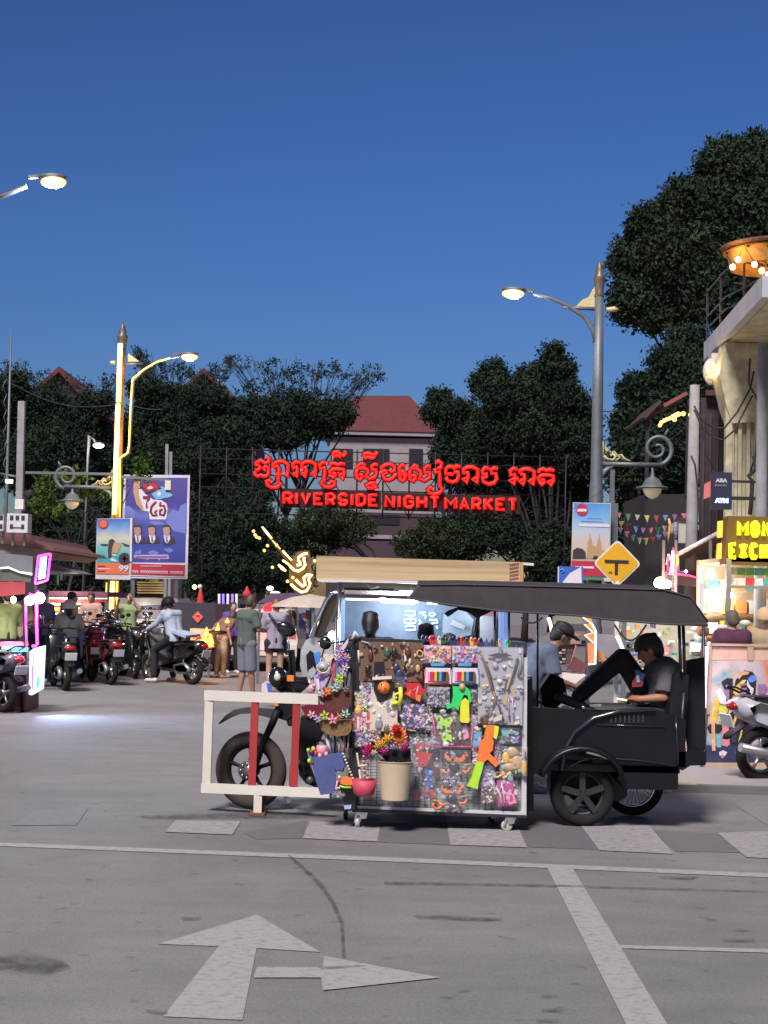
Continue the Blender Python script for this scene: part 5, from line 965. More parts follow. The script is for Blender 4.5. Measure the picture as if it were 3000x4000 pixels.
    if pants:
        m = MB(); g = .014*q; m.caps(D['hpl'], D['hpr'], .105*q+g, .105*q+g); m.caps(D['pel'], D['pel'].lerp(D['belly'], .25), .125*w_*q+g, .12*w_*q+g)
        for t in 'lr':
            h, k_, an = D['hp'+t], D['kn'+t], D['an'+t]
            if leg == 'long': m.caps(h, k_, .092*q+g, .064*q+g); m.caps(k_, k_.lerp(an, .92), .064*q+g, .050*q+g)
            else: kk = {'short': .9, 'mini': .42, 'knee': 1.08}[leg]; m.caps(h, h.lerp(k_, .2), .095*q+g, .093*q+g); m.tube([h.lerp(k_, .1), h.lerp(k_, kk)], [.094*q+g, .086*q+g], 14)
        blob(m, 'shorts' if leg != 'long' else 'trousers', pants, r, vox)
    for t in 'lr':
        m = MB(); an, to = D['an'+t], D['to'+t]; dd = (to-an); dd.z = 0; dd.normalize()
        m.caps(an-Vector((0, 0, .045))*q-dd*.045*q, to+dd*.03*q, .045*q, .038*q)
        blob(m, 'shoe', shoe, r, vox*.9, 1)
    if cap:
        m = MB(); m.ell(H+up*.035*q, (.096*q, .112*q, .100*q), 16, 8, rot=R, zmin=-.1)
        if cap[1] == 'brim': m.prism([H+(side*-.075+lk*.07+up*.045)*q, H+(side*-.06+lk*.17+up*.035)*q, H+(side*.06+lk*.17+up*.035)*q, H+(side*.075+lk*.07+up*.045)*q], up*.012*q)
        if cap[1] == 'helmet': m.ell(H+up*.03*q, (.125*q, .145*q, .135*q), 16, 10, rot=R, zmin=-.35)
        m.build({'brim': 'cap', 'helmet': 'helmet', 'beanie': 'beanie'}[cap[1]], cap[0], r, 'local')
    return r
# couple standing in the road
def at(px, py): g_ = G(px, py); return (g_.x, g_.y, 0)
man = person('man in dark green t-shirt and grey shorts, back to us, looking down at his hands', at(958, 2728), rad(-48), s=1.0,
    J=dict(head=(0, .07, 1.59), wrl=(-.05, .27, 1.12), wrr=(.12, .28, 1.14), ell=(-.25, .02, 1.14), elr=(.26, .04, 1.14), hdl=(-.0, .36, 1.16), hdr=(.05, .38, 1.18), look=(0, 1, -.35), anl=(-.09, -.06, .085), tol=(-.09, .1, .03), anr=(.13, .06, .085), tor=(.16, .22, .03)),
    skin=SKD, shirt=cloth('dark_green', (.075, .095, .085)), pants=cloth('slate_grey', (.13, .145, .18)), hair=HAIRN, leg='knee', vox=.013)
wom = person('woman in loose lilac grey t-shirt with black strap across her back and black shorts', at(1070, 2704), rad(12), s=.97, female=True,
    J=dict(wrl=(-.1, .25, 1.1), ell=(-.25, .06, 1.12), wrr=(.22, .2, 1.12), elr=(.27, .03, 1.13), look=(-.1, 1, -.25), anl=(-.10, -.01, .085)), skin=SK, shirt=cloth('lilac_grey', (.26, .24, .31)), pants=cloth('black', (.012, .012, .015)), hair=HAIRR, leg='mini', longshirt=.05, vox=.013, hairlen=.02)
r = thing('crossbody_bag', 'small black crossbody bag on the right hip of the woman in the lilac grey t-shirt', 'bag', wom.location, local=True); r.rotation_euler = wom.rotation_euler
m = MB(); m.tube([(-.15, -.115, 1.40), (-.08, -.162, 1.30), (.04, -.172, 1.15), (.15, -.155, 1.0), (.19, -.1, .90)], .022, 6, flat=.5, ref=(0, 1, 0)); m.build('strap', BLK, r, 'local'); m = MB(); m.ell((.21, .0, .80), (.055, .12, .14), 12, 8); m.build('pouch', BLK, r, 'local')
r = thing('carry_bag', 'blue and white printed bag hanging beside the motorcycle mirror', 'bag', W(1042, 2690, 23)); m = MB(); m.pp([(1022, 2672), (1040, 2660), (1062, 2672), (1058, 2706), (1022, 2702)], 22.9, .12, 0); m.build('white_side', SHOEW, r); m = MB(); m.pp([(1040, 2668), (1064, 2672), (1060, 2700), (1046, 2698)], 22.88, .02); m.build('blue_side', mat('blue_print', (.05, .10, .45), .6), r)
# people around the food cart, behind the toy rack
person('vendor with thick black hair standing behind the toy rack in front of the lit window', (W(1450, 2400, 12.8).x, 12.8, 0), rad(10), s=(W(1450, 2388, 12.8).z)/1.71, skin=SK, shirt=cloth('dark_navy', (.02, .02, .035)), pants=cloth('black', (.012, .012, .015)), hair=HAIRB, vox=.014, J=dict(look=(.3, 1, -.2)), hairlen=.08)
person('child whose dark hair just shows above the toy rack under the lit numerals', (W(1665, 2400, 12.7).x, 12.7, 0), rad(0), s=(W(1665, 2432, 12.7).z)/1.71, skin=SK, shirt=cloth('cream', (.5, .45, .38)), pants=cloth('black', (.012, .012, .015)), vox=.016)
person('person with dark curly hair just showing above the toy rack beside the child', (W(1755, 2400, 12.9).x, 12.9, 0), rad(20), s=(W(1765, 2472, 12.9).z)/1.71, skin=SK, shirt=cloth('cream', (.5, .45, .38)), pants=cloth('black', (.012, .012, .015)), vox=.016)
person('man in black cap and dusty blue t-shirt bending forward right of the toy rack', (W(2052, 2400, 13.4).x, 13.4, 0), rad(-80), s=.95, skin=SKD, shirt=cloth('dusty_blue', (.09, .11, .17)), pants=cloth('black', (.012, .012, .015)), cap=(mat('black_felt', (.012, .011, .016), .8), 'brim'),
    J=dict(head=(0, .36, 1.47), neck=(0, .24, 1.36), chest=(0, .15, 1.22), belly=(0, .05, 1.05), shl=(-.17, .2, 1.32), shr=(.17, .2, 1.32), ell=(-.22, .22, 1.06), elr=(.22, .24, 1.06), wrl=(-.15, .42, 1.0), wrr=(.15, .44, 1.0), look=(0, 1, -.55)), vox=.014)
# people by the stalls on the left and right
L1 = dict(wrl=(-.12, .28, 1.1), wrr=(.12, .28, 1.1), ell=(-.24, .04, 1.12), elr=(.24, .04, 1.12), look=(0, 1, -.3))
SIT = dict(head=(0, .02, 1.40), neck=(0, 0, 1.26), chest=(0, -.02, 1.09), belly=(0, -.03, .92), pel=(0, -.03, .78), shl=(-.18, 0, 1.22), shr=(.18, 0, 1.22), ell=(-.24, .16, 1.0), elr=(.24, .16, 1.0), wrl=(-.26, .42, 1.02), wrr=(.26, .42, 1.02), hpl=(-.1, 0, .78), hpr=(.1, 0, .78), knl=(-.17, .38, .68), knr=(.17, .38, .68), anl=(-.22, .30, .2), anr=(.22, .30, .2), tol=(-.24, .45, .12), tor=(.24, .45, .12))
G1 = 'people among the scooters and stalls'
def pp_(label, px, d, rz, **k): return person(label, (W(px, 2350, d).x, d, 0), rad(rz), vox=.022, group=G1, face=k.pop('face', False), **k)
J0 = cloth('dark_jeans', (.03, .035, .05)); K0 = cloth('black', (.012, .012, .015))
pp_('scooter rider in a white helmet and cream top with long dark ponytail, back to us', 272, 28, 15, J=SIT, shirt=cloth('cream', (.5, .45, .38)), pants=J0, cap=(mat('white_helmet', (.6, .6, .58), .35), 'helmet'), female=True, tail=True, hairlen=.18)
pp_('person with light top and dark bobbed hair standing left of the golden post, facing us', 357, 34, 175, J=L1, shirt=cloth('peach', (.5, .3, .25)), pants=J0, hair=HAIRN, female=True, hairlen=.15, face=True)
pp_('tall person in pale shirt with raised face behind the white helmeted rider', 280, 30, -70, s=1.0, shirt=cloth('pale_blue', (.42, .46, .48)), pants=J0)
pp_('person in olive yellow top behind the pink neon cart, at the left edge', 30, 25, 30, J=L1, shirt=cloth('olive_yellow', (.22, .23, .10)), pants=K0)
pp_('person in tan shirt between the two pink neon posts', 76, 26, -20, J=L1, shirt=cloth('tan', (.34, .25, .15)), pants=J0)
pp_('person in a pale blue cap behind the right pink neon post', 160, 28, 200, J=L1, shirt=cloth('grey_violet', (.18, .17, .28)), pants=K0, cap=(mat('blue_grey_cap', (.25, .3, .42), .7), 'brim'))
pp_('stall keeper with pale arms raised right of the foot of the golden post', 505, 33, 180, J=dict(wrl=(-.1, .2, 1.6), ell=(-.26, .12, 1.32), wrr=(.2, .25, 1.5), elr=(.26, .1, 1.3)), shirt=cloth('lime', (.24, .30, .14)), pants=K0, face=True)
pp_('cook in a brown top leaning over the flaming pan', 868, 31, -40, s=.9, J=dict(head=(0, .36, 1.40), neck=(0, .24, 1.32), chest=(0, .15, 1.2), belly=(0, .05, 1.05), shl=(-.17, .2, 1.3), shr=(.17, .2, 1.3), look=(0, 1, -.6)), shirt=cloth('brown_orange', (.20, .11, .07)), pants=cloth('cream_white', (.30, .27, .20)), hair=HAIRN)
pp_('small person with a purple hood beside the cook', 912, 33, 200, s=.92, shirt=cloth('purple', (.12, .05, .25)), pants=K0, hair=HAIRN)
pp_('grey haired person with a parcel at the kiosk counter, seen from behind', 2862, 18.2, 10, s=.97, J=L1, shirt=cloth('maroon', (.08, .02, .05)), pants=K0, hair=mat('grey_brown_hair', (.10, .085, .06), .7, var=.3))
pp_('person in straw hat and tan dress at the right edge by the kiosk', 2992, 18.6, 160, s=.98, shirt=cloth('tan', (.34, .25, .15)), pants=cloth('tan', (.34, .25, .15)), female=True, cap=(mat('straw', (.5, .36, .18), .8), 'helmet'), hairlen=.2, face=True)
# ================================================================== VEHICLES
RUB = mat('tyre_rubber_black', (.016, .015, .015), .85, spec=.2, var=.2, bump=.2); CHR = mat('chrome', (.62, .62, .64), .18, .95, var=.05); BLKG = mat('gloss_black', (.010, .010, .013), .22, coat=.6, var=0); BLKM = mat('matt_black', (.011, .0105, .013), .6, var=.25, spec=.2); SEATM = mat('seat_vinyl', (.014, .014, .015), .5); ALU = mat('cast_alloy', (.32, .31, .31), .4, .7); TAIL = mat('tail_lens', (.35, .01, .01), .25); AMB = mat('amber_lens', (.75, .22, .03), .3); PLATE = mat('plate_white', (.58, .58, .62), .5); GLS = mat('dark_glass', (.02, .025, .03), .08, 0, var=0); DISCM = mat('brake_disc', (.25, .24, .23), .35, .8)
def wheel(m, c, R, w_, spokes=5, rimm=1, tyre=0, n=28, yaw=0, hubr=.05, wire=0):
    """wheel in the x-z plane about c"""
    c = Vector(c); Y = Matrix.Rotation(yaw, 3, 'Z'); q = MB(); rr = R-w_*.55
    q.tube([Y @ Vector((math.cos(2*math.pi*i/n)*rr, 0, math.sin(2*math.pi*i/n)*rr)) for i in range(n)], w_*.55, 10, 0, closed=True, flat=1.0)
    k = MB(); ri = R-w_*1.05
    k.tube([Y @ Vector((math.cos(2*math.pi*i/n)*ri, 0, math.sin(2*math.pi*i/n)*ri)) for i in range(n)], w_*.22, 6, 0, closed=True)
    k.tube([Y @ Vector((0, -w_*.5, 0)), Y @ Vector((0, w_*.5, 0))], hubr, 12)
    for i in range(wire or spokes):
        a = 2*math.pi*i/(wire or spokes)+.35; e = Vector((math.cos(a)*ri, 0, math.sin(a)*ri))
        if wire: k.tube([Y @ Vector((math.cos(a+1)*hubr, w_*(.3 if i % 2 else -.3), math.sin(a+1)*hubr)), Y @ e], .003, 3)
        else: k.tube([Y @ Vector((math.cos(a)*hubr*.6, 0, math.sin(a)*hubr*.6)), Y @ (e*.6), Y @ e], [.026, .016, .022], 6)
    T = Matrix.Translation(c); return q, k, T
def add_wheel(root, c, R, w_, name, rim, org='local', **kw):
    q, k, T = wheel(None, c, R, w_, **kw); t = MB(); t.merge(q, T); ob = t.build(name, RUB, root, org)
    t = MB(); t.merge(k, T); t.build('rim', rim, ob, org); return ob
def side(m, pts, y0, y1, mi=0, taper=.8):
    """side outline (x,z) given thickness, slightly narrower skins outside so edges read rounded"""
    n = len(pts); cx = sum(p[0] for p in pts)/n; cz = sum(p[1] for p in pts)/n; ym = (y0+y1)/2
    rings = []
    for y, k in ((y0, taper), (y0+(y1-y0)*.2, 1), (y0+(y1-y0)*.8, 1), (y1, taper)): rings.append([Vector((cx+(x-cx)*k, y, cz+(z-cz)*k)) for x, z in pts])
    vs = [p for r_ in rings for p in r_]; fs = [tuple(range(n)), tuple(range(4*n-1, 3*n-1, -1))]
    for j in range(3):
        for i in range(n): fs.append((j*n+i, j*n+(i+1) % n, (j+1)*n+(i+1) % n, (j+1)*n+i))
    m.add(vs, fs, mi, True)
def scooter(label, loc, rz, body, seat=SEATM, accent=None, rim=ALU, group='parked scooters', name='scooter', basket=False, detail=True):
    r = thing(name, label, 'scooter', (*loc[:2], 0), group, local=True); r.rotation_euler = (0, 0, rz); ac = accent or body
    add_wheel(r, (.62, 0, .27), .27, .085, 'front_wheel', rim); add_wheel(r, (-.62, 0, .27), .27, .095, 'rear_wheel', rim)
    m = MB(); side(m, [(-.95, .78), (-.85, .62), (-.5, .50), (-.22, .42), (.2, .34), (.30, .26), (-.1, .22), (-.35, .30), (-.2, .55), (-.15, .68), (-.4, .74), (-.8, .84)], -.13, .13); m.build('body_fairing', body, r, 'local')
    m = MB(); side(m, [(.30, .26), (.38, .30), (.46, .55), (.60, .95), (.56, 1.00), (.48, .92), (.34, .60), (.22, .34)], -.19, .19); side(m, [(.50, .86), (.70, .84), (.66, .98), (.54, 1.05), (.44, 1.02)], -.11, .11); m.build('leg_shield', ac, r, 'local')
    m = MB(); side(m, [(-.86, .84), (-.80, .78), (-.15, .72), (-.10, .76), (-.35, .80), (-.5, .84)], -.12, .12); m.build('seat', seat, r, 'local')
    m = MB(); m.tube([(.46, -.32, 1.04), (.52, -.2, 1.05), (.56, 0, 1.02), (.52, .2, 1.05), (.46, .32, 1.04)], .014, 6); m.tube([(.45, -.34, 1.04), (.485, -.24, 1.05)], .02, 6); m.tube([(.45, .34, 1.04), (.485, .24, 1.05)], .02, 6); m.build('handlebar', BLKM, r, 'local')
    m = MB(); m.ell((.70, 0, .90), (.05, .09, .07), 12, 8); m.build('headlight', CHR, r, 'local')
    for s_ in (-1, 1):
        m = MB(); m.tube([(.50, s_*.2, 1.05), (.50, s_*.26, 1.22)], .006, 5); m.ell((.50, s_*.27, 1.24), (.018, .055, .045), 10, 6); m.build('mirror', CHR if s_ > 0 else BLKM, r, 'local')
    m = MB(); side(m, [(.36, .50), (.46, .58), (.62, .60), (.84, .48), (.88, .38), (.80, .50), (.62, .55), (.48, .53)], -.06, .06); m.tube([(.54, -.07, .80), (.62, -.07, .27)], .02, 6); m.tube([(.54, .07, .80), (.62, .07, .27)], .02, 6); m.build('front_fender', ac, r, 'local')
    m = MB(); m.ell((-.95, 0, .74), (.035, .09, .045), 10, 6); m.build('tail_light', TAIL, r, 'local')
    m = MB(); m.box((-1.0, 0, .60), (.012, .20, .13), rot=Matrix.Rotation(-.35, 3, 'Y')); m.build('number_plate', PLATE, r, 'local')
    m = MB(); m.tube([(-.15, -.13, .28), (-.45, -.15, .26), (-.95, -.17, .36)], [.02, .04, .045], 8); side(m, [(-.25, .2), (-.2, .34), (-.5, .40), (-.7, .30), (-.6, .2)], -.16, -.08); side(m, [(-.25, .2), (-.2, .36), (-.5, .42), (-.7, .30), (-.6, .2)], .06, .15); m.build('engine_exhaust', ALU, r, 'local')
    m = MB(); m.tube([(-.80, -.1, .86), (-.95, -.09, .92), (-.98, 0, .93), (-.95, .09, .92), (-.80, .1, .86)], .011, 5); m.build('grab_rail', BLKM if rim is not CHR else CHR, r, 'local'); m = MB(); side(m, [(-.85, .55), (-.78, .58), (-.98, .45), (-1.02, .42), (-1.0, .46)], -.07, .07); m.build('rear_fender', BLKM, r, 'local')
    if basket:
        m = MB(); m.box((.78, 0, .90), (.22, .3, .2)); m.build('basket', MATS['straw'] if 'straw' in MATS else BLKM, r, 'local')
    return r
SB = {n: mat('scooter_'+n, c, .3, coat=.5, var=.08) for n, c in (('black', (.014, .014, .017)), ('red', (.22, .012, .018)), ('maroon', (.09, .01, .015)), ('white', (.42, .42, .46)), ('blue', (.05, .09, .26)), ('grey', (.13, .13, .15)), ('cream', (.42, .38, .28)))}
def sc_at(label, px, py, rz, col, **k): g_ = G(px, py); return scooter(label, (g_.x, g_.y), rad(rz), SB[col], **k)
sc_at('black and white scooter cut by the left edge, in front of the pink neon cart', -92, 2772, 140, 'grey', accent=SB['black'])
sc_at('black scooter with white plate parked right of the pink neon cart, tail toward us', 232, 2690, 112, 'black')
sc_at('dark red scooter with white plate, tail toward us, in the front row', 395, 2668, 118, 'maroon', accent=SB['red'])
sc_at('red and chrome scooter tucked between the black one and the dark red one', 338, 2655, 110, 'red', accent=SB['white'])
sc_at('all black scooter with front wheel toward us, left of the pale blue rider', 505, 2646, -70, 'black')
sc_at('black scooter parked nose to tail behind the all black one', 452, 2632, 105, 'black')
g_ = G(668, 2668); rid_sc = scooter('black scooter with white flash ridden by the person in the pale blue hooded jacket', (g_.x, g_.y), rad(138), SB['black'], accent=SB['grey'], rim=CHR, group='ridden scooters')
rider = person('scooter rider in pale blue hooded jacket, dark trousers and black helmet, leaning forward', (g_.x, g_.y), rad(48), J=dict(head=(0, .16, 1.50), neck=(0, .08, 1.37), chest=(0, .02, 1.20), belly=(0, -.04, 1.0), pel=(0, -.1, .85), shl=(-.18, .06, 1.33), shr=(.18, .06, 1.33), ell=(-.24, .22, 1.12), elr=(.24, .22, 1.12), wrl=(-.28, .42, 1.02), wrr=(.28, .42, 1.02),
    hpl=(-.1, -.06, .85), hpr=(.1, -.06, .85), knl=(-.2, .30, .62), knr=(.2, .30, .62), anl=(-.25, .22, .10), anr=(.24, .22, .10), tol=(-.27, .38, .04), tor=(.26, .38, .04), look=(0, 1, -.3)), shirt=cloth('pale_blue_jacket', (.34, .40, .50)), pants=K0, sleeve='long', cap=(BLKM, 'helmet'), vox=.016, group=G1)
m = MB(); m.prism([(-.16, -.14, 1.02), (.16, -.14, 1.02), (.17, -.62, .96), (-.17, -.60, .93)], (0, .02, -.05)); m.caps((-.1, -.03, 1.32), (.1, -.03, 1.32), .07, .07); m.build('jacket_hood_and_tail', MATS['cloth_pale_blue_jacket'], rider, 'local')
# the crowd of scooters behind: copies of four kinds
protos = [sc_at('black scooter in the second row just behind the white helmeted rider', 300, 2600, 95, 'black'), sc_at('blue scooter in the second row behind the red one', 420, 2596, 80, 'blue'), sc_at('white scooter in the second row left of the rider in pale blue', 540, 2600, 100, 'white', rim=CHR), sc_at('red scooter in the second row right of the golden post', 490, 2604, 70, 'red')]
index_kids(); kinds = ['black', 'blue', 'white', 'red']; n = 0
spots = [(205, 2600, 2), (262, 2618, 0), (330, 2618, 1), (372, 2612, 0), (430, 2620, 2), (520, 2612, 0), (572, 2602, 2), (612, 2594, 0), (285, 2588, 0), (345, 2588, 3), (455, 2590, 1), (590, 2584, 2), (640, 2580, 0), (180, 2590, 0), (215, 2575, 0), (255, 2560, 2), (335, 2570, 0), (375, 2566, 2), (455, 2574, 0), (505, 2570, 1), (560, 2574, 0), (600, 2566, 3), (300, 2545, 1), (345, 2540, 2), (392, 2544, 0), (440, 2540, 3), (480, 2545, 2), (530, 2540, 0), (575, 2544, 2), (620, 2540, 0), (240, 2530, 0), (410, 2522, 2), (360, 2520, 0), (500, 2520, 1), (550, 2520, 0), (320, 2522, 3), (455, 2518, 0), (700, 2560, 0), (735, 2556, 2)]
LM = ['beside the white helmeted rider', 'just left of the golden post', 'under the pale shirted woman', 'in front of the golden post', 'just right of the golden post', 'left of the rider in pale blue', 'behind the rider in pale blue']
for x, y, k in spots:
    c = copy_tree(protos[k]); g_ = G(x, y); c.location = (g_.x, g_.y, 0); c.rotation_euler = (0, 0, rad(random.choice([90, 100, 80, 112, 70, -85])+random.uniform(-8, 8)))
    row = 'second' if y > 2580 else 'third' if y > 2555 else 'fourth' if y > 2535 else 'farthest'
    w_ = LM[0 if x < 262 else 1 if x < 345 else 2 if x < 400 else 3 if x < 465 else 4 if x < 545 else 5 if x < 640 else 6]
    c['label'] = f'{kinds[k]} scooter in the {row} row, {w_}'
# white scooter cut by the right edge
g_ = G(3120, 3026); scooter('white scooter with round red tail light cut by the right edge of the photo', (g_.x, 14.7), rad(18), SB['white'], accent=SB['cream'], rim=ALU, group='scooter on the right')
# ---------------------------------------------------------------- front motorcycle pulling the carriage
d = 11.85; g_ = W(976, 3147, d); root = thing('motorcycle', 'black motorcycle harnessed to the dark passenger carriage, its front wheel behind the white barrier', 'motorcycle', (g_.x, d, 0)); X = g_.x; R_ = .305
q, k, T = wheel(None, (X, d, R_), R_, .105, 5, yaw=rad(-20), n=36, hubr=.06); t = MB(); t.merge(q, T); wh = t.build('front_wheel', mat('dusty_tyre', (.050, .036, .030), .9, var=.3, bump=.3), root); t = MB(); t.merge(k, T); t.build('rim', BLKM, wh)
Y = Matrix.Rotation(rad(-20), 3, 'Z'); t = MB(); b = MB(); b.lathe([(.075, 0), (.075, .006), (.04, .006)], (0, -.075, 0), 20, 0, 'y')
for i in range(8): b.ell((.055*math.cos(i*.785), -.08, .055*math.sin(i*.785)), (.014, .006, .014), 6, 4)
t.merge(b, T @ Y.to_4x4()); t.build('brake_disc', DISCM, wh)
def mp(pts): return [(780+x*.3316, 2550+y*.3316) for x, y in pts]
m = MB(); m.pp(mp([(215, 840), (300, 740), (400, 675), (560, 650), (870, 670), (890, 760), (860, 780), (760, 750), (600, 715), (480, 720), (380, 760), (240, 838)]), d-.06, .12); m.build('high_fender', mat('dark_grey_plastic', (.04, .042, .052), .5), root)
m = MB()
for o_ in (-.09, .09): P = [W(*p, d+o_) for p in mp([(935, 640), (860, 820), (770, 1010), (650, 1330)])]; m.tube(P, [.028, .03, .026, .03], 8)
m.build('fork', BLKM, root)
m = MB(); m.pp(mp([(880, 560), (1110, 560), (1120, 720), (1010, 800), (900, 760)]), d-.06, .14); m.pp(mp([(1000, 740), (1060, 720), (1100, 780), (1080, 870), (1040, 860)]), d-.05, .1); m.build('headstock', BLKM, root)
m = MB(); m.ell(W(*mp([(920, 290)])[0], d-.12), (.075, .07, .085), 14, 10); hb = m.build('headlight', BLKG, root); m = MB(); m.ell(W(*mp([(915, 285)])[0], d-.175), (.03, .02, .035), 10, 6); m.build('lens', mat('cream_lens', (.6, .58, .45), .3), hb)
m = MB(); m.box(W(*mp([(1070, 298)])[0], d-.15), (.052, .05, .045)); m.build('turn_signal', AMB, root)
m = MB(); m.box(W(*mp([(905, 600)])[0], d-.12), (.03, .04, .035)); m.build('turn_signal', AMB, root)
m = MB(); m.ptube(mp([(850, 330), (930, 420), (1050, 350), (1180, 330), (1290, 370)]), d-.05, 5, 8); m.pp(mp([(860, 280), (980, 210), (1060, 260), (1160, 300), (1250, 290), (1280, 400), (1190, 470), (940, 460), (870, 400)]), d+.02, .16); m.ptube(mp([(880, 360), (860, 240), (900, 225)]), d-.1, 3, 6); m.build('handlebar_cluster', BLKM, root)
m = MB(); m.tube([W(1150, 2700, d), W(1110, 2640, d-.2)], .008, 5)
for x_, y_ in ((1128, 2455), (1178, 2485)): pass
m.ell(W(1118, 2458, d), (.085, .03, .055), 12, 8, rot=Matrix.Rotation(.4, 3, 'Y')); m.tube([W(1120, 2470, d), W(1128, 2560, d), W(1140, 2650, d)], .007, 5); m.build('mirror', BLKG, root)
m = MB(); m.ell(W(1271, 2512, d), (.05, .03, .052), 12, 8); m.tube([W(1268, 2530, d), W(1240, 2620, d), W(1210, 2660, d)], .007, 5); m.build('mirror', BLKG, root)
m = MB(); m.pp([(1128, 2540), (1150, 2538), (1154, 2640), (1124, 2642)], d+.05, .06); m.build('meter_housing', BLKM, root)
m = MB(); m.pp(mp([(1190, 640), (1290, 600), (1480, 610), (1700, 700), (1700, 800), (1500, 760), (1260, 760)]), d-.12, .24); m.build('fuel_tank', mat('crimson_tank', (.16, .008, .03), .3, coat=.5), root)
m = MB(); m.pp(mp([(1190, 760), (1310, 740), (1400, 860), (1460, 940), (1420, 1040), (1290, 1110), (1240, 1160), (1290, 1360), (1340, 1500), (1420, 1560), (1900, 1560), (1900, 1630), (1400, 1600), (1250, 1540), (1170, 1440), (1150, 1200)]), d-.1, .22)
for y in (1250, 1340, 1430): m.ell(W(*mp([(1245, y)])[0], d-.11), .014, 8, 5)
m.build('engine_cover', BLKM, root)
m = MB(); m.tube([W(*p, d-.14) for p in mp([(1180, 1290), (1130, 1290), (1080, 1320), (1080, 1560), (1180, 1620), (1600, 1600), (2200, 1590)])], .018, 8); m.ell(W(*mp([(1295, 1500)])[0], d-.14), (.03, .02, .03)); m.bar(W(*mp([(990, 1660)])[0], d), W(*mp([(1060, 1760)])[0], d), .03); m.bar(W(*mp([(820, 1640)])[0], d), W(*mp([(1560, 1660)])[0], d), .02); m.build('exhaust_pipe', ALU, root)
xr = X+1.30; add_wheel(root, (xr, d, .29), .29, .12, 'rear_wheel', BLKM, org=None)
m = MB(); side(m, [(X+.62, .72), (X+1.0, .78), (X+1.75, .82), (X+1.7, .70), (X+1.2, .55), (X+.75, .5)], d-.12, d+.12); m.build('seat', SEATM, root)
# ---------------------------------------------------------------- the passenger carriage (roofed)
d = 11.35; g_ = W(2272, 3213, d); root = thing('passenger_carriage', 'dark roofed passenger carriage with five spoke wheel, coupled behind the black motorcycle', 'carriage', (g_.x, d, 0)); NAVB = mat('carriage_black', (.0055, .006, .009), .36, var=.25, spec=.35); CANV = mat('canopy_vinyl', (.050, .044, .050), .85, var=.15, bump=.1, spec=.15)
q, k, T = wheel(None, (g_.x, d, .245), .245, .085, 5, n=36, hubr=.045); t = MB(); t.merge(q, T); wh = t.build('wheel', RUB, root); t = MB()
for i in range(5):
    a = 2*math.pi*i/5+.35; e = Vector((math.cos(a), 0, math.sin(a))); t.bar(Vector((g_.x, d-.03, .245))+e*.02, Vector((g_.x, d-.03, .245))+e*.165, .045, .03, upv=(0, 1, 0))
t.merge(k, T); t.build('rim', mat('dull_alloy', (.03, .03, .033), .5, .3), wh)
g2 = W(2470, 3180, 12.0); q, k, T = wheel(None, (g2.x, 12.0, .25), .25, .07, 5, wire=28, n=32, hubr=.03); t = MB(); t.merge(q, T); wh = t.build('wheel', RUB, root); t = MB(); t.merge(k, T); t.build('rim', CHR, wh)
def kp(pts): return [(1950+x*.6329, 2200+y*.6329) for x, y in pts]
# tub: side panel extruded back
m = MB(); m.pp(kp([(205, 890), (440, 900), (980, 905), (1080, 940), (1110, 1150), (1110, 1240), (720, 1240), (690, 1210), (620, 1160), (520, 1140), (400, 1160), (330, 1200), (300, 1300), (215, 1300), (150, 1530), (150, 760), (205, 760)]), d-.12, .04)
m.pp(kp([(205, 920), (980, 930), (1080, 980), (1110, 1240), (720, 1240), (215, 1250)]), 12.15, .04); m.build('side_panel', NAVB, root)
m = MB(); m.tube([W(x, y, d-.14) for x, y in ((2192, 3010), (2206, 2930), (2245, 2860), (2320, 2805), (2420, 2778), (2560, 2772))], .016, 8); m.tube([W(x, y, d-.13) for x, y in ((2210, 3000), (2300, 2960), (2480, 2968), (2640, 2990))], .007, 6); m.tube([W(x, y, d-.13) for x, y in ((2330, 2830), (2460, 2835), (2600, 2838))], .006, 6); m.tube([W(x, y, d-.13) for x, y in ((2640, 2800), (2648, 2980))], .006, 6); m.build('edge_highlight_and_seams', mat('gloss_navy_line', (.02, .022, .035), .2, coat=.6, var=0), root)  # first tube is added as the highlight on the curved edge; others are seams
a, b_ = W(*kp([(205, 1230)])[0], d), W(*kp([(1100, 1240)])[0], d); m = MB(); m.box(((a.x+b_.x)/2, 11.7, a.z-.02), (b_.x-a.x, .9, .05)); m.box(((a.x+b_.x)/2+.25, 11.7, a.z+.18), (.7, .8, .36)); m.build('floor', NAVB, root)
m = MB(); m.pp(kp([(760, 1240), (1105, 1240), (1105, 1395), (1000, 1400), (780, 1395), (730, 1330)]), d-.1, .85); m.build('rear_box', NAVB, root)
m = MB(); m.pp(kp([(1075, 1165), (1280, 1160), (1275, 1245), (1180, 1250), (1130, 1280), (1075, 1240)]), d-.05, .8); m.build('rear_bumper', NAVB, root)
m = MB(); m.pp(kp([(1050, 900), (1085, 690), (1120, 665), (1170, 690), (1160, 900), (1110, 1180), (1040, 1180)]), d+.05, .75); m.pp(kp([(1160, 600), (1270, 580), (1265, 900), (1270, 1140), (1170, 1160), (1140, 950)]), d+.25, .05); m.build('seat_back', mat('dark_quilted_vinyl', (.012, .010, .015), .6, var=.2, spec=.2), root)
m = MB(); m.pp(kp([(600, 900), (1000, 905), (1010, 1000), (620, 980)]), d+.0, .75)
for i in range(8): m.box(W(*kp([(690+i*28, 960)])[0], d-.125), (.012, .01, .06))
m.build('seat_cushion', mat('dark_cushion', (.03, .03, .036), .7), root)
m = MB(); m.pp([(2150, 2985), (2450, 2985), (2450, 3110), (2420, 3130), (2150, 3100)], d+.3, .25); m.build('dark_under_block', NAVB, root)  # dark block added to stand for the shade under the body
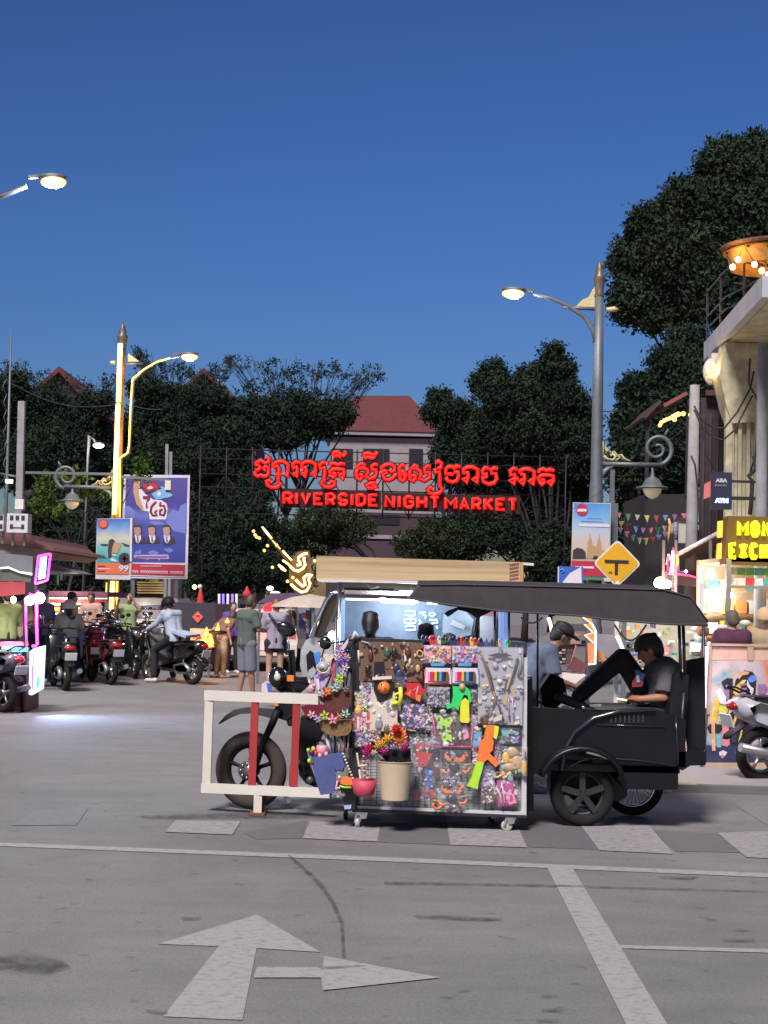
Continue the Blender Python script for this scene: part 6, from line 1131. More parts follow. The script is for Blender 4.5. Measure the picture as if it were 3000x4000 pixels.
m = MB(); m.pp(kp([(150, 740), (205, 700), (215, 1530), (150, 1530)]), d-.1, .9); m.build('front_bulkhead', NAVB, root)
m = MB(); P = [W(x, y, d-.16) for x, y in [(2272+165*math.cos(rad(a)), 3072-150*math.sin(rad(a))) for a in range(20, 165, 12)]]; m.tube(P, .028, 8, flat=2.6); m.build('wheel_arch', NAVB, root)
m = MB(); m.bar(W(*kp([(540, 1160)])[0], d-.2), W(*kp([(640, 1185)])[0], d-.2), .012, .03); m.bar(W(*kp([(640, 1185)])[0], d-.2), W(*kp([(690, 1210)])[0], d-.2), .012, .03); m.ell(W(*kp([(520, 890)])[0], d-.14), (.014, .01, .014)); m.bar(W(*kp([(560, 878)])[0], d-.14), W(*kp([(630, 878)])[0], d-.14), .016); m.build('chrome_trim', CHR, root)
m = MB()
for x0, y0, x1, y1, dd in ((1110, 360, 1120, 660, 0), (1135, 370, 1145, 680, .05), (1260, 370, 1265, 1150, .7), (1140, 800, 1115, 1150, -.02)): m.tube([W(*kp([(x0, y0)])[0], d+dd), W(*kp([(x1, y1)])[0], d+dd)], .013, 8)
for px_, dd in ((1862, 0), (1933, .0), (1988, .0), (1870, .75), (2100, .75)): m.tube([W(px_, 2360, d+dd), W(px_, 2770, d+dd)], .014 if px_ == 1862 else .009, 8)
m.bar(W(1855, 2765, d), W(2100, 2770, d), .03); m.bar(W(*kp([(1170, 1130)])[0], d+.3), W(*kp([(1265, 1010)])[0], d+.3), .03); m.build('roof_post', mat('dark_post', (.05, .05, .055), .4, .5), root)
# roof: a closed canopy with drooping valance
z = lambda y_, dd=0: W(2100, y_, d+dd).z
def rp(px_, py_, dd): return W(px_, py_, d+dd)
m = MB()
fr_t = [rp(1640, 2287, -.1), rp(1800, 2285, -.1), rp(2100, 2292, -.1), rp(2400, 2300, -.1), rp(2590, 2306, -.1), rp(2698, 2334, -.1), rp(2766, 2432, -.12)]
fr_b = [rp(1600, 2335, -.12), rp(1734, 2358, -.12), rp(1950, 2384, -.12), rp(2250, 2402, -.12), rp(2393, 2420, -.12), rp(2600, 2436, -.12), rp(2764, 2441, -.13)]
bk_t = [p+Vector((0, 1.15, .0)) for p in fr_t]; bk_b = [p+Vector((0, 1.2, 0)) for p in fr_b]; rd = [(p+q)/2+Vector((0, 0, .045)) for p, q in zip(fr_t, bk_t)]; rd[-1].z -= .045
vs = fr_b+fr_t+rd+bk_t+bk_b; n7 = 7; fs = []
for j in range(4):
    for i in range(6): fs.append((j*n7+i, j*n7+i+1, (j+1)*n7+i+1, (j+1)*n7+i))
fs.append((0, 7, 14, 21, 28)); fs.append((34, 27, 20, 13, 6)); fs.append(tuple(range(0, 7))+tuple(range(34, 27, -1)))
m.add(vs, fs, 0); m.build('canopy', CANV, root)
m = MB(); m.tube([p+Vector((0, -.012, -.004)) for p in fr_b], .009, 6); m.tube([p+Vector((0, -.006, .004)) for p in fr_t], .006, 6); m.build('canopy_hem', mat('canopy_hem', (.05, .045, .05), .6), root)
m = MB(); m.pp([(1736, 2396), (1752, 2384), (1790, 2372), (1742, 2366), (1700, 2352), (1860, 2362), (1990, 2372), (1970, 2384), (1920, 2388), (1876, 2410), (1862, 2470), (1852, 2470), (1858, 2412), (1830, 2392), (1790, 2382), (1765, 2400), (1750, 2410)], d-.08, .04); m.build('scroll_bracket', BLKM, root)
m = MB()
for x0, x1, y0, dd in ((2035, 2120, 2412, .1), (2400, 2525, 2440, .1)):
    m.tube([W(x0+(x1-x0)*i/12, y0+(22 if x0 < 2100 else 62)*math.sin(math.pi*i/12), d+dd) for i in range(13)], .008, 6)
m.build('hanging_grip', mat('tan_rope', (.35, .26, .17), .8), root)
# the driver lounging in it
g0 = W(2560, 2745, d+.42)
def Jp(px_, py_, dy): v = W(px_, py_, d+.4+dy)-Vector((g0.x, d+.4, 0)); return (v.y, -v.x, v.z) 
# build straight in carriage space: body frame x->right of person; person faces -x (left in the photo)
def jv(px_, py_, dy=0): v = W(px_, py_, d+.42); return ((dy), -(v.x-g0.x), v.z)
drv = person('driver in dark t-shirt and black beanie lounging in the carriage with one leg propped up', (g0.x, d+.42, 0), rad(90), skin=mat('skin_bronze', (.36, .16, .10), .55, var=.06), shirt=cloth('charcoal_print', (.085, .080, .088)), pants=cloth('black', (.012, .012, .015)), cap=(mat('dark_beanie', (.03, .022, .028), .9, bump=.3), 'beanie'), vox=.010, s=1.0,
    J=dict(head=jv(2538, 2538), neck=jv(2585, 2592), chest=jv(2590, 2650), belly=jv(2590, 2710), pel=jv(2575, 2765), shl=jv(2582, 2608, .17), shr=jv(2592, 2612, -.17), ell=jv(2570, 2715, .23), elr=jv(2572, 2718, -.22), wrl=jv(2500, 2718, .12), wrr=jv(2484, 2726, -.17), hdl=jv(2440, 2726, .05), hdr=jv(2440, 2728, -.04),
           hpl=jv(2560, 2762, .09), hpr=jv(2560, 2790, -.09), knl=jv(2440, 2572, .12), knr=jv(2405, 2800, -.10), anl=jv(2255, 2735, .12), anr=jv(2270, 2790, -.1), tol=jv(2205, 2730, .12), tor=jv(2215, 2770, -.1), look=(.12, .9, -.45)), shoe=cloth('black', (.012, .012, .015)))
lg = thing('t_shirt_print', 'small blue white and red print on the chest of the lounging driver', 'print', W(2495, 2665, d+.28)); bpy.data.objects.remove(lg)
m = MB(); m.pp([(2480, 2620), (2490, 2614), (2522, 2636), (2512, 2656), (2486, 2646)], d+.235, .01, 0); m.pp([(2470, 2664), (2482, 2646), (2514, 2660), (2508, 2682), (2470, 2684)], d+.233, .01, 1); m.pp([(2484, 2640), (2496, 2638), (2500, 2664), (2488, 2668)], d+.225, .01, 2)
pr = MB(); M_ = Matrix.Rotation(rad(-90), 4, 'Z') @ Matrix.Translation(-Vector((g0.x, d+.42, 0))); pr.merge(m, M_)
pr.build('shirt_print', [mat('print_dull_blue', (.04, .08, .20), .7), mat('print_dull_red', (.26, .04, .05), .7), mat('print_dull_white', (.4, .4, .42), .7)], drv, 'local')
ph = W(2435, 2733, d+.36); m = MB(); m.box(ph, (.10, .075, .012), rot=Matrix.Rotation(.15, 3, 'Y')); one(m, 'phone', mat('phone_screen', (.9, .7, .45), emit=.9), 'lit phone in the hands of the lounging driver', 'phone')
# motorcycle handle area seen between cart and carriage
d2 = 12.4; r = thing('parked_motorbike', 'dim motorbike handlebar and screen between the toy rack and the carriage seat', 'motorcycle', (W(2140, 2350, d2).x, d2, 0))
m = MB(); m.pp([(2110, 2690), (2150, 2630), (2200, 2650), (2220, 2720), (2180, 2760), (2120, 2760)], d2, .2); side(m, [(W(2110, 2350, d2).x, .55), (W(2250, 2350, d2).x, .5), (W(2300, 2350, d2).x, .75), (W(2130, 2350, d2).x, .85)], d2, d2+.25); m.build('body', BLKM, r)
add_wheel(r, (W(2330, 2350, d2).x, d2+.1, .28), .28, .09, 'wheel', BLKM, org=None); add_wheel(r, (W(2330, 2350, d2).x-1.1, d2+.1, .28), .28, .09, 'wheel', BLKM, org=None)
m = MB(); m.tube([W(2080, 2768, d2), W(2130, 2775, d2), W(2220, 2778, d2)], .012, 6); m.tube([W(2100, 2740, d2), W(2150, 2790, d2)], .02, 6); m.tube([W(2098, 2810, d2), W(2125, 2785, d2)], .022, 6); m.ell(W(2208, 2712, d2-.05), (.02, .02, .035)); m.build('chrome_rail', CHR, r)
# ---------------------------------------------------------------- red and white barrier
dl, dr = 11.62, 11.42; BW = mat('barrier_white', (.62, .585, .51), .55, var=.06, scale=3); BR = mat('barrier_red', (.36, .028, .030), .6, var=.12)
def bp_(px_, py_): k = (px_-800)/450; return W(px_, py_, dl+(dr-dl)*k)
root = thing('barrier', 'white steel crowd barrier with two red uprights standing in front of the black motorcycle', 'barrier', (bp_(1009, 3100).x, bp_(1009, 3100).y, 0))
hh = .083; m = MB()
TL, TR, BL, BRr = bp_(818, 2716), bp_(1246, 2732), bp_(806, 3078), bp_(1290, 3098)
TR = TL+(TR-TL)*1.0; m.bar(TL-(TR-TL).normalized()*.035, TR, .05, hh*.92); m.bar(BL-(BRr-BL).normalized()*.035, BRr, .05, hh*.86); m.bar(TL+Vector((0, .003, .0)), BL+Vector((0, .003, 0)), .046, .065, upv=(1, 0, 0)); m.build('frame', BW, root)
for x0, x1 in ((997, 984), (1160, 1147)):
    m = MB(); p, q = bp_(x0, 2732), bp_(x1, 3072); m.bar(p, q, .04, .058, upv=(1, 0, 0)); m.build('red_upright', BR, root)
m = MB(); p = bp_(1009, 3088); fx = Vector((p.x, p.y, .0)); m.bar(fx, p, .05, .062, upv=(1, 0, 0)); m.build('foot_post', BW, root)
m = MB(); p2 = Vector((fx.x+.05, fx.y+.04, .008)); m.bar((fx.x+.045, fx.y+.05, 0), (fx.x+.045, fx.y+.05, .19), .022); m.box((fx.x, fx.y+.05, .012), (.12, .3, .02)); m.build('rusty_foot', mat('rust', (.14, .06, .035), .9), root)
# ---------------------------------------------------------------- silver auto rickshaw behind the flowers
d = 14.6; SIL = mat('silver_paint', (.50, .52, .56), .22, .45, var=.2, scale=9); root = thing('auto_rickshaw', 'silver three wheeled taxi with dark curved windscreen behind the hanging flower baskets', 'auto rickshaw', (W(1400, 2350, d).x, d, 0))
m = MB(); m.pp([(1182, 2640), (1172, 2600), (1175, 2540), (1195, 2500), (1235, 2478), (1300, 2486), (1420, 2500), (1700, 2500), (1700, 2780), (1190, 2780), (1170, 2670)], d, 1.15); m.build('body', SIL, root)
m = MB(); m.pp([(1222, 2486), (1250, 2420), (1285, 2340), (1318, 2312), (1345, 2306), (1345, 2318), (1318, 2350), (1290, 2420), (1262, 2492)], d-.02, 1.15); m.build('windscreen', GLS, root)
m = MB(); m.tube([W(x, y, d-.04) for x, y in ((1216, 2490), (1246, 2410), (1276, 2345), (1300, 2318), (1340, 2304))], .024, 8); m.tube([W(x, y, d+1.15) for x, y in ((1216, 2490), (1246, 2410), (1276, 2345), (1300, 2318), (1340, 2304))], .02, 8); m.pp([(1318, 2300), (1700, 2310), (1700, 2330), (1330, 2318)], d-.02, 1.2); m.build('door_pillar', CHR, root)
m = MB(); m.pp([(1196, 2560), (1212, 2540), (1232, 2556), (1236, 2600), (1222, 2640), (1200, 2620)], d-.04, .04); m.build('headlight_recess', BLKG, root)
m = MB(); m.pp([(1225, 2552), (1248, 2545), (1254, 2582), (1234, 2596)], d-.05, .04); m.build('blue_panel', mat('rickshaw_blue', (.06, .22, .62), .3), root)
m = MB(); m.ell(W(1297, 2481, d-.1), (.04, .03, .04)); m.build('front_lamp', mat('warm_front_lamp', (1, .8, .5), emit=6, ecol=(1, .75, .45)), root)
add_wheel(root, (W(1290, 2350, d).x, d+.55, .22), .22, .1, 'front_wheel', ALU, org=None); add_wheel(root, (W(1290, 2350, d).x+1.7, d+.1, .22), .22, .1, 'rear_wheel', ALU, org=None)
# ---------------------------------------------------------------- food cart with the wooden awning
d = 13.7; WOOD = mat('awning_wood', (.46, .33, .185), .65, var=.28, scale=1.5)
wn = WOOD.node_tree; z_ = [n for n in wn.nodes if n.type == 'TEX_NOISE'][0]; mpn = wn.nodes.new('ShaderNodeMapping'); mpn.inputs['Scale'].default_value = (.5, 3, 16); tcn = [n for n in wn.nodes if n.type == 'TEX_COORD'][0]; wn.links.new(tcn.outputs['Object'], mpn.inputs[0]); wn.links.new(mpn.outputs[0], z_.inputs['Vector'])
root = thing('food_cart', 'lit food cart with long wooden awning box above a blue white window', 'food cart', (W(1560, 2350, d).x, d, 0))
m = MB(); m.pp([(1237, 2171), (2034, 2196), (2034, 2272), (1235, 2262)], d-.5, .9); m.build('awning_box', WOOD, root)
m = MB(); m.pp([(1236, 2262), (2098, 2276), (2092, 2288), (1245, 2272)], d-.53, .5); m.pp([(2034, 2196), (2085, 2200), (2085, 2210), (2034, 2206)], d-.4, .05); m.build('pale_batten', WHT, root)
m = MB(); m.pp([(2034, 2196), (2044, 2196), (2044, 2276), (2032, 2274)], d-.52, .9); m.pp([(2044, 2230), (2052, 2250), (2040, 2270)], d-.5, .3); m.build('awning_end', mat('orange_wood', (.50, .28, .12), .7), root)
m = MB()
for i in range(5): m.pp([(1990, 2204+i*14), (2026, 2198+i*14), (2026, 2206+i*14), (1990, 2212+i*14)], d-.503, .004)
m.build('carved_stripe', mat('dark_wood_stripe', (.20, .09, .05), .7), root)
m = MB(); m.tube([W(1328, 2268, d-.4), (W(1322, 2350, d-.4).x, d-.4, 0)], .019, 8); m.tube([W(1950, 2280, d+.3), (W(1950, 2350, d+.3).x, d+.3, 0)], .02, 8); m.tube([W(1312, 2410, d-.35), (W(1312, 2350, d-.35).x, d-.35, .5)], .012, 8); m.build('post', CHR, root)
m = MB(); m.pp([(1335, 2335), (1760, 2345), (1760, 2350), (1335, 2342)], d-.02, .05); m.pp([(1334, 2335), (1348, 2335), (1344, 2560), (1330, 2560)], d-.02, .05); m.pp([(1950, 2390), (1960, 2390), (1960, 2560), (1950, 2560)], d-.02, .05)
m.pp([(1966, 2375), (1984, 2375), (1984, 2560), (1964, 2560)], d-.1, .05, 0); m.build('window_frame', mat('pale_blue_frame', (.25, .38, .70), .4, emit=.3, ecol=(.25, .4, .9)), root)
m = MB(); m.pp([(1342, 2345), (1960, 2352), (1960, 2600), (1338, 2600)], d+.5, .02); m.build('back_panel', mat('blue_grey_window', (.16, .22, .30), .35, var=.3, scale=4), root)
m = MB(); m.pp([(1330, 2500), (2060, 2510), (2060, 2960), (1330, 2960)], d, .8); m.build('cart_body', mat('cart_steel', (.25, .26, .28), .4, .5), root)
m = MB(); m.box((W(1690, 2350, d).x, d+.4, .62), (1.55, .8, .05))
add_wheel(root, (W(1500, 2350, d).x, d+.4, .25), .25, .07, 'wheel', ALU, org=None)
m = MB(); m.pp([(1470, 2340), (1492, 2334), (1520, 2340), (1616, 2344), (1634, 2352), (1616, 2360), (1500, 2354)], d-.06, .03); m.pp([(1668, 2345), (1710, 2348), (1708, 2362), (1670, 2360)], d-.06, .03); m.ell(W(1494, 2343, d-.08), (.035, .02, .02)); m.pp([(1350, 2338), (1470, 2341), (1470, 2346), (1350, 2343)], d-.05, .02); m.build('led_strip', mat('cool_led', (.85, .92, 1), emit=6, ecol=(.78, .88, 1)), root)
point('window_light', W(1560, 2365, d-.2), 32, (.75, .85, 1), .25, root); point('window_light', W(1850, 2400, d+.2), 4, (.8, .88, 1), .2, root)
KG = mat('glowing_numerals', (.6, .85, 1), emit=1.1, ecol=(.50, .80, 1)); m = MB()
def vp(pts): return [(1200+x*.5425, 2150+y*.5425) for x, y in pts]
for pts in ([(700, 440), (730, 435), (780, 440), (775, 470), (730, 470), (705, 462)], [(735, 490), (700, 500), (702, 525), (745, 528), (780, 520), (782, 495), (748, 490), (748, 515)], [(702, 550), (740, 540), (775, 545), (780, 570), (745, 575), (705, 572)], [(810, 450), (855, 445)], [(830, 465), (858, 470), (850, 490)], [(805, 500), (820, 515), (805, 530)], [(880, 452), (905, 448), (925, 460), (905, 475), (882, 468), (880, 452)], [(880, 500), (935, 500), (942, 520), (900, 522), (900, 535)], [(930, 545), (940, 565)]):
    m.ptube(vp(pts), d+.46, 3.4, 6)
m.build('glowing_numeral', KG, root)
m = MB(); m.pp([(1735, 2400), (1800, 2370), (1850, 2420), (1840, 2480), (1760, 2500), (1730, 2470)], d+.2, .25, 0); m.pp([(1770, 2420), (1818, 2445), (1812, 2460), (1760, 2440)], d+.15, .05, 1); m.pp([(1868, 2420), (1900, 2380), (1940, 2400), (1935, 2520), (1870, 2520)], d+.2, .3, 1); m.pp([(1876, 2385), (1945, 2388), (1944, 2404), (1880, 2404)], d+.18, .06, 2); m.build('wrapped_stock', [mat('clear_wrap', (.30, .36, .42), .3), mat('pale_box_wrap', (.5, .5, .52), .5), mat('pink_wrap', (.55, .20, .22), .5)], root)
m = MB(); m.pp([(1340, 2272), (1650, 2282), (1655, 2300), (1340, 2290)], d-.45, .04); m.pp([(1345, 2296), (1560, 2304), (1560, 2310), (1345, 2304)], d-.4, .2, 1); m.ptube([(1540, 2302), (1600, 2305), (1640, 2298)], d-.46, 4, 6, 2); m.ptube([(1430, 2280), (1450, 2300), (1480, 2290)], d-.47, 3, 5, 2); m.build('under_awning_shelf', [mat('tan_shelf', (.34, .26, .18), .7), BLKM, WHT], root)
# stall frames seen under the canopy: small display cabinets with red frames
d = 16; root = thing('display_stall', 'market stall with red framed cabinets and orange flame shaped board seen under the dark canopy', 'stall', (W(2250, 2350, d).x, d, 0))
def hp(pts): return [(2050+x*.2411, 2350+y*.2411) for x, y in pts]
m = MB(); m.pp(hp([(460, 240), (900, 230), (960, 350), (460, 370)]), d+.3, .1, 1); m.pp(hp([(480, 370), (960, 370), (1000, 480), (480, 480)]), d+.3, .1, 2); m.pp(hp([(200, 610), (560, 480), (920, 520), (910, 680), (400, 690), (200, 640)]), d, .5, 3); m.pp(hp([(200, 660), (820, 680), (740, 1030), (200, 1000)]), d+.05, .5, 2)
m.build('cabinet', [RUB, mat('khaki_panel', (.20, .20, .15), .8), mat('dark_grey_panel', (.07, .065, .07), .8), mat('olive_glass', (.16, .17, .14), .3)], root)
m = MB()
for pts in ([(200, 630), (420, 690), (420, 1000)], [(560, 480), (920, 520), (910, 680), (400, 690)], [(830, 700), (740, 1030), (420, 1040)], [(240, 680), (250, 960)]): m.ptube(hp(pts), d-.03, 3, 5)
m.build('red_frame', mat('faded_red_frame', (.34, .08, .08), .6), root)
m = MB()
for i in range(4):
    for j in range(6): m.box(W(*hp([(450+i*60, 730+j*50)])[0], d+.02), (.035, .02, .022), (i+j) % 3)
m.build('small_ware', [BLKM, mat('silver_ware', (.4, .38, .36), .4), mat('brown_ware', (.12, .07, .06), .6)], root)
m = MB(); m.pp(hp([(545, 500), (640, 505), (655, 650), (565, 655)]), d-.05, .02); m.build('paper_note', mat('cream_paper', (.6, .57, .42), .8), root)
m = MB(); m.pp(hp([(930, 240), (1070, 260), (1110, 380), (1170, 490), (1150, 1010), (1030, 1010), (1020, 680), (1110, 660), (960, 540), (1100, 500), (950, 370), (1060, 360)]), d-.1, .05); m.build('flame_board', mat('orange_board', (.62, .14, .05), .6, emit=.25, ecol=(.9, .2, .05)), root)
m = MB(); m.ptube(hp([(1090, 370), (1150, 480), (1140, 1010), (1030, 1015)]), d-.13, 4, 6); m.ptube(hp([(380, 260), (410, 340), (440, 500)]), d-.2, 7, 6); m.ptube(hp([(1500, 560), (1560, 700), (1610, 830)]), d-.2, 7, 6); m.ptube(hp([(930, 245), (1090, 360), (965, 370), (1110, 500), (970, 545), (1110, 665)]), d-.14, 2, 5); m.build('led_edge', mat('warm_white_led', (1, .85, .65), emit=1.6, ecol=(1, .82, .6)), root)
m = MB(); m.pp(hp([(620, 1170), (1000, 1190), (800, 1340), (700, 1370), (550, 1390)]), d-.3, .4); m.pp(hp([(1170, 520), (1440, 540), (1600, 860), (1400, 950), (1170, 800)]), d+.2, .1, 1); m.pp(hp([(1170, 800), (1260, 830), (1330, 950), (1180, 980)]), d+.1, .1, 2); m.pp(hp([(820, 900), (1040, 1040), (900, 1160), (700, 1100)]), d-.1, .1, 3)
m.build('counter', [mat('white_counter', (.6, .55, .5), .6), mat('grey_cloth_panel', (.20, .20, .22), .8), mat('orange_cloth', (.45, .2, .08), .8), mat('maroon_cloth', (.10, .03, .04), .8)], root)
m = MB()
for x in (2115, 2300, 2440): m.bar(W(x, 2400, d+.3), (W(x, 2350, d+.3).x, d+.3, 0), .04)
m.build('post', POLEG, root); point('stall_light', W(2330, 2440, d-.7), 6, (1, .85, .65), .2, root)
d = 19; root = thing('lit_stall', 'bright stall with stacked pale packets and blue screen seen behind the driver and canopy post', 'stall', (W(2600, 2350, d).x, d, 0)); m = MB(); m.pp([(2400, 2420), (2760, 2430), (2760, 2620), (2400, 2610)], d+.5, .05); m.build('lit_back_panel', mat('lit_pale_panel', (.42, .40, .32), .6, emit=0), root)
m = MB(); random.seed(11)
for i in range(80): x, y = random.uniform(2405, 2745), random.uniform(2440, 2600); m.box(W(x, y, d+random.uniform(.1, .4)), (random.uniform(.02, .09), .05, random.uniform(.015, .06)), random.choice([0, 1, 4, 4, 6, 7, 5, 8]))
m.build('packet', GOODS, root); m = MB(); m.pp([(2700, 2510), (2738, 2512), (2735, 2545), (2695, 2545)], d, .02); m.build('bright_screen', mat('blue_screen', (.5, .75, 1), emit=.9, ecol=(.5, .75, 1)), root)
m = MB(); m.box((W(2590, 2350, d).x, d+.25, .85), (1.3, .6, .06)); 
for i in (-1, 1): m.bar((W(2590, 2350, d).x+i*.55, d+.25, 0), (W(2590, 2350, d).x+i*.55, d+.25, 2.0), .05)
m.build('table', WHT, root); point('stall_light', W(2600, 2440, d-.2), 6, (1, .9, .7), .15, root)
# ---------------------------------------------------------------- white car behind the couple
d = 34; root = thing('parked_car', 'white hatchback seen from behind between the couple, red tail lights lit', 'car', (W(1020, 2350, d).x, d, 0)); k = d/F; cx = W(1020, 2350, d).x
m = MB()
prof = [(-.84, .32), (-.86, .75), (-.80, 1.0), (-.62, 1.42), (.62, 1.42), (.80, 1.0), (.86, .75), (.84, .32)]
m.prism([(cx+x, d, z) for x, z in prof], (0, 3.8, 0)); m.box((cx, d-.05, .50), (1.7, .14, .26)); m.build('body', mat('white_car_paint', (.52, .52, .50), .3, coat=.4), root)
m = MB(); m.prism([(cx-.66, d-.02, 1.02), (cx-.54, d-.02, 1.34), (cx+.54, d-.02, 1.34), (cx+.66, d-.02, 1.02)], (0, .02, 0)); m.build('rear_window', GLS, root)
for s_ in (-1, 1):
    m = MB(); m.box((cx+s_*.72, d-.03, .92), (.16, .06, .20)); m.build('tail_light', mat('lit_tail', (1, .03, .03), emit=1.5, ecol=(1, .02, .02)), root)
    add_wheel(root, (cx+s_*.70, d+.5, .3), .3, .18, 'wheel', ALU, org=None)
m = MB(); m.box((cx, d-.13, .55), (.4, .01, .12)); m.build('number_plate', PLATE, root); point('tail_glow', (cx-.2, d-.7, 1.0), 14, (1, .05, .05), .2, root)
m = MB(); m.ell(W(1046, 2378, 30), (.09, .06, .09), 12, 8); m.ell(W(1058, 2362, 30), (.05, .06, .05), 12, 8); r = one(m, 'red_beacon', mat('red_beacon_glow', (1, .02, .02), emit=2, ecol=(1, .02, .03)), 'glowing red light just left of the head of the woman', 'lamp'); point('beacon_glow', W(1046, 2378, 29.6), 4, (1, .03, .03), .1)
# ================================================================== LEFT SIDE: PINK NEON CART, MARKET HALL, STALLS
MAG = mat('magenta_neon', (1, .05, .75), emit=1.7, ecol=(1, .06, .62)); d = 20.8; root = thing('neon_cart', 'food cart outlined in magenta neon with two glowing poster boxes at the left edge', 'food cart', (W(90, 2350, d).x, d, 0))
def nc(pts): return [(x*.2486, 2300+y*.2486) for x, y in pts]
m = MB(); m.pp([(-60, 2545), (100, 2560), (100, 2780), (-60, 2770)], d+.1, .8); m.pp(nc([(340, 830), (400, 830), (420, 1900), (370, 1900)]), d-.02, .06); m.build('cart_body', mat('maroon_cart_panel', (.10, .02, .025), .5), root)
m = MB(); m.ptube([(100, 2350), (101, 2440)], d, 5, 6); m.ptube([(101, 2440), (104, 2530)], d, 4, 6); m.ptube([(143, 2345), (143, 2440), (146, 2515), (138, 2524), (125, 2524)], d, 6, 6); m.ptube([(115, 2318), (125, 2325), (143, 2322), (150, 2308)], d, 4, 6); m.build('neon_tube', MAG, root)
m = MB(); m.bar(W(103, 2340, d+.05), (W(103, 2350, d+.05).x, d+.05, 0), .05); m.bar(W(138, 2200, d+.05), W(146, 2525, d+.05), .04); m.build('post', BLKM, root)
m = MB(); m.pp([(148, 2168), (194, 2160), (188, 2270), (136, 2278)], d-.02, .06, 0); fr = m.build('poster_box', BLKM, root)
m = MB(); m.ptube([(150, 2172), (192, 2164), (198, 2162), (186, 2264), (180, 2268), (140, 2280), (138, 2276), (150, 2172)], d-.05, 4.5, 6); m.build('neon_border', MAG, fr)
m = MB(); m.pp([(157, 2178), (184, 2172), (176, 2258), (149, 2266)], d-.05, .01); m.build('lit_poster', mat('cyan_lightbox', (.35, .7, 1), emit=.8, ecol=(.25, .55, 1)), fr)
m = MB(); m.pp([(117, 2545), (130, 2534), (172, 2522), (164, 2692), (122, 2716), (112, 2712)], d-.1, .12, 0); m.pp([(104, 2545), (117, 2545), (113, 2714), (102, 2712)], d-.09, .12, 1); bx = m.build('poster_box', [mat('white_lightbox', (.85, .92, 1), emit=.85, ecol=(.7, .84, 1)), POLEG], root)
m = MB(); m.pp([(128, 2556), (136, 2553), (132, 2596), (126, 2598)], d-.12, .01, 0); m.pp([(124, 2600), (131, 2600), (128, 2690), (124, 2696)], d-.12, .01, 1); m.pp([(146, 2560), (158, 2556), (154, 2620), (143, 2624)], d-.12, .01, 2); m.pp([(142, 2650), (156, 2640), (154, 2680), (141, 2688)], d-.12, .01, 0); m.pp([(134, 2640), (140, 2640), (139, 2680), (133, 2684)], d-.12, .01, 2)
m.build('poster_print', [mat('print_cyan', (.1, .45, .8), emit=.5, ecol=(.15, .4, .8)), mat('print_violet', (.25, .12, .8), emit=.5, ecol=(.3, .2, 1)), mat('print_pale', (.6, .8, .9), emit=.6, ecol=(.4, .7, .9))], bx)
m = MB(); m.pp(nc([(0, 835), (360, 840), (370, 900), (0, 905)]), d-.04, .3, 0); m.pp(nc([(30, 905), (200, 905), (180, 960), (20, 950)]), d-.1, .2, 1); m.pp(nc([(195, 930), (390, 930), (385, 990), (190, 985)]), d-.1, .2, 2); m.build('glowing_counter', [mat('pink_glow_counter', (1, .2, .3), emit=.5, ecol=(1, .15, .3)), mat('sky_tray', (.3, .6, .7), emit=.5, ecol=(.4, .8, 1)), mat('cyan_edge_light', (.1, .8, 1), emit=.9, ecol=(.1, .7, 1))], root)
m = MB(); m.ell(W(115, 2346, d-.1), (.068, .06, .068), 12, 8); m.ell(W(154, 2336, d-.1), (.078, .06, .078), 12, 8); m.ell(W(52, 2343, d+.6), (.04, .04, .05)); m.build('white_bulb', MATS['white_flood'], root)
point('bulb_light', W(154, 2345, d-.4), 30, (.92, .96, 1), .1, root); point('neon_glow', W(130, 2460, d-.4), 9, (1, .1, .8), .2, root)
l = bpy.data.lights.new('poster_box_light', 'AREA'); l.energy = 26; l.color = (.42, .62, 1); l.size = .5; l.shape = 'RECTANGLE'; l.size_y = .9; q = bpy.data.objects.new('poster_box_light', l); q.location = W(186, 2640, d-.35)-Vector(root['_w']); q.parent = root; q.rotation_euler = Vector((-1, .55, .12)).to_track_quat('Z', 'Y').to_euler(); l.spread = rad(120); COL.objects.link(q)
# market hall with tiled roof
d = 26; root = thing('market_hall', 'low market hall with curved dark red tiled roof and white fascia at the left edge', 'building', (W(-100, 2350, d).x, d, 0))
def lc(pts): return [(x*.2486, 1850+y*.2486) for x, y in pts]
m = MB(); m.pp([(-400, 2070)]+lc([(0, 895), (350, 940), (470, 960), (520, 1040), (620, 1110), (800, 1150), (860, 1215), (700, 1200), (500, 1165), (0, 1095)])+[(-400, 2120)], d, 5); m.build('roof', mat('maroon_roof_tiles', (.12, .05, .05), .8, var=.3, scale=14), root)
m = MB(); m.pp([(-400, 2118)]+lc([(0, 1098), (500, 1168), (700, 1200), (720, 1225), (590, 1285), (520, 1300), (0, 1240)])+[(-400, 2160)], d+.1, 4.8); m.build('fascia', mat('pale_pink_fascia', (.34, .27, .25), .8), root)
m = MB(); m.box((W(-60, 2350, d+4).x-1.6, d+5, 1.3), (3.6, .1, 2.6)); m.build('rear_wall', mat('dim_hall_wall', (.14, .12, .12), .8), root)
m = MB()
for x in (-40, -200): m.bar(W(x, 2150, d+.3), (W(x, 2350, d+.3).x, d+.3, 0), .07)
m.build('post', POLEG, root)
r = thing('fabric_awning', 'grey cloth awning with a lit hem under the white fascia of the market hall', 'awning', W(60, 2240, 25.4)); m = MB(); m.pp([(-300, 2140)]+lc([(0, 1245), (520, 1302), (505, 1590), (300, 1540), (0, 1460)])+[(-300, 2200)], 25.4, .05, 0); m.pp(lc([(0, 1470), (130, 1460), (290, 1530), (500, 1560), (500, 1600), (300, 1560), (130, 1490), (0, 1500)]), 25.3, .05, 1); m.pp(lc([(0, 1500), (130, 1490), (300, 1560), (500, 1600), (480, 1710), (300, 1690), (0, 1690)]), 25.35, .05, 2)
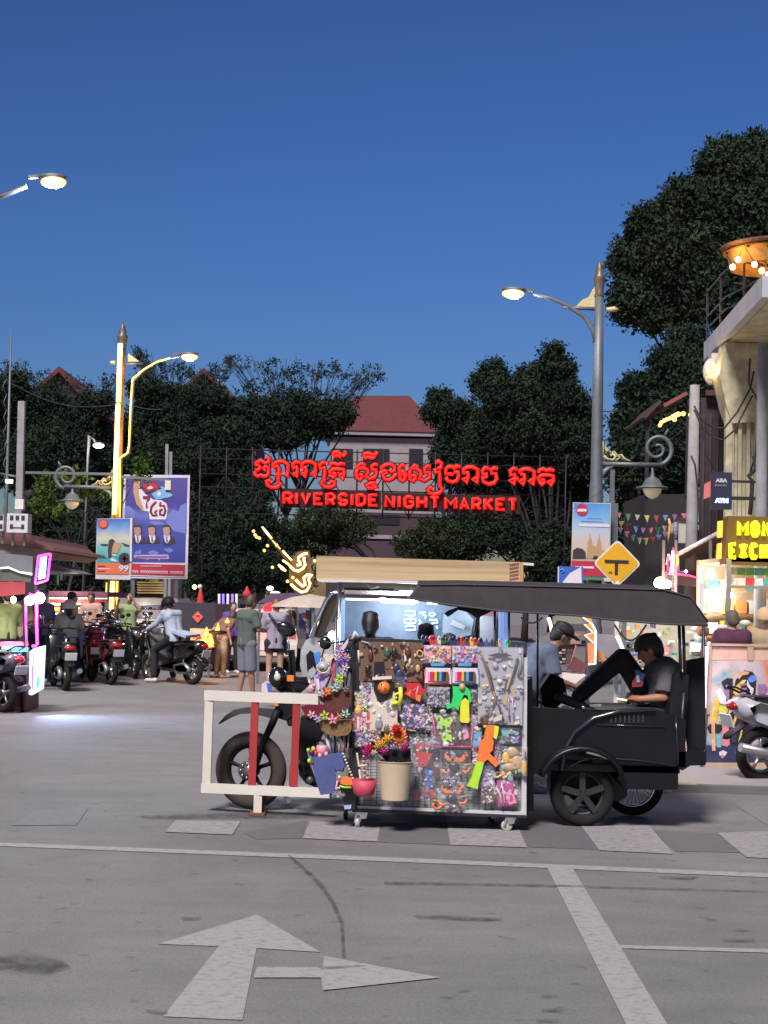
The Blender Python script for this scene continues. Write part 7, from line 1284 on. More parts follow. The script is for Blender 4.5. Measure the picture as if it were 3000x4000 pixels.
m.build('fabric', [mat('blue_grey_canvas', (.16, .16, .19), .9), mat('lit_hem', (.55, .62, .52), .7, emit=.6, ecol=(.7, .9, .75)), mat('dim_canvas', (.13, .115, .11), .9)], r)
r = thing('fabric_awning', 'small pointed grey awning jutting right of the magenta poster box', 'awning', W(250, 2240, 27)); m = MB(); m.prism([W(198, 2196, 27), W(312, 2240, 27), W(196, 2246, 27)], (0, 1.2, .0)); m.pp(lc([(780, 1525), (900, 1530), (1250, 1570), (780, 1590)]), 26.95, .05, 1); m.pp(lc([(895, 1590), (920, 1590), (920, 1745), (895, 1745)]), 26.9, .03, 2); m.pp(lc([(950, 1590), (975, 1590), (975, 1670), (950, 1670)]), 26.9, .03, 2); m.build('fabric', [mat('violet_grey_canvas', (.13, .11, .13), .9), mat('pale_hem', (.34, .36, .33), .8), mat('mint_tassel', (.4, .55, .48), .8)], r)
m = MB(); m.pp(lc([(-300, 1700), (0, 1700), (400, 1705), (395, 1890), (0, 1930), (-300, 1935)]), 24.6, .05); one(m, 'red_valance', mat('red_valance_cloth', (.26, .03, .04), .85), 'plain red cloth valance hanging left of the neon posts', 'awning')
# long stall behind with maroon roof and lit goods
d = 38; root = thing('snack_stall', 'long snack stall with maroon roof strip and bright goods, left of the golden post', 'stall', (W(290, 2350, d).x, d, 0))
m = MB(); m.pp([(190, 2308), (420, 2312), (420, 2332), (190, 2330)], d-.5, 3); m.build('roof', mat('maroon_sheet_roof', (.16, .05, .09), .7), root); m = MB(); m.pp([(192, 2333), (420, 2335), (420, 2341), (192, 2340)], d-.6, .1); m.build('white_fascia', WHT, root)
m = MB(); m.pp([(192, 2341), (420, 2342), (420, 2352), (192, 2352)], d-.4, .05, 9); m.pp([(192, 2354), (235, 2354), (235, 2368), (192, 2366)], d+.2, .1, 4); m.build('red_band', GOODS, root)
LG = [mat('lit_'+n, c, .6, emit=e*.9, ecol=c) for n, c, e in (('white', (.9, .95, .85), 2.2), ('orange', (1, .45, .08), 1.2), ('lime', (.7, .85, .2), 1.2), ('red', (.8, .06, .04), .7))]  # stall light on the goods is put in as their own emission
m = MB(); m.pp([(195, 2356), (234, 2357), (234, 2363), (195, 2362)], d, .05, 0); m.pp([(290, 2355), (330, 2356), (330, 2363), (290, 2362)], d, .05, 0); m.pp([(335, 2356), (355, 2357), (355, 2380), (335, 2380)], d+.1, .05, 2); m.pp([(176, 2368), (232, 2372), (230, 2388), (180, 2384)], d+.2, .1, 1); m.pp([(300, 2372), (330, 2372), (330, 2390), (300, 2390)], d+.2, .1, 2); m.pp([(180, 2395), (225, 2395), (225, 2405), (180, 2405)], d+.1, .05, 0); m.pp([(300, 2396), (345, 2396), (345, 2406), (300, 2406)], d+.1, .05, 0); m.pp([(306, 2344), (345, 2344), (345, 2352), (306, 2352)], d-.45, .03, 3); m.build('lit_goods', LG, root)
m = MB(); m.pp([(185, 2390), (420, 2392), (420, 2450), (185, 2450)], d+.6, .3); m.box((W(300, 2350, d).x, d+1.0, .5), (1.6, .6, 1.0)); m.build('counter', GOODS[3], root)
m = MB()
for x in (192, 300, 415): m.bar(W(x, 2330, d), (W(x, 2350, d).x, d, 0), .06)
m.build('post', POLEG, root); point('stall_light', W(260, 2370, d-.8), 50, (1, .9, .7), .3, root); point('stall_light', W(20, 2400, 24), 25, (.95, 1, .85), .3)
# stall with grey awning right of the golden post
d = 37; root = thing('drink_stall', 'stall with long flat grey awning and glass counter right of the golden post', 'stall', (W(590, 2350, d).x, d, 0)); m = MB(); m.pp([(462, 2335), (692, 2338), (702, 2358), (640, 2362), (462, 2370)], d-.6, 2.2); m.build('awning', mat('light_grey_awning', (.22, .20, .19), .85), root)
m = MB(); m.pp([(500, 2380), (640, 2383), (640, 2418), (500, 2416)], d-.2, .03, 0); m.pp([(498, 2416), (660, 2420), (660, 2426), (498, 2423)], d-.25, .1, 1); m.pp([(498, 2426), (660, 2428), (660, 2500), (498, 2500)], d, .5, 2); m.build('glass_counter', [mat('dim_glass', (.14, .12, .14), .15), mat('pale_ledge', (.5, .55, .46), .6), mat('brown_counter', (.14, .08, .06), .7)], root)
m = MB()
for i in range(22): m.ell(W(500+i*7, 2392+random.uniform(-8, 14), d+random.uniform(.1, .5)), (.06, .05, random.uniform(.05, .12)), 7, 5, random.choice([5, 4, 9, 3, 0, 7]))
m.build('bottle', GOODS, root); m = MB(); m.bar(W(620, 2360, d), (W(620, 2350, d).x, d, 0), .05); m.bar(W(470, 2360, d), (W(470, 2350, d).x, d, 0), .05); m.build('post', POLEG, root); point('stall_light', W(560, 2385, d-.7), 16, (1, .85, .8), .3, root)
# dark truck with red diamond
d = 33; root = thing('box_truck', 'dark box truck with a red diamond placard behind the rider in pale blue', 'truck', (W(770, 2350, d).x, d, 0)); m = MB(); m.pp([(640, 2352), (840, 2362), (838, 2480), (640, 2475)], d, 4.0); m.build('cargo_box', mat('dark_violet_box', (.035, .03, .045), .6), root); m = MB(); m.pp([(772, 2387), (794, 2410), (772, 2434), (750, 2410)], d-.03, .03, 0); m.ptube([(766, 2404), (772, 2400), (778, 2405)], d-.05, 2, 5, 1); m.build('diamond_placard', [mat('placard_red', (.62, .10, .08), .6, emit=.15), mat('placard_pale', (.6, .3, .25), .6)], root)
for sx in (675, 800): add_wheel(root, (W(sx, 2350, d+.4).x, d+.4, .36), .36, .22, 'wheel', ALU, org=None)
m = MB(); m.pp([(640, 2475), (838, 2480), (838, 2500), (640, 2496)], d+.1, 3.6); m.build('dark_under_block', BLKM, root)  # truck chassis below the cargo box
# grill cart with flames
d = 30.5; root = thing('grill_cart', 'low grill cart glowing with flames and cream canvas front, left of the cook', 'grill', (W(795, 2350, d).x, d, 0)); m = MB(); m.pp([(742, 2455), (830, 2460), (836, 2530), (800, 2540), (745, 2530)], d, .6, 0); m.pp([(750, 2482), (820, 2486), (818, 2494), (752, 2490)], d-.03, .05, 1); m.build('grill_box', [mat('cream_canvas', (.50, .36, .25), .8), mat('red_stripe', (.5, .08, .05), .7)], root)
FL = mat('flame', (1, .5, .1), emit=1.7, ecol=(1, .36, .05)); m = MB()
for x, y, a, b_ in ((806, 2480, .09, .15), (800, 2500, .12, .12), (822, 2500, .08, .12), (790, 2508, .1, .06), (845, 2462, .05, .07), (852, 2452, .04, .09), (815, 2520, .12, .04), (888, 2424, .05, .05)): m.lathe([(a*.5, -b_), (a, -b_*.5), (a*.7, 0), (a*.35, b_*.6), (.004, b_*1.1)], W(x, y, d-.15), 8)
m.build('flame', FL, root); m = MB(); m.ell(W(850, 2470, d-.1), (.2, .16, .05), 12, 6); m.build('pan', BLKM, root)
for sx in (758, 822):
    m = MB(); m.bar(W(sx, 2530, d+.3), (W(sx, 2350, d+.3).x, d+.3, 0), .05); m.build('leg', POLEG, root)
point('flame_light', W(815, 2490, d-.5), 26, (1, .45, .1), .15, root)
# beige parasol between the car and the rickshaw
d = 26; root = thing('parasol', 'low wide beige parasol between the woman and the silver taxi', 'parasol', (W(1200, 2350, d).x, d, 0)); c = W(1215, 2328, d); m = MB(); m.lathe([(.70, -.20), (.66, -.16), (.35, -.03), (.02, .03)], c, 8, smooth=False, cap=False); m.build('canopy', mat('beige_canvas', (.42, .34, .29), .85), root); m = MB(); m.tube([(c.x, d, 0), c], .02, 6); m.build('pole', POLEG, root)
d = 29; root = thing('clothes_stall', 'dim violet roofed stall with hanging clothes behind the beige parasol', 'stall', (W(1130, 2350, d).x, d, 0)); m = MB(); m.pp([(1010, 2350), (1060, 2318), (1160, 2316), (1230, 2340), (1230, 2350), (1010, 2356)], d, 1.6); m.build('roof', mat('violet_tarpaulin', (.09, .06, .11), .8), root)
m = MB(); random.seed(3)
for i in range(26): x, y = random.uniform(1085, 1225), random.uniform(2375, 2450); m.pp([(x, y), (x+random.uniform(8, 16), y+2), (x+random.uniform(6, 16), y+random.uniform(20, 44)), (x-2, y+random.uniform(16, 30))], d+random.uniform(.2, .9), .04, random.choice([8, 8, 3, 9, 5, 7]))
m.build('garment', GOODS, root); m = MB()
for x in (1015, 1225): m.bar(W(x, 2350, d+.2), (W(x, 2350, d+.2).x, d+.2, 0), .05)
m.build('post', POLEG, root)
# folded red parasols and pipes behind
for lb, x, y0, y1, dd in (('folded red parasol standing left of the man in green, beyond the truck', 784, 2298, 2370, 40), ('folded red parasol just behind the head of the man in green', 965, 2290, 2330, 38)):
    r = thing('folded_parasol', lb, 'parasol', (W(x, 2350, dd).x, dd, 0), 'folded red parasols'); b0 = W(x, y0, dd); b1 = W(x, y1, dd); m = MB(); m.lathe([(.02, b0.z), (.05, b0.z-.1), (.10, b1.z+.1), (.12, b1.z)], (b0.x, dd, 0), 8); m.build('cloth', mat('bright_red_cloth', (.5, .03, .04), .8), r); m = MB(); m.tube([(b0.x, dd, 0), (b0.x, dd, b1.z)], .02, 6); m.build('pole', POLEG, r)
r = thing('pipe_rack', 'row of thin upright violet and white light tubes left of the man in green', 'light fixture', (W(885, 2350, 39).x, 39, 0)); m = MB()
for i, x in enumerate((856, 872, 890, 908, 924)): m.tube([W(x, 2320, 39), W(x, 2400, 39)], .035, 6, i % 2)
m.build('tube', [mat('pale_tube', (.4, .45, .55), emit=.35, ecol=(.5, .55, .8)), mat('violet_tube', (.2, .1, .5), emit=.6, ecol=(.3, .15, .9))], r); m = MB(); m.bar(W(850, 2322, 39.05), W(930, 2324, 39.05), .05); m.bar(W(890, 2320, 39.1), (W(890, 2350, 39.1).x, 39.1, 0), .05); m.build('frame', BLKM, r)
m = MB(); m.ell(W(760, 2293, 40), .06); one(m, 'small_lamp', mat('yellow_lamp', (1, .9, .2), emit=5, ecol=(1, .85, .2)), 'small yellow lamp glowing above the truck, left of a grey one', 'lamp'); m = MB(); m.ell(W(781, 2291, 40), .06); one(m, 'small_lamp', mat('grey_lamp', (.5, .5, .5), emit=.3), 'small pale grey lamp glowing above the truck, right of the yellow one', 'lamp')
m = MB(); m.ell(W(1055, 2298, 40), (.09, .06, .06)); one(m, 'small_lamp', mat('pinkish_lamp', (1, .6, .6), emit=6, ecol=(1, .55, .55)), 'pinkish lamp glowing above the heads of the couple', 'lamp'); m = MB(); m.ell(W(1075, 2315, 40), (.14, .06, .04)); one(m, 'small_lamp', mat('cyan_lamp', (.5, .75, .85), emit=.6), 'flat pale cyan lamp just below the pinkish one', 'lamp')

# ================================================================== THE TOY CART
d = 11.0; K = d/F; root = thing('toy_cart', 'wheeled wire mesh display cart crowded with hanging toys in front of the carriage', 'display cart', (W(1715, 2350, d).x, d, 0), None)
LEG = mat('cart_post_dark', (.02, .018, .022), .5); LEW = mat('cart_post_white', (.52, .52, .53), .5); GRID = mat('grey_wire', (.22, .23, .25), .4, .5)
m = MB(); m.pp([(1378, 2505), (1402, 2500), (1398, 3155), (1376, 3160)], d, .06); m.pp([(1376, 2490), (1660, 2500), (1660, 2512), (1376, 2503)], d-.01, .05); m.build('dark_post', LEG, root)
m = MB(); m.pp([(2044, 2560), (2060, 2562), (2056, 3185), (2036, 3184)], d, .05); m.pp([(1395, 3148), (2046, 3172), (2046, 3184), (1395, 3160)], d-.01, .04); m.build('white_post', LEW, root)
m = MB(); m.pp([(1376, 3158), (2060, 3186), (2060, 3196), (1376, 3172)], d-.02, .5); m.build('bottom_shelf', LEG, root)
m = MB(); m.pp([(1402, 2512), (2044, 2530), (2040, 3180), (1398, 3155)], d+.05, .01); m.build('white_backing', mat('white_plastic_sheet', (.36, .37, .37), .5, var=.06), root)
m = MB()
for i in range(28): x = 1402+i*23.6; m.ptube([(x, 2520), (x-3, 3166)], d+.02, 1.0, 4)
for j in range(27): y = 2520+j*24.2; m.ptube([(1402, y), (2044, y+17)], d+.03, 1.0, 4)
m.build('wire_grid', GRID, root)
m = MB(); m.ptube([(1240, 2505), (1300, 2512), (1390, 2498)], d-.05, 4, 6); m.ptube([(1376, 2500), (1388, 2470), (1402, 2490)], d-.02, 9, 6, 1); m.build('push_handle', [LEG, LEW], root)
m = MB(); m.pp([(1376, 2505), (1395, 2505), (1395, 3160), (1376, 3160)], d+.5, .04); m.pp([(2040, 2562), (2056, 2562), (2050, 3185), (2036, 3184)], d+.5, .04); m.bar(W(1388, 2500, d), W(1388, 2500, d)+Vector((0, .5, 0)), .03); m.bar(W(2050, 2560, d), W(2050, 2560, d)+Vector((0, .5, 0)), .03); m.build('rear_post', LEG, root)
CW = mat('translucent_caster', (.40, .42, .34), .35, var=.15)
for x, dd, col, yy in ((1418, .02, CW, 1), (1996, .02, CW, 1), (1372, .42, RUB, 0), (1945, .42, RUB, 0)):
    px_ = W(x, 2350, d+dd).x; m = MB(); R_ = .042; m.lathe([(.030, -.018), (R_, -.014), (R_, .014), (.030, .018)], (px_, d+dd, R_), 18, 0, 'y' if x > 1500 else 'x'); w0 = m.build('caster_wheel', col, root)
    m = MB(); zb = W(x, 3166+(x-1376)*.04, d+dd).z; m.pp([(x-20, 3168+(x-1376)*.04), (x+20, 3168+(x-1376)*.04), (x+12, 3196+(x-1376)*.035), (x-8, 3198+(x-1376)*.035)], d+dd-.03, .06); m.bar((px_-.02, d+dd-.026, R_), (px_-.004, d+dd-.026, zb), .014); m.bar((px_+.02, d+dd+.026, R_), (px_, d+dd+.026, zb), .014); m.build('caster_fork', CHR, w0)
# ---- palette for toys
TC = {}
for n, c in dict(red=(.55, .03, .03), orange=(.80, .19, .04), lime=(.42, .72, .04), green=(.03, .62, .14), yellow=(.72, .72, .05), gold=(.75, .45, .05), blue=(.05, .12, .42), navy=(.03, .035, .10), sky=(.10, .35, .62), teal=(.15, .42, .45), mint=(.38, .62, .50), purple=(.32, .12, .55), lilac=(.50, .36, .62), pink=(.75, .30, .40), magenta=(.50, .03, .22), white=(.66, .63, .64), cream=(.66, .56, .45), grey=(.24, .23, .26), brown=(.16, .09, .055), tan=(.50, .33, .16), black=(.012, .012, .015), maroon=(.13, .035, .03), dgreen=(.03, .10, .05), silver=(.38, .38, .42)).items(): TC[n] = mat('toy_'+n, c, .38, var=.10, scale=30, coat=.2)
CLEAR = mat('clear_packet_film', (.75, .75, .80), 0.1, alpha=.10, var=0)
TN = list(TC); TM = [TC[n] for n in TN]
def ti(n): return TN.index(n)
def toy(name, label, cat, dd, parts, group=None, px=None):
    """parts: (part name, [(kind, geometry, colour), ...])"""
    ob = None; r = None; zz = 0
    for pn, shapes in parts:
        m = MB()
        for s_ in shapes:
            k_, g_, c = s_[0], s_[1], ti(s_[2])
            zz += .0025
            if k_ == 'p': m.pp(g_, d-dd-zz, s_[3] if len(s_) > 3 else .025, c)
            elif k_ == 't': m.ptube(g_, d-dd, s_[3], 6, c)
            elif k_ == 'e': m.ell(W(g_[0], g_[1], d-dd), (g_[2]*K, (s_[3] if len(s_) > 3 else .02), g_[3]*K), 10, 7, c)
            elif k_ == 'f': flower(m, g_[0], g_[1], d-dd, g_[2], c, ti(s_[3]), s_[4] if len(s_) > 4 else 5)
        if len(parts) == 1: return one(m, name, TM, label, cat, group)
        if r is None:
            c0 = min(m.v, key=lambda p: p.z); r = thing(name, label, cat, Vector((sum(p.x for p in m.v)/len(m.v), d-dd, c0.z)), group)
        m.build(pn, TM, r)
    return r
def flower(m, px_, py_, dep, R, c, c2, n=5, a0=None):
    a0 = random.uniform(0, 6) if a0 is None else a0; C_ = W(px_, py_, dep)
    for i in range(n):
        a = a0+2*math.pi*i/n; u = Vector((math.cos(a), 0, math.sin(a))); v = Vector((-math.sin(a), 0, math.cos(a))); Rk = R*K
        P = [C_+Vector((0, -.006, 0)), C_+u*Rk*.5+v*Rk*.26+Vector((0, -.016, 0)), C_+u*Rk+Vector((0, -.002, 0)), C_+u*Rk*.5-v*Rk*.26+Vector((0, -.016, 0)), C_+u*Rk*.5+Vector((0, .008, 0))]
        m.add(P, [(0, 1, 2), (0, 2, 3), (0, 4, 1), (1, 4, 2), (2, 4, 3), (3, 4, 0)], c)
    m.ell(C_+Vector((0, -.014, 0)), (R*K*.17, .008, R*K*.17), 7, 5, c2)
def crinkle(m, pts, dep, c, rows=7, cols=6, amp=.012, seed=0):
    """loosely filled film packet front: quad patch with crumples"""
    rnd = random.Random(seed); q = [W(x, y, dep) for x, y in pts]; vs = []
    for j in range(rows+1):
        for i in range(cols+1):
            u, v = i/cols, j/rows; p = (q[0]*(1-u)+q[1]*u)*(1-v)+(q[3]*(1-u)+q[2]*u)*v; e = 0 if i in (0, cols) or j in (0, rows) else 1
            vs.append(p+Vector((rnd.uniform(-1, 1)*.004*e, -e*(.012+rnd.uniform(0, amp)), rnd.uniform(-1, 1)*.004*e)))
    m.add(vs, [(j*(cols+1)+i, j*(cols+1)+i+1, (j+1)*(cols+1)+i+1, (j+1)*(cols+1)+i) for j in range(rows) for i in range(cols)], c); return m
def packet(name, label, pts, bits, film=True, card=None, dd=.03, n=0, cols=None, seed=1, sz=(5, 13), cat='toy packet'):
    """clear packet of mixed toys: header card, bits inside and a film skin"""
    rnd = random.Random(seed); xs = [p[0] for p in pts]; ys = [p[1] for p in pts]; x0, x1, y0, y1 = min(xs), max(xs), min(ys), max(ys)
    r = thing(name, label, cat, W((x0+x1)/2, y1, d-dd), 'packets of toys hung on the mesh')
    if card: m = MB(); m.pp(pts, d-dd, .006, ti(card)); m.build('backing_card', TM, r)
    m = MB(); zz = 0
    for s_ in bits:
        zz += .0009
        if s_[0] == 'p': m.pp(s_[1], d-dd-.010-zz, .010, ti(s_[2]))
        elif s_[0] == 't': m.ptube(s_[1], d-dd-.014, s_[3], 6, ti(s_[2]))
        elif s_[0] == 'e': m.ell(W(s_[1][0], s_[1][1], d-dd-.012), (s_[1][2]*K, .012, s_[1][3]*K), 9, 6, ti(s_[2]))
    for i in range(int(n*2.3)):
        x, y = rnd.uniform(x0+4, x1-4), rnd.uniform(y0+6, y1-4); a, b_ = rnd.uniform(*sz), rnd.uniform(*sz); c = ti(rnd.choice(cols)); th = rnd.uniform(0, 3.14)
        if i % 3: 
            P = [(x+a*math.cos(th+q), y+b_*math.sin(th+q)) for q in (0, 1.3, 2.6, 3.9, 5.1)]; m.pp(P, d-dd-.006-.012*rnd.random(), .008, c)
        else: m.ell(W(x, y, d-dd-.012), (a*K*.7, .01, b_*K*.7), 8, 5, c, rot=Matrix.Rotation(th, 3, 'Y'))
    if n or bits: m.build('toy_piece', TM, r)
    if film: m = MB(); q = [(x0, y0), (x1, y0+2), (x1-2, y1), (x0, y1-2)]; crinkle(m, q, d-dd-.02, 0, seed=seed); m.build('film', CLEAR, r)
    return r
# brown card of hair claws and masks (upper left)
packet('display_card', 'brown board of dark hair claws and charms filling the top left of the mesh', [(1402, 2506), (1652, 2512), (1650, 2664), (1402, 2660)],
   [('p', [(1462, 2586), (1500, 2584), (1504, 2638), (1460, 2640)], 'black'), ('e', (1437, 2616, 12, 18), 'black'), ('e', (1447, 2560, 10, 22), 'maroon'), ('e', (1513, 2550, 14, 18), 'dgreen'), ('e', (1540, 2550, 12, 20), 'black'), ('e', (1592, 2548, 14, 18), 'maroon'), ('p', [(1577, 2540), (1584, 2540), (1588, 2580), (1580, 2586)], 'white'), ('e', (1601, 2585, 6, 14), 'cream'), ('t', [(1630, 2545), (1640, 2540), (1652, 2550), (1650, 2564), (1636, 2566), (1628, 2556), (1632, 2544)], 'tan', 4), ('e', (1548, 2610, 14, 18), 'navy'), ('e', (1560, 2640, 20, 26), 'navy'), ('e', (1582, 2606, 6, 14), 'black'), ('e', (1610, 2615, 14, 18), 'brown'), ('e', (1632, 2612, 10, 16), 'tan'), ('p', [(1455, 2645), (1530, 2640), (1530, 2652), (1455, 2656)], 'white'), ('t', [(1400, 2540), (1402, 2590)], 'white', 4), ('t', [(1412, 2505), (1440, 2512), (1450, 2528)], 'silver', 3)], film=False, card='brown', n=26, cols=['grey', 'brown', 'maroon', 'tan', 'black', 'cream', 'black'], seed=4, sz=(4, 10), cat='display card')
# pegs along the top rail
PG = [(1652, 'navy', 8, 22), (1668, 'navy', 7, 16), (1690, 'red', 17, 26), (1716, 'cream', 7, 24), (1730, 'dgreen', 9, 22), (1744, 'dgreen', 7, 16), (1768, 'navy', 17, 26), (1790, 'maroon', 8, 24), (1806, 'red', 7, 30), (1824, 'maroon', 7, 20), (1842, 'gold', 8, 26), (1858, 'red', 10, 22), (1878, 'navy', 10, 26), (1900, 'blue', 5, 22), (1922, 'navy', 5, 22), (1951, 'gold', 5, 26), (1980, 'green', 6, 20), (1996, 'dgreen', 5, 14)]
CN = {'navy': 'navy', 'red': 'red', 'cream': 'cream', 'dgreen': 'dark green', 'maroon': 'maroon', 'gold': 'golden', 'blue': 'blue', 'green': 'bright green'}
for i, (x, c, w_, h) in enumerate(PG):
    y = 2490+(x-1650)*.05; toy('toy_clip', f'{CN[c]} toy clip on the top rail, number {i+1} counted from the left', 'toy clip', .03, [('c', [('p', [(x-w_, y+4), (x-w_*.5, y-h*.35), (x+w_*.6, y-h*.3), (x+w_, y+6), (x+w_*.7, y+h), (x-w_*.6, y+h*.9)], c), ('e', (x, y-h*.2, w_*.55, h*.28), c)])], 'toy clips along the top rail')
# pastel packets and rainbow pen trays
packet('doll_packet', 'packet of pastel pink and yellow trinkets above the red rainbow pen tray', [(1655, 2520), (1762, 2524), (1762, 2592), (1655, 2590)], [], card='pink', n=30, cols=['pink', 'yellow', 'lilac', 'red', 'white', 'mint', 'purple', 'gold'], seed=8, sz=(4, 10))
packet('doll_packet', 'packet of pastel pink and lilac trinkets above the blue rainbow pen tray', [(1766, 2522), (1866, 2526), (1866, 2592), (1766, 2590)], [], card='lilac', n=28, cols=['pink', 'magenta', 'lilac', 'white', 'mint', 'sky', 'purple', 'yellow'], seed=9, sz=(4, 10))
RB = ['pink', 'magenta', 'red', 'gold', 'dgreen', 'sky', 'navy', 'black', 'brown']
for lb, x0, cc in (('red edged packet of rainbow felt pens near the top centre of the mesh', 1662, 'red'), ('blue edged packet of rainbow felt pens, right of the red edged one', 1768, 'blue')):
    sh = [('p', [(x0, 2608), (x0+98, 2610), (x0+102, 2676), (x0-4, 2674)], 'white', .02)]; pens = [('p', [(x0+9+i*9, 2624), (x0+17+i*9, 2624), (x0+18+i*9, 2660), (x0+8+i*9, 2660)], c, .03) for i, c in enumerate(RB)]
    toy('pen_set', lb, 'pen set', .04, [('tray', sh+[('t', [(x0-2, 2614), (x0-4, 2670), (x0+104, 2673), (x0+100, 2614)], cc, 4), ('p', [(x0+20, 2590), (x0+75, 2590), (x0+72, 2602), (x0+22, 2602)], 'sky', .03)]), ('felt_pens', [(*q[:3], .045) for q in pens])], 'rainbow pen packets')
# silver card of toy rifles
packet('toy_gun_set', 'large silver card of dark and tan toy rifles at the upper right', [(1868, 2528), (2044, 2536), (2040, 2836), (1866, 2828)],
   [('t', [(1876, 2540), (1892, 2590), (1908, 2640), (1925, 2700)], 'brown', 5), ('t', [(1896, 2580), (1916, 2640), (1928, 2690)], 'black', 4), ('p', [(1900, 2592), (1908, 2594), (1922, 2646), (1912, 2648)], 'tan'), ('p', [(1922, 2715), (1938, 2710), (1938, 2740), (1928, 2730), (1916, 2732)], 'tan'), ('t', [(1928, 2700), (1935, 2735), (1905, 2790), (1880, 2810)], 'brown', 7), ('e', (1890, 2812, 18, 18), 'maroon'), ('t', [(2022, 2572), (2010, 2620), (1998, 2660), (1985, 2700)], 'black', 5), ('p', [(1990, 2640), (2008, 2648), (1992, 2690), (1976, 2694)], 'tan'), ('p', [(1990, 2680), (2004, 2676), (2016, 2722), (2004, 2724)], 'tan'), ('t', [(1978, 2650), (1970, 2700), (1944, 2702)], 'black', 3), ('p', [(1966, 2720), (1984, 2712), (1978, 2756), (1964, 2748)], 'tan'), ('t', [(1940, 2730), (1960, 2790), (1966, 2820)], 'black', 5), ('t', [(1925, 2745), (1912, 2800)], 'silver', 6), ('t', [(1985, 2720), (1990, 2810)], 'grey', 4), ('t', [(2000, 2720), (2008, 2812)], 'lilac', 3), ('p', [(1926, 2806), (1962, 2790), (1960, 2812), (1930, 2820)], 'cream'), ('e', (1892, 2684, 12, 12), 'tan'), ('e', (1904, 2678, 5, 5), 'cream'), ('p', [(1905, 2560), (1940, 2552), (1976, 2552), (2002, 2562), (1940, 2568)], 'black'), ('p', [(1948, 2526), (1962, 2526), (1960, 2552), (1950, 2552)], 'grey'), ('e', (1970, 2604, 9, 8), 'white'), ('e', (1935, 2600, 12, 12), 'silver'), ('e', (1952, 2662, 12, 9), 'white'), ('t', [(2030, 2560), (2035, 2600), (2026, 2640)], 'grey', 7), ('p', [(1866, 2826), (2040, 2834), (2040, 2842), (1866, 2836)], 'black'), ('p', [(2008, 2822), (2028, 2812), (2030, 2826), (2010, 2832)], 'cream')], card='silver', n=26, cols=['silver', 'lilac', 'grey', 'white', 'silver', 'cream'], seed=12, sz=(5, 12), cat='toy gun set')
# single toys
toy('witch_hat_ball', 'orange pumpkin like ball resting in a black cloth near the left of the mesh', 'toy ball', .05, [('black_cloth', [('p', [(1462, 2672), (1540, 2668), (1530, 2720), (1485, 2748), (1466, 2710)], 'black', .02)]), ('orange_ball', [('e', (1500, 2687, 26, 25), 'orange', .05), ('e', (1504, 2688, 4, 4), 'black', .075), ('e', (1482, 2694, 3, 3), 'black', .06), ('e', (1490, 2672, 3, 3), 'black', .06)])])
toy('toy_pistol', 'small yellow toy pistol with round trigger hole right of the orange ball', 'toy gun', .07, [('body', [('t', [(1564, 2684), (1566, 2720), (1560, 2758)], 'yellow', 9), ('t', [(1560, 2706), (1544, 2712), (1538, 2728), (1546, 2742), (1556, 2746)], 'yellow', 5), ('t', [(1556, 2744), (1528, 2750)], 'yellow', 8), ('e', (1548, 2726, 4, 5), 'white')])])
toy('toy_pistol', 'red and orange toy raygun right of the yellow pistol', 'toy gun', .07, [('body', [('p', [(1585, 2668), (1640, 2668), (1652, 2690), (1672, 2706), (1640, 2712), (1620, 2732), (1590, 2716), (1578, 2712), (1590, 2696)], 'red', .04), ('p', [(1590, 2708), (1608, 2692), (1600, 2722)], 'orange', .05), ('p', [(1626, 2716), (1646, 2714), (1640, 2742), (1624, 2734)], 'orange', .045), ('t', [(1614, 2700), (1632, 2680), (1622, 2730)], 'pink', 4)])])
packet('marble_packet', 'packet of bluish grey marbles between the red raygun and the green bubble gun', [(1668, 2682), (1758, 2684), (1756, 2764), (1668, 2762)], [], card='grey', n=46, cols=['silver', 'grey', 'navy', 'silver', 'lilac', 'black'], seed=14, sz=(4, 9))
toy('bubble_gun', 'bright green bubble gun with a lime yellow bottle in the middle of the mesh', 'toy gun', .08, [('gun_body', [('p', [(1768, 2680), (1795, 2684), (1812, 2676), (1836, 2696), (1842, 2740), (1832, 2744), (1826, 2716), (1812, 2714), (1800, 2740), (1790, 2776), (1774, 2760), (1748, 2770), (1742, 2760), (1764, 2748), (1770, 2720)], 'green', .045), ('e', (1805, 2684, 13, 15), 'tan', .03)]), ('soap_bottle', [('p', [(1802, 2738), (1818, 2726), (1832, 2740), (1834, 2818), (1828, 2824), (1802, 2822), (1797, 2815), (1798, 2756)], 'yellow', .05)])])
packet('figure_packet', 'packet of purple and white toy parts below the red raygun', [(1566, 2748), (1660, 2750), (1656, 2852), (1568, 2850)], [], card='navy', n=34, cols=['purple', 'navy', 'white', 'lilac', 'pink', 'navy', 'cream', 'black'], seed=15, sz=(4, 11))
packet('cloth_bag_packet', 'crumpled grey white fabric bag under the orange ball', [(1440, 2742), (1554, 2740), (1552, 2860), (1440, 2856)], [('p', [(1445, 2780), (1450, 2690), (1458, 2690), (1476, 2746), (1540, 2700), (1552, 2760), (1552, 2850), (1500, 2856), (1444, 2850)], 'cream'), ('e', (1480, 2830, 16, 24), 'grey'), ('e', (1510, 2848, 12, 20), 'brown')], card='cream', n=6, cols=['white', 'cream', 'grey', 'white'], seed=16, sz=(8, 20), cat='bag')
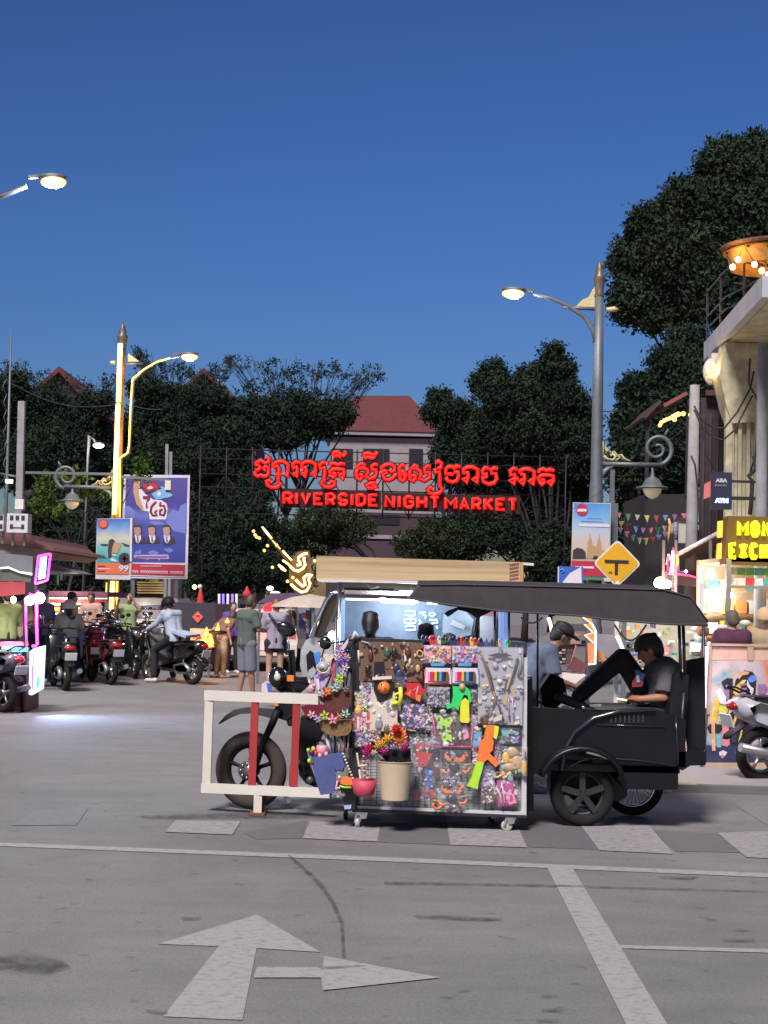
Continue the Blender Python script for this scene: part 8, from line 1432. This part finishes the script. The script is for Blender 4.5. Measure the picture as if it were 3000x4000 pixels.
packet('stripe_packet', 'packet with red and white stripes under an orange flower shape', [(1376, 2782), (1446, 2780), (1446, 2860), (1376, 2858)], [('p', [(1378, 2790), (1392, 2790), (1392, 2842), (1378, 2842)], 'red'), ('p', [(1404, 2790), (1416, 2790), (1414, 2842), (1404, 2842)], 'red'), ('p', [(1432, 2780), (1444, 2780), (1444, 2846), (1432, 2846)], 'red'), ('e', (1398, 2776, 16, 14), 'gold'), ('e', (1396, 2776, 9, 8), 'orange')], card='white', n=5, cols=['pink', 'cream', 'white'], seed=17)
packet('robot_packet', 'packet of bright green toy parts on a magenta card under the bubble gun', [(1686, 2790), (1852, 2786), (1850, 2926), (1700, 2922)], [('p', [(1698, 2800), (1720, 2794), (1736, 2812), (1760, 2800), (1772, 2806), (1756, 2840), (1764, 2860), (1748, 2862), (1738, 2840), (1722, 2850), (1712, 2826)], 'lime'), ('p', [(1720, 2870), (1740, 2862), (1764, 2872), (1766, 2900), (1750, 2890), (1732, 2900)], 'lime'), ('e', (1742, 2908, 14, 12), 'white'), ('e', (1734, 2872, 8, 10), 'mint'), ('t', [(1690, 2800), (1700, 2860), (1704, 2916), (1840, 2918), (1846, 2830)], 'magenta', 4), ('p', [(1806, 2830), (1824, 2828), (1832, 2880), (1812, 2890)], 'pink'), ('e', (1796, 2870, 7, 14), 'white'), ('e', (1812, 2860, 9, 8), 'lilac'), ('p', [(1780, 2800), (1796, 2800), (1796, 2880), (1782, 2880)], 'dgreen'), ('e', (1730, 2780, 14, 10), 'silver'), ('e', (1775, 2785, 16, 10), 'silver')], card='maroon', n=22, cols=['dgreen', 'lime', 'silver', 'magenta', 'black', 'mint'], seed=18, sz=(4, 9))
toy('toy_knife', 'slim black and tan toy dagger lying across under the purple toy packet', 'toy', .06, [('body', [('t', [(1596, 2852), (1625, 2856)], 'tan', 3.5), ('t', [(1600, 2858), (1640, 2862), (1668, 2864)], 'black', 3), ('e', (1674, 2862, 9, 10), 'black')])])
packet('red_blue_packet', 'tall packet of red and blue toy pieces right of the cream bucket', [(1610, 2880), (1726, 2884), (1722, 3128), (1612, 3122)], [('p', [(1628, 2900), (1652, 2902), (1658, 2940), (1690, 2944), (1680, 2960), (1664, 2992), (1640, 2996), (1626, 2960)], 'red'), ('p', [(1684, 2950), (1696, 2990), (1722, 3010), (1716, 3036), (1690, 3022), (1680, 2980)], 'maroon'), ('p', [(1660, 3002), (1684, 3010), (1690, 3070), (1672, 3080), (1662, 3040)], 'blue'), ('p', [(1620, 3030), (1640, 3036), (1636, 3084), (1616, 3080)], 'navy'), ('p', [(1616, 3086), (1632, 3088), (1632, 3120), (1614, 3118)], 'red'), ('p', [(1676, 3084), (1692, 3086), (1700, 3116), (1684, 3118)], 'red'), ('e', (1682, 3020, 10, 12), 'sky'), ('e', (1638, 3010, 8, 14), 'silver')], n=22, cols=['grey', 'red', 'navy', 'silver', 'blue', 'lilac', 'cream'], seed=19, sz=(4, 10))
for i, (lb, y0) in enumerate((('orange and black slingshot packet right of the red and blue packet, upper one', 2928), ('orange and black slingshot packet near the bottom rail, lower one', 3052))):
    o_ = -12*i; packet('slingshot_packet', lb, [(1720+o_, y0), (1840+o_, y0+2), (1838+o_, y0+116), (1722+o_, y0+114)], [('p', [(1738+o_, y0+12), (1760+o_, y0+34), (1800+o_, y0+32), (1822+o_, y0+8), (1828+o_, y0+26), (1806+o_, y0+48), (1752+o_, y0+46), (1736+o_, y0+30)], 'orange'), ('e', (1776+o_, y0+70, 22, 18), 'black'), ('t', [(1806+o_, y0+62), (1838+o_, y0+56)], 'tan', 3), ('t', [(1804+o_, y0+84), (1826+o_, y0+86), (1836+o_, y0+70)], 'orange', 5), ('t', [(1722+o_, y0+78), (1742+o_, y0+92), (1756+o_, y0+86)], 'orange', 5), ('e', (1786+o_, y0+98, 7, 6), 'cream')], n=16, cols=['grey', 'black', 'brown', 'silver', 'maroon'], seed=21+i, sz=(4, 10))
toy('toy_ring', 'orange toy ring hanging at the bottom rail below the red and blue packet', 'toy', .07, [('body', [('t', [(1694, 3136), (1690, 3148), (1700, 3158), (1716, 3158), (1726, 3146), (1718, 3136)], 'orange', 5), ('t', [(1690, 3126), (1712, 3128)], 'tan', 3)])])
bz = lambda p: (1750+p[0]*.2034, 2800+p[1]*.2034)
toy('toy_blaster', 'long orange and lime toy blaster slanting down the lower right of the mesh', 'toy gun', .09, [('orange_body', [('p', [bz(q) for q in ((730, 160), (880, 165), (880, 300), (850, 420), (880, 460), (860, 640), (800, 700), (960, 860), (980, 900), (920, 970), (760, 820), (700, 870), (560, 850), (590, 660), (600, 500), (690, 430))], 'orange', .05)]), ('lime_muzzle', [('p', [bz(q) for q in ((560, 855), (690, 872), (650, 1050), (590, 1250), (570, 1390), (370, 1330), (450, 1180), (500, 1000))], 'lime', .055)]), ('lime_stock', [('p', [bz(q) for q in ((890, 170), (980, 190), (960, 330), (930, 430), (870, 400), (880, 320))], 'yellow', .05), ('p', [bz(q) for q in ((680, 160), (730, 165), (720, 210), (680, 200))], 'lime', .04)])])
packet('blue_doll_packet', 'small packet with sky blue pieces left of the toy blaster', [(1846, 2836), (1884, 2836), (1882, 2936), (1842, 2934)], [('p', [(1852, 2858), (1882, 2858), (1876, 2910), (1850, 2922)], 'sky'), ('e', (1866, 2846, 14, 10), 'pink')], n=8, cols=['sky', 'white', 'red', 'pink'], seed=25, sz=(4, 8))
packet('sticker_packet', 'packet of white and lilac stickers right of the muzzle of the toy blaster', [(1872, 2980), (1936, 2976), (1932, 3076), (1872, 3078)], [], card='lilac', n=18, cols=['grey', 'silver', 'white', 'purple', 'lilac'], seed=26, sz=(4, 10))
packet('ship_packet', 'packet with a dark violet ship shape at the right edge under the silver card', [(1950, 2838), (2040, 2842), (2038, 2906), (1958, 2904)], [('p', [(1994, 2876), (2012, 2866), (2030, 2878), (2016, 2902), (2000, 2898)], 'purple'), ('p', [(1996, 2872), (2014, 2862), (2026, 2874), (2008, 2882)], 'navy'), ('p', [(1958, 2844), (1990, 2846), (1986, 2880), (1962, 2872)], 'teal')], n=6, cols=['mint', 'silver', 'teal'], seed=27)
packet('shell_packet', 'packet of orange shell shapes with teal beads at the right edge of the mesh', [(1955, 2914), (2062, 2918), (2060, 3034), (1950, 3028)], [('e', (2000, 2938, 24, 20), 'tan'), ('e', (1976, 2960, 16, 24), 'gold'), ('e', (2020, 2980, 26, 28), 'tan'), ('e', (2046, 3000, 12, 30), 'gold'), ('e', (1990, 2996, 26, 16), 'tan'), ('e', (2006, 2942, 10, 10), 'teal'), ('e', (1966, 2998, 11, 11), 'teal'), ('e', (2030, 3012, 8, 9), 'teal'), ('e', (1974, 2932, 7, 8), 'teal'), ('e', (2012, 2988, 7, 6), 'maroon')], n=14, cols=['gold', 'tan', 'brown', 'cream', 'orange'], seed=28, sz=(4, 10))
packet('banana_packet', 'packet with yellow curved pieces under the orange shell packet', [(1920, 3010), (2004, 3016), (2002, 3046), (1922, 3042)], [('t', [(1928, 3034), (1946, 3036), (1962, 3024), (1964, 3012)], 'gold', 5), ('p', [(1984, 3022), (2004, 3026), (1998, 3050), (1986, 3046)], 'gold')], n=7, cols=['gold', 'brown', 'teal', 'cream'], seed=29)
packet('pink_doll_packet', 'magenta and pink packet at the lower right corner of the mesh', [(1940, 3046), (2006, 3048), (2022, 3140), (1948, 3152)], [('p', [(1968, 3050), (2002, 3052), (2004, 3084), (1976, 3092)], 'magenta'), ('p', [(1972, 3096), (2004, 3092), (2018, 3136), (1990, 3144), (1978, 3120)], 'pink'), ('p', [(1986, 3108), (2000, 3104), (2006, 3128), (1992, 3134)], 'magenta'), ('t', [(1940, 3080), (1952, 3100), (1962, 3150)], 'cream', 4), ('t', [(1958, 3060), (1966, 3090), (1972, 3140)], 'white', 3)], card='magenta', n=8, cols=['pink', 'magenta', 'white', 'lilac'], seed=30, sz=(4, 10))
packet('doll_hair_packet', 'packet of brown and pink doll pieces left of the magenta packet at the bottom', [(1878, 3058), (1944, 3058), (1944, 3140), (1882, 3138)], [], n=20, cols=['maroon', 'brown', 'cream', 'white', 'pink', 'brown'], seed=31, sz=(4, 10))
# fillers deeper on the mesh, each said by its neighbour
FIL = [('packet of lilac and grey trinkets left of the orange ball', (1404, 2664, 1462, 2744), ['lilac', 'grey', 'white', 'maroon', 'dgreen']), ('packet of dark purple pieces between the orange ball and the brown board', (1540, 2640, 1590, 2690), ['navy', 'purple', 'brown', 'black']), ('packet of cream and green pieces above the red and white stripes', (1384, 2700, 1440, 2780), ['mint', 'yellow', 'cream', 'pink', 'tan']),
  ('packet of black and white pieces right of the red raygun', (1640, 2760, 1690, 2860), ['black', 'white', 'grey', 'cream', 'brown']), ('packet of clear grey pieces above the red and blue packet', (1600, 2866, 1700, 2910), ['silver', 'grey', 'white', 'dgreen']), ('packet of grey film and red cord left of the green toy parts', (1660, 2830, 1700, 2930), ['red', 'grey', 'maroon', 'silver']), ('packet of violet pieces between the cream bucket flowers and the stripes', (1384, 2856, 1450, 2920), ['purple', 'navy', 'lilac', 'cream', 'grey']),
  ('packet of grey and pink pieces above the toy blaster muzzle', (1846, 2930, 1880, 2990), ['white', 'cream', 'silver', 'pink']), ('packet of dark pieces right of the bubble gun', (1836, 2690, 1868, 2790), ['black', 'grey', 'silver', 'black']), ('packet of white cord between the silver card and the bubble gun bottle', (1836, 2790, 1868, 2840), ['silver', 'white', 'grey']), ('packet of lilac beads right of the grip of the toy blaster', (1926, 2880, 1960, 2990), ['silver', 'lilac', 'dgreen', 'red', 'grey']), ('packet of brown and pink scraps left of the cream bucket', (1440, 2850, 1490, 2900), ['maroon', 'brown', 'pink', 'cream']),
  ('packet of bluish scraps under the orange slingshot packet, upper one', (1724, 3030, 1800, 3060), ['silver', 'navy', 'lilac', 'grey'])]
for i, (lb, (x0, y0, x1, y1), cs) in enumerate(FIL): packet('toy_packet', lb, [(x0, y0), (x1, y0), (x1, y1), (x0, y1)], [], n=int((x1-x0)*(y1-y0)/150)+6, cols=cs, seed=50+i, sz=(4, 9), dd=.02)
# cream bucket of flowers
db = 10.78; kb = db/F
root = thing('flower_bucket', 'cream plastic bucket of red, orange and yellow cloth flowers on the mesh front', 'bucket', W(1545, 3124, db)); c = W(1541, 3124, db)
m = MB(); m.lathe([(50*kb, 0), (52*kb, 1*kb), (52.3*kb, 4*kb), (67.5*kb, 143*kb), (68*kb, 146*kb), (71*kb, 148*kb), (71*kb, 150*kb), (66*kb, 150*kb), (65*kb, 146*kb), (48*kb, 10*kb)], c, 30); m.build('bucket', mat('cream_bucket_plastic', (.56, .45, .30), .45, var=.05), root)
m = MB(); m.prism([W(x, y, db-.02) for x, y in ((1476, 2938), (1520, 2928), (1560, 2930), (1604, 2925), (1606, 2972), (1510, 2976))], (0, .06, 0)); m.build('black_wrapping', BLKM, root)
fl = [(1556, 2864, 34, 'orange', 'red', 12), (1562, 2880, 32, 'orange', 'maroon', 10), (1490, 2904, 20, 'gold', 'tan', 7), (1514, 2884, 22, 'gold', 'tan', 7), (1476, 2912, 18, 'gold', 'tan', 6), (1440, 2920, 22, 'red', 'maroon', 6), (1432, 2936, 22, 'magenta', 'maroon', 6), (1462, 2940, 15, 'cream', 'tan', 7), (1500, 2932, 20, 'magenta', 'pink', 6), (1535, 2918, 15, 'lilac', 'navy', 6), (1578, 2920, 18, 'magenta', 'maroon', 6), (1590, 2910, 14, 'magenta', 'pink', 6), (1548, 2846, 22, 'red', 'orange', 9)]
for i, (x, y, R_, c1, c2, n_) in enumerate(fl): m = MB(); flower(m, x, y, db-.02-.004*i, R_, ti(c1), ti(c2), n_); flower(m, x, y, db-.03-.004*i, R_*.65, ti(c1), ti(c2), n_); m.ptube([(x, y), (1540+(x-1540)*.4, 2985)], db+.01, 1.6, 4, ti('dgreen')); m.build('cloth_flower', TM, root)
# pink basket with bead sticks
root = thing('bead_basket', 'small pink basket with white and red bead sticks at the lower left corner', 'basket', W(1422, 3108, 10.85)); c = W(1421, 3108, 10.85)
m = MB(); m.lathe([(30*K, 0), (40*K, 8*K), (50*K, 62*K), (47*K, 62*K), (36*K, 10*K)], c, 20); m.build('basket', TC['magenta'] if False else mat('rose_basket', (.50, .06, .10), .6, var=.2, bump=.3), root)
for i, (x0, y0, x1, y1, c1) in enumerate(((1340, 2945, 1378, 3040, 'cream'), (1395, 2945, 1402, 2990, 'cream'), (1402, 2992, 1440, 2988, 'cream'), (1404, 3010, 1408, 3040, 'white'), (1438, 2950, 1436, 3040, 'pink'), (1420, 2955, 1424, 3030, 'pink'))):
    m = MB(); n_ = 9
    for j in range(n_): t = j/(n_-1); m.ell(W(x0+(x1-x0)*t, y0+(y1-y0)*t, 10.83), (5*K, .010, 4.5*K), 7, 5, ti(c1 if j % 2 == 0 else ('maroon' if c1 == 'pink' else c1)))
    m.build('bead_stick', TM, root)
# side items left of the cart (hung on the dark post)
ds = 10.9
root = thing('flower_basket', 'large maroon woven flower basket with handle, upper one hanging left of the mesh', 'basket', W(1310, 2800, ds)); m = MB(); m.pp([(1240, 2722), (1300, 2706), (1340, 2690), (1374, 2682), (1372, 2756), (1345, 2776), (1310, 2786), (1282, 2776), (1262, 2746)], ds-.02, .13); m.build('basket', mat('maroon_wicker', (.10, .028, .020), .7, var=.25, scale=30, bump=.5), root)
m = MB(); m.tube([W(x, y, ds+.04) for x, y in ((1256, 2740), (1270, 2690), (1290, 2640), (1300, 2590), (1306, 2560))], .012, 6); m.tube([W(x, y, ds+.04) for x, y in ((1302, 2560), (1306, 2620), (1300, 2680), (1290, 2740))], .016, 6); m.build('handle', mat('pink_wrapped_handle', (.38, .10, .12), .7, var=.4, scale=30), root)
for x, y, R_, c1, c2 in ((1256, 2708, 17, 'white', 'lilac'), (1276, 2700, 22, 'orange', 'gold'), (1308, 2686, 20, 'mint', 'dgreen'), (1326, 2650, 22, 'lime', 'dgreen'), (1322, 2664, 18, 'mint', 'lime'), (1340, 2630, 14, 'white', 'silver'), (1350, 2690, 13, 'teal', 'dgreen')): m = MB(); flower(m, x, y, ds-.05, R_, ti(c1), ti(c2), 5); m.build('cloth_flower', TM, root)
root = thing('flower_basket', 'brown wicker basket of pale cloth flowers, lower one hanging left of the mesh', 'basket', W(1310, 2876, ds)); m = MB(); m.pp([(1246, 2812), (1374, 2812), (1372, 2856), (1355, 2872), (1320, 2876), (1280, 2870), (1256, 2852)], ds-.04, .14); m.build('basket', mat('brown_wicker', (.20, .11, .05), .8, var=.35, scale=30, bump=.6), root)
for x, y, R_, c1, c2 in ((1240, 2806, 18, 'lilac', 'white'), (1268, 2792, 20, 'lime', 'dgreen'), (1298, 2808, 24, 'pink', 'lilac'), (1326, 2796, 16, 'tan', 'cream'), (1350, 2786, 20, 'mint', 'dgreen'), (1216, 2790, 18, 'cream', 'silver')): m = MB(); flower(m, x, y, ds-.07, R_, ti(c1), ti(c2), 5); m.build('cloth_flower', TM, root)
root = thing('flower_garland', 'garland of purple, pink and white cloth flowers beside the top of the dark cart post', 'garland', W(1345, 2690, ds)); m = MB(); m.ptube([(1388, 2495), (1360, 2540), (1345, 2620), (1340, 2700)], ds+.02, 3, 5); m.build('cord', BLKM, root)
m = MB(); m.pp([(1332, 2530), (1362, 2490), (1360, 2510), (1346, 2536), (1336, 2545)], ds-.02, .01, ti('cream')); m.pp([(1322, 2520), (1334, 2514), (1338, 2540), (1326, 2550)], ds-.01, .01, ti('red')); m.build('leaf_pair', TM, root)
for x, y, R_, c1, c2 in ((1328, 2544, 20, 'lilac', 'pink'), (1318, 2562, 18, 'white', 'lilac'), (1340, 2558, 20, 'pink', 'magenta'), (1346, 2580, 24, 'purple', 'navy'), (1334, 2576, 18, 'purple', 'lilac'), (1356, 2566, 16, 'cream', 'tan'), (1350, 2606, 18, 'white', 'silver'), (1332, 2616, 16, 'lilac', 'white'), (1358, 2540, 16, 'navy', 'sky')): m = MB(); flower(m, x, y, ds-.03, R_, ti(c1), ti(c2), 5); m.build('cloth_flower', TM, root)
toy('heart_charm', 'white heart shaped charm above the purple wrapped bouquet', 'charm', .1, [('body', [('p', [(1262, 2556), (1276, 2552), (1286, 2562), (1298, 2554), (1304, 2566), (1294, 2580), (1276, 2590)], 'cream', .01)])])
root = thing('wrapped_bouquet', 'bouquet wrapped in purple and white paper with a pink rose left of the maroon basket', 'bouquet', W(1245, 2710, ds)); m = MB(); m.pp([(1224, 2638), (1290, 2630), (1280, 2668), (1262, 2700), (1240, 2704), (1230, 2670)], ds, .06, ti('lilac')); m.pp([(1232, 2642), (1288, 2632), (1284, 2640), (1240, 2652)], ds-.02, .02, ti('purple')); m.pp([(1234, 2650), (1246, 2650), (1250, 2690), (1240, 2700)], ds-.02, .02, ti('white')); m.pp([(1270, 2650), (1288, 2640), (1270, 2680), (1256, 2690)], ds-.02, .02, ti('silver')); m.build('paper_wrap', TM, root)
for q in range(3): m = MB(); m.ell(W(1216+q*5, 2692-q*7, ds-.03-.01*q), ((17-q*4)*K, .02, (16-q*4)*K), 10, 7, ti('pink' if q != 1 else 'cream')); m.build('rose_petals', TM, root)
root = thing('round_bag', 'small round grey pouch with a striped lid left of the flower garland', 'bag', W(1262, 2632, ds)); m = MB(); m.ell(W(1262, 2606, ds), (25*K, .05, 24*K), 14, 10, ti('silver')); m.tube([W(1262+24*math.cos(a), 2606+23*math.sin(a), ds-.045) for a in [i*.4 for i in range(10)]], .006, 5, ti('cream')); m.ell(W(1258, 2612, ds-.045), (10*K, .012, 5*K), 8, 5, ti('brown')); m.build('pouch', TM, root)
toy('white_cloth', 'pale crumpled cloth at the left of the round pouch', 'cloth', .1, [('body', [('p', [(1206, 2618), (1222, 2606), (1236, 2622), (1226, 2640), (1216, 2650), (1204, 2634)], 'silver', .05), ('p', [(1204, 2656), (1212, 2652), (1214, 2668), (1205, 2668)], 'white', .03)])])
root = thing('blue_bag', 'slate blue cloth bag with a pink cup and toys on top', 'bag', W(1285, 3106, ds)); m = MB(); m.pp([(1215, 2966), (1224, 2956), (1288, 2946), (1335, 2942), (1348, 2990), (1342, 3016), (1314, 3010), (1306, 3098), (1252, 3106), (1234, 3050)], ds-.03, .12); m.build('cloth', mat('slate_blue_cloth', (.070, .090, .24), .85, var=.14, scale=8, bump=.3), root); m = MB(); m.pp([(1300, 2976), (1338, 2960), (1346, 2990), (1338, 3010), (1312, 3008), (1304, 2996)], ds-.045, .015); m.build('front_pocket', MATS['slate_blue_cloth'], root)
m = MB(); c = W(1257, 2935, ds); m.lathe([(18*K, -14*K), (21*K, 4*K), (21*K, 22*K), (12*K, 24*K)], c, 14, ti('pink')); m.build('pink_cup', TM, root); m = MB()
for x, y, a, c1 in ((1216, 2940, 11, 'navy'), (1204, 2930, 7, 'lime'), (1224, 2926, 9, 'gold'), (1234, 2942, 9, 'red'), (1208, 2972, 8, 'lime'), (1220, 2980, 8, 'maroon'), (1274, 2946, 9, 'pink'), (1250, 2950, 9, 'cream')): m.ell(W(x, y, ds-.02), (a*K, .02, a*K*1.2), 8, 6, ti(c1))
m.build('small_toy', TM, root)
root = thing('packet_bundle', 'bundle of white and black wrapped sticks between the brown basket and the blue bag', 'bundle', W(1310, 2946, ds)); m = MB()
for x0, x1, c1, w_ in ((1272, 1292, 'white', 10), (1296, 1300, 'grey', 4), (1308, 1308, 'black', 7), (1326, 1324, 'cream', 7), (1344, 1340, 'silver', 6), (1350, 1346, 'red', 4), (1362, 1358, 'silver', 5)): m.ptube([(x0, 2868), (x1, 2942)], ds+.02, w_*.7, 6, ti(c1))
m.build('wrapped_stick', TM, root)
toy('water_bomb_toy', 'orange and lime plush toy beside the pink basket', 'toy', .16, [('body', [('p', [(1330, 3040), (1350, 3034), (1378, 3040), (1380, 3066), (1352, 3068), (1330, 3062)], 'orange', .05), ('t', [(1326, 3070), (1346, 3076), (1372, 3076)], 'lime', 4), ('t', [(1318, 3050), (1312, 3080), (1318, 3096)], 'pink', 4), ('e', (1326, 3036, 7, 7), 'cream')])])
root = thing('utility_box', 'small black battery box with a pale blue label low beside the left front caster', 'box', W(1360, 3172, 10.95)); m = MB(); m.pp([(1328, 3078), (1380, 3076), (1390, 3100), (1388, 3160), (1350, 3166), (1338, 3120)], 10.93, .12, ti('black')); m.ell(W(1342, 3104, 10.9), (9*K, .02, 8*K), 8, 5, ti('silver')); m.ell(W(1322, 3112, 10.92), (8*K, .02, 6*K), 8, 5, ti('white')); m.build('case', TM, root); m = MB(); m.pp([(1344, 3146), (1373, 3144), (1370, 3160), (1345, 3161)], 10.915, .01); m.build('label_plate', mat('pale_blue_label', (.35, .42, .62), .4), root)
for q in list(COL.objects):
    if '_w' in q.keys(): del q['_w']
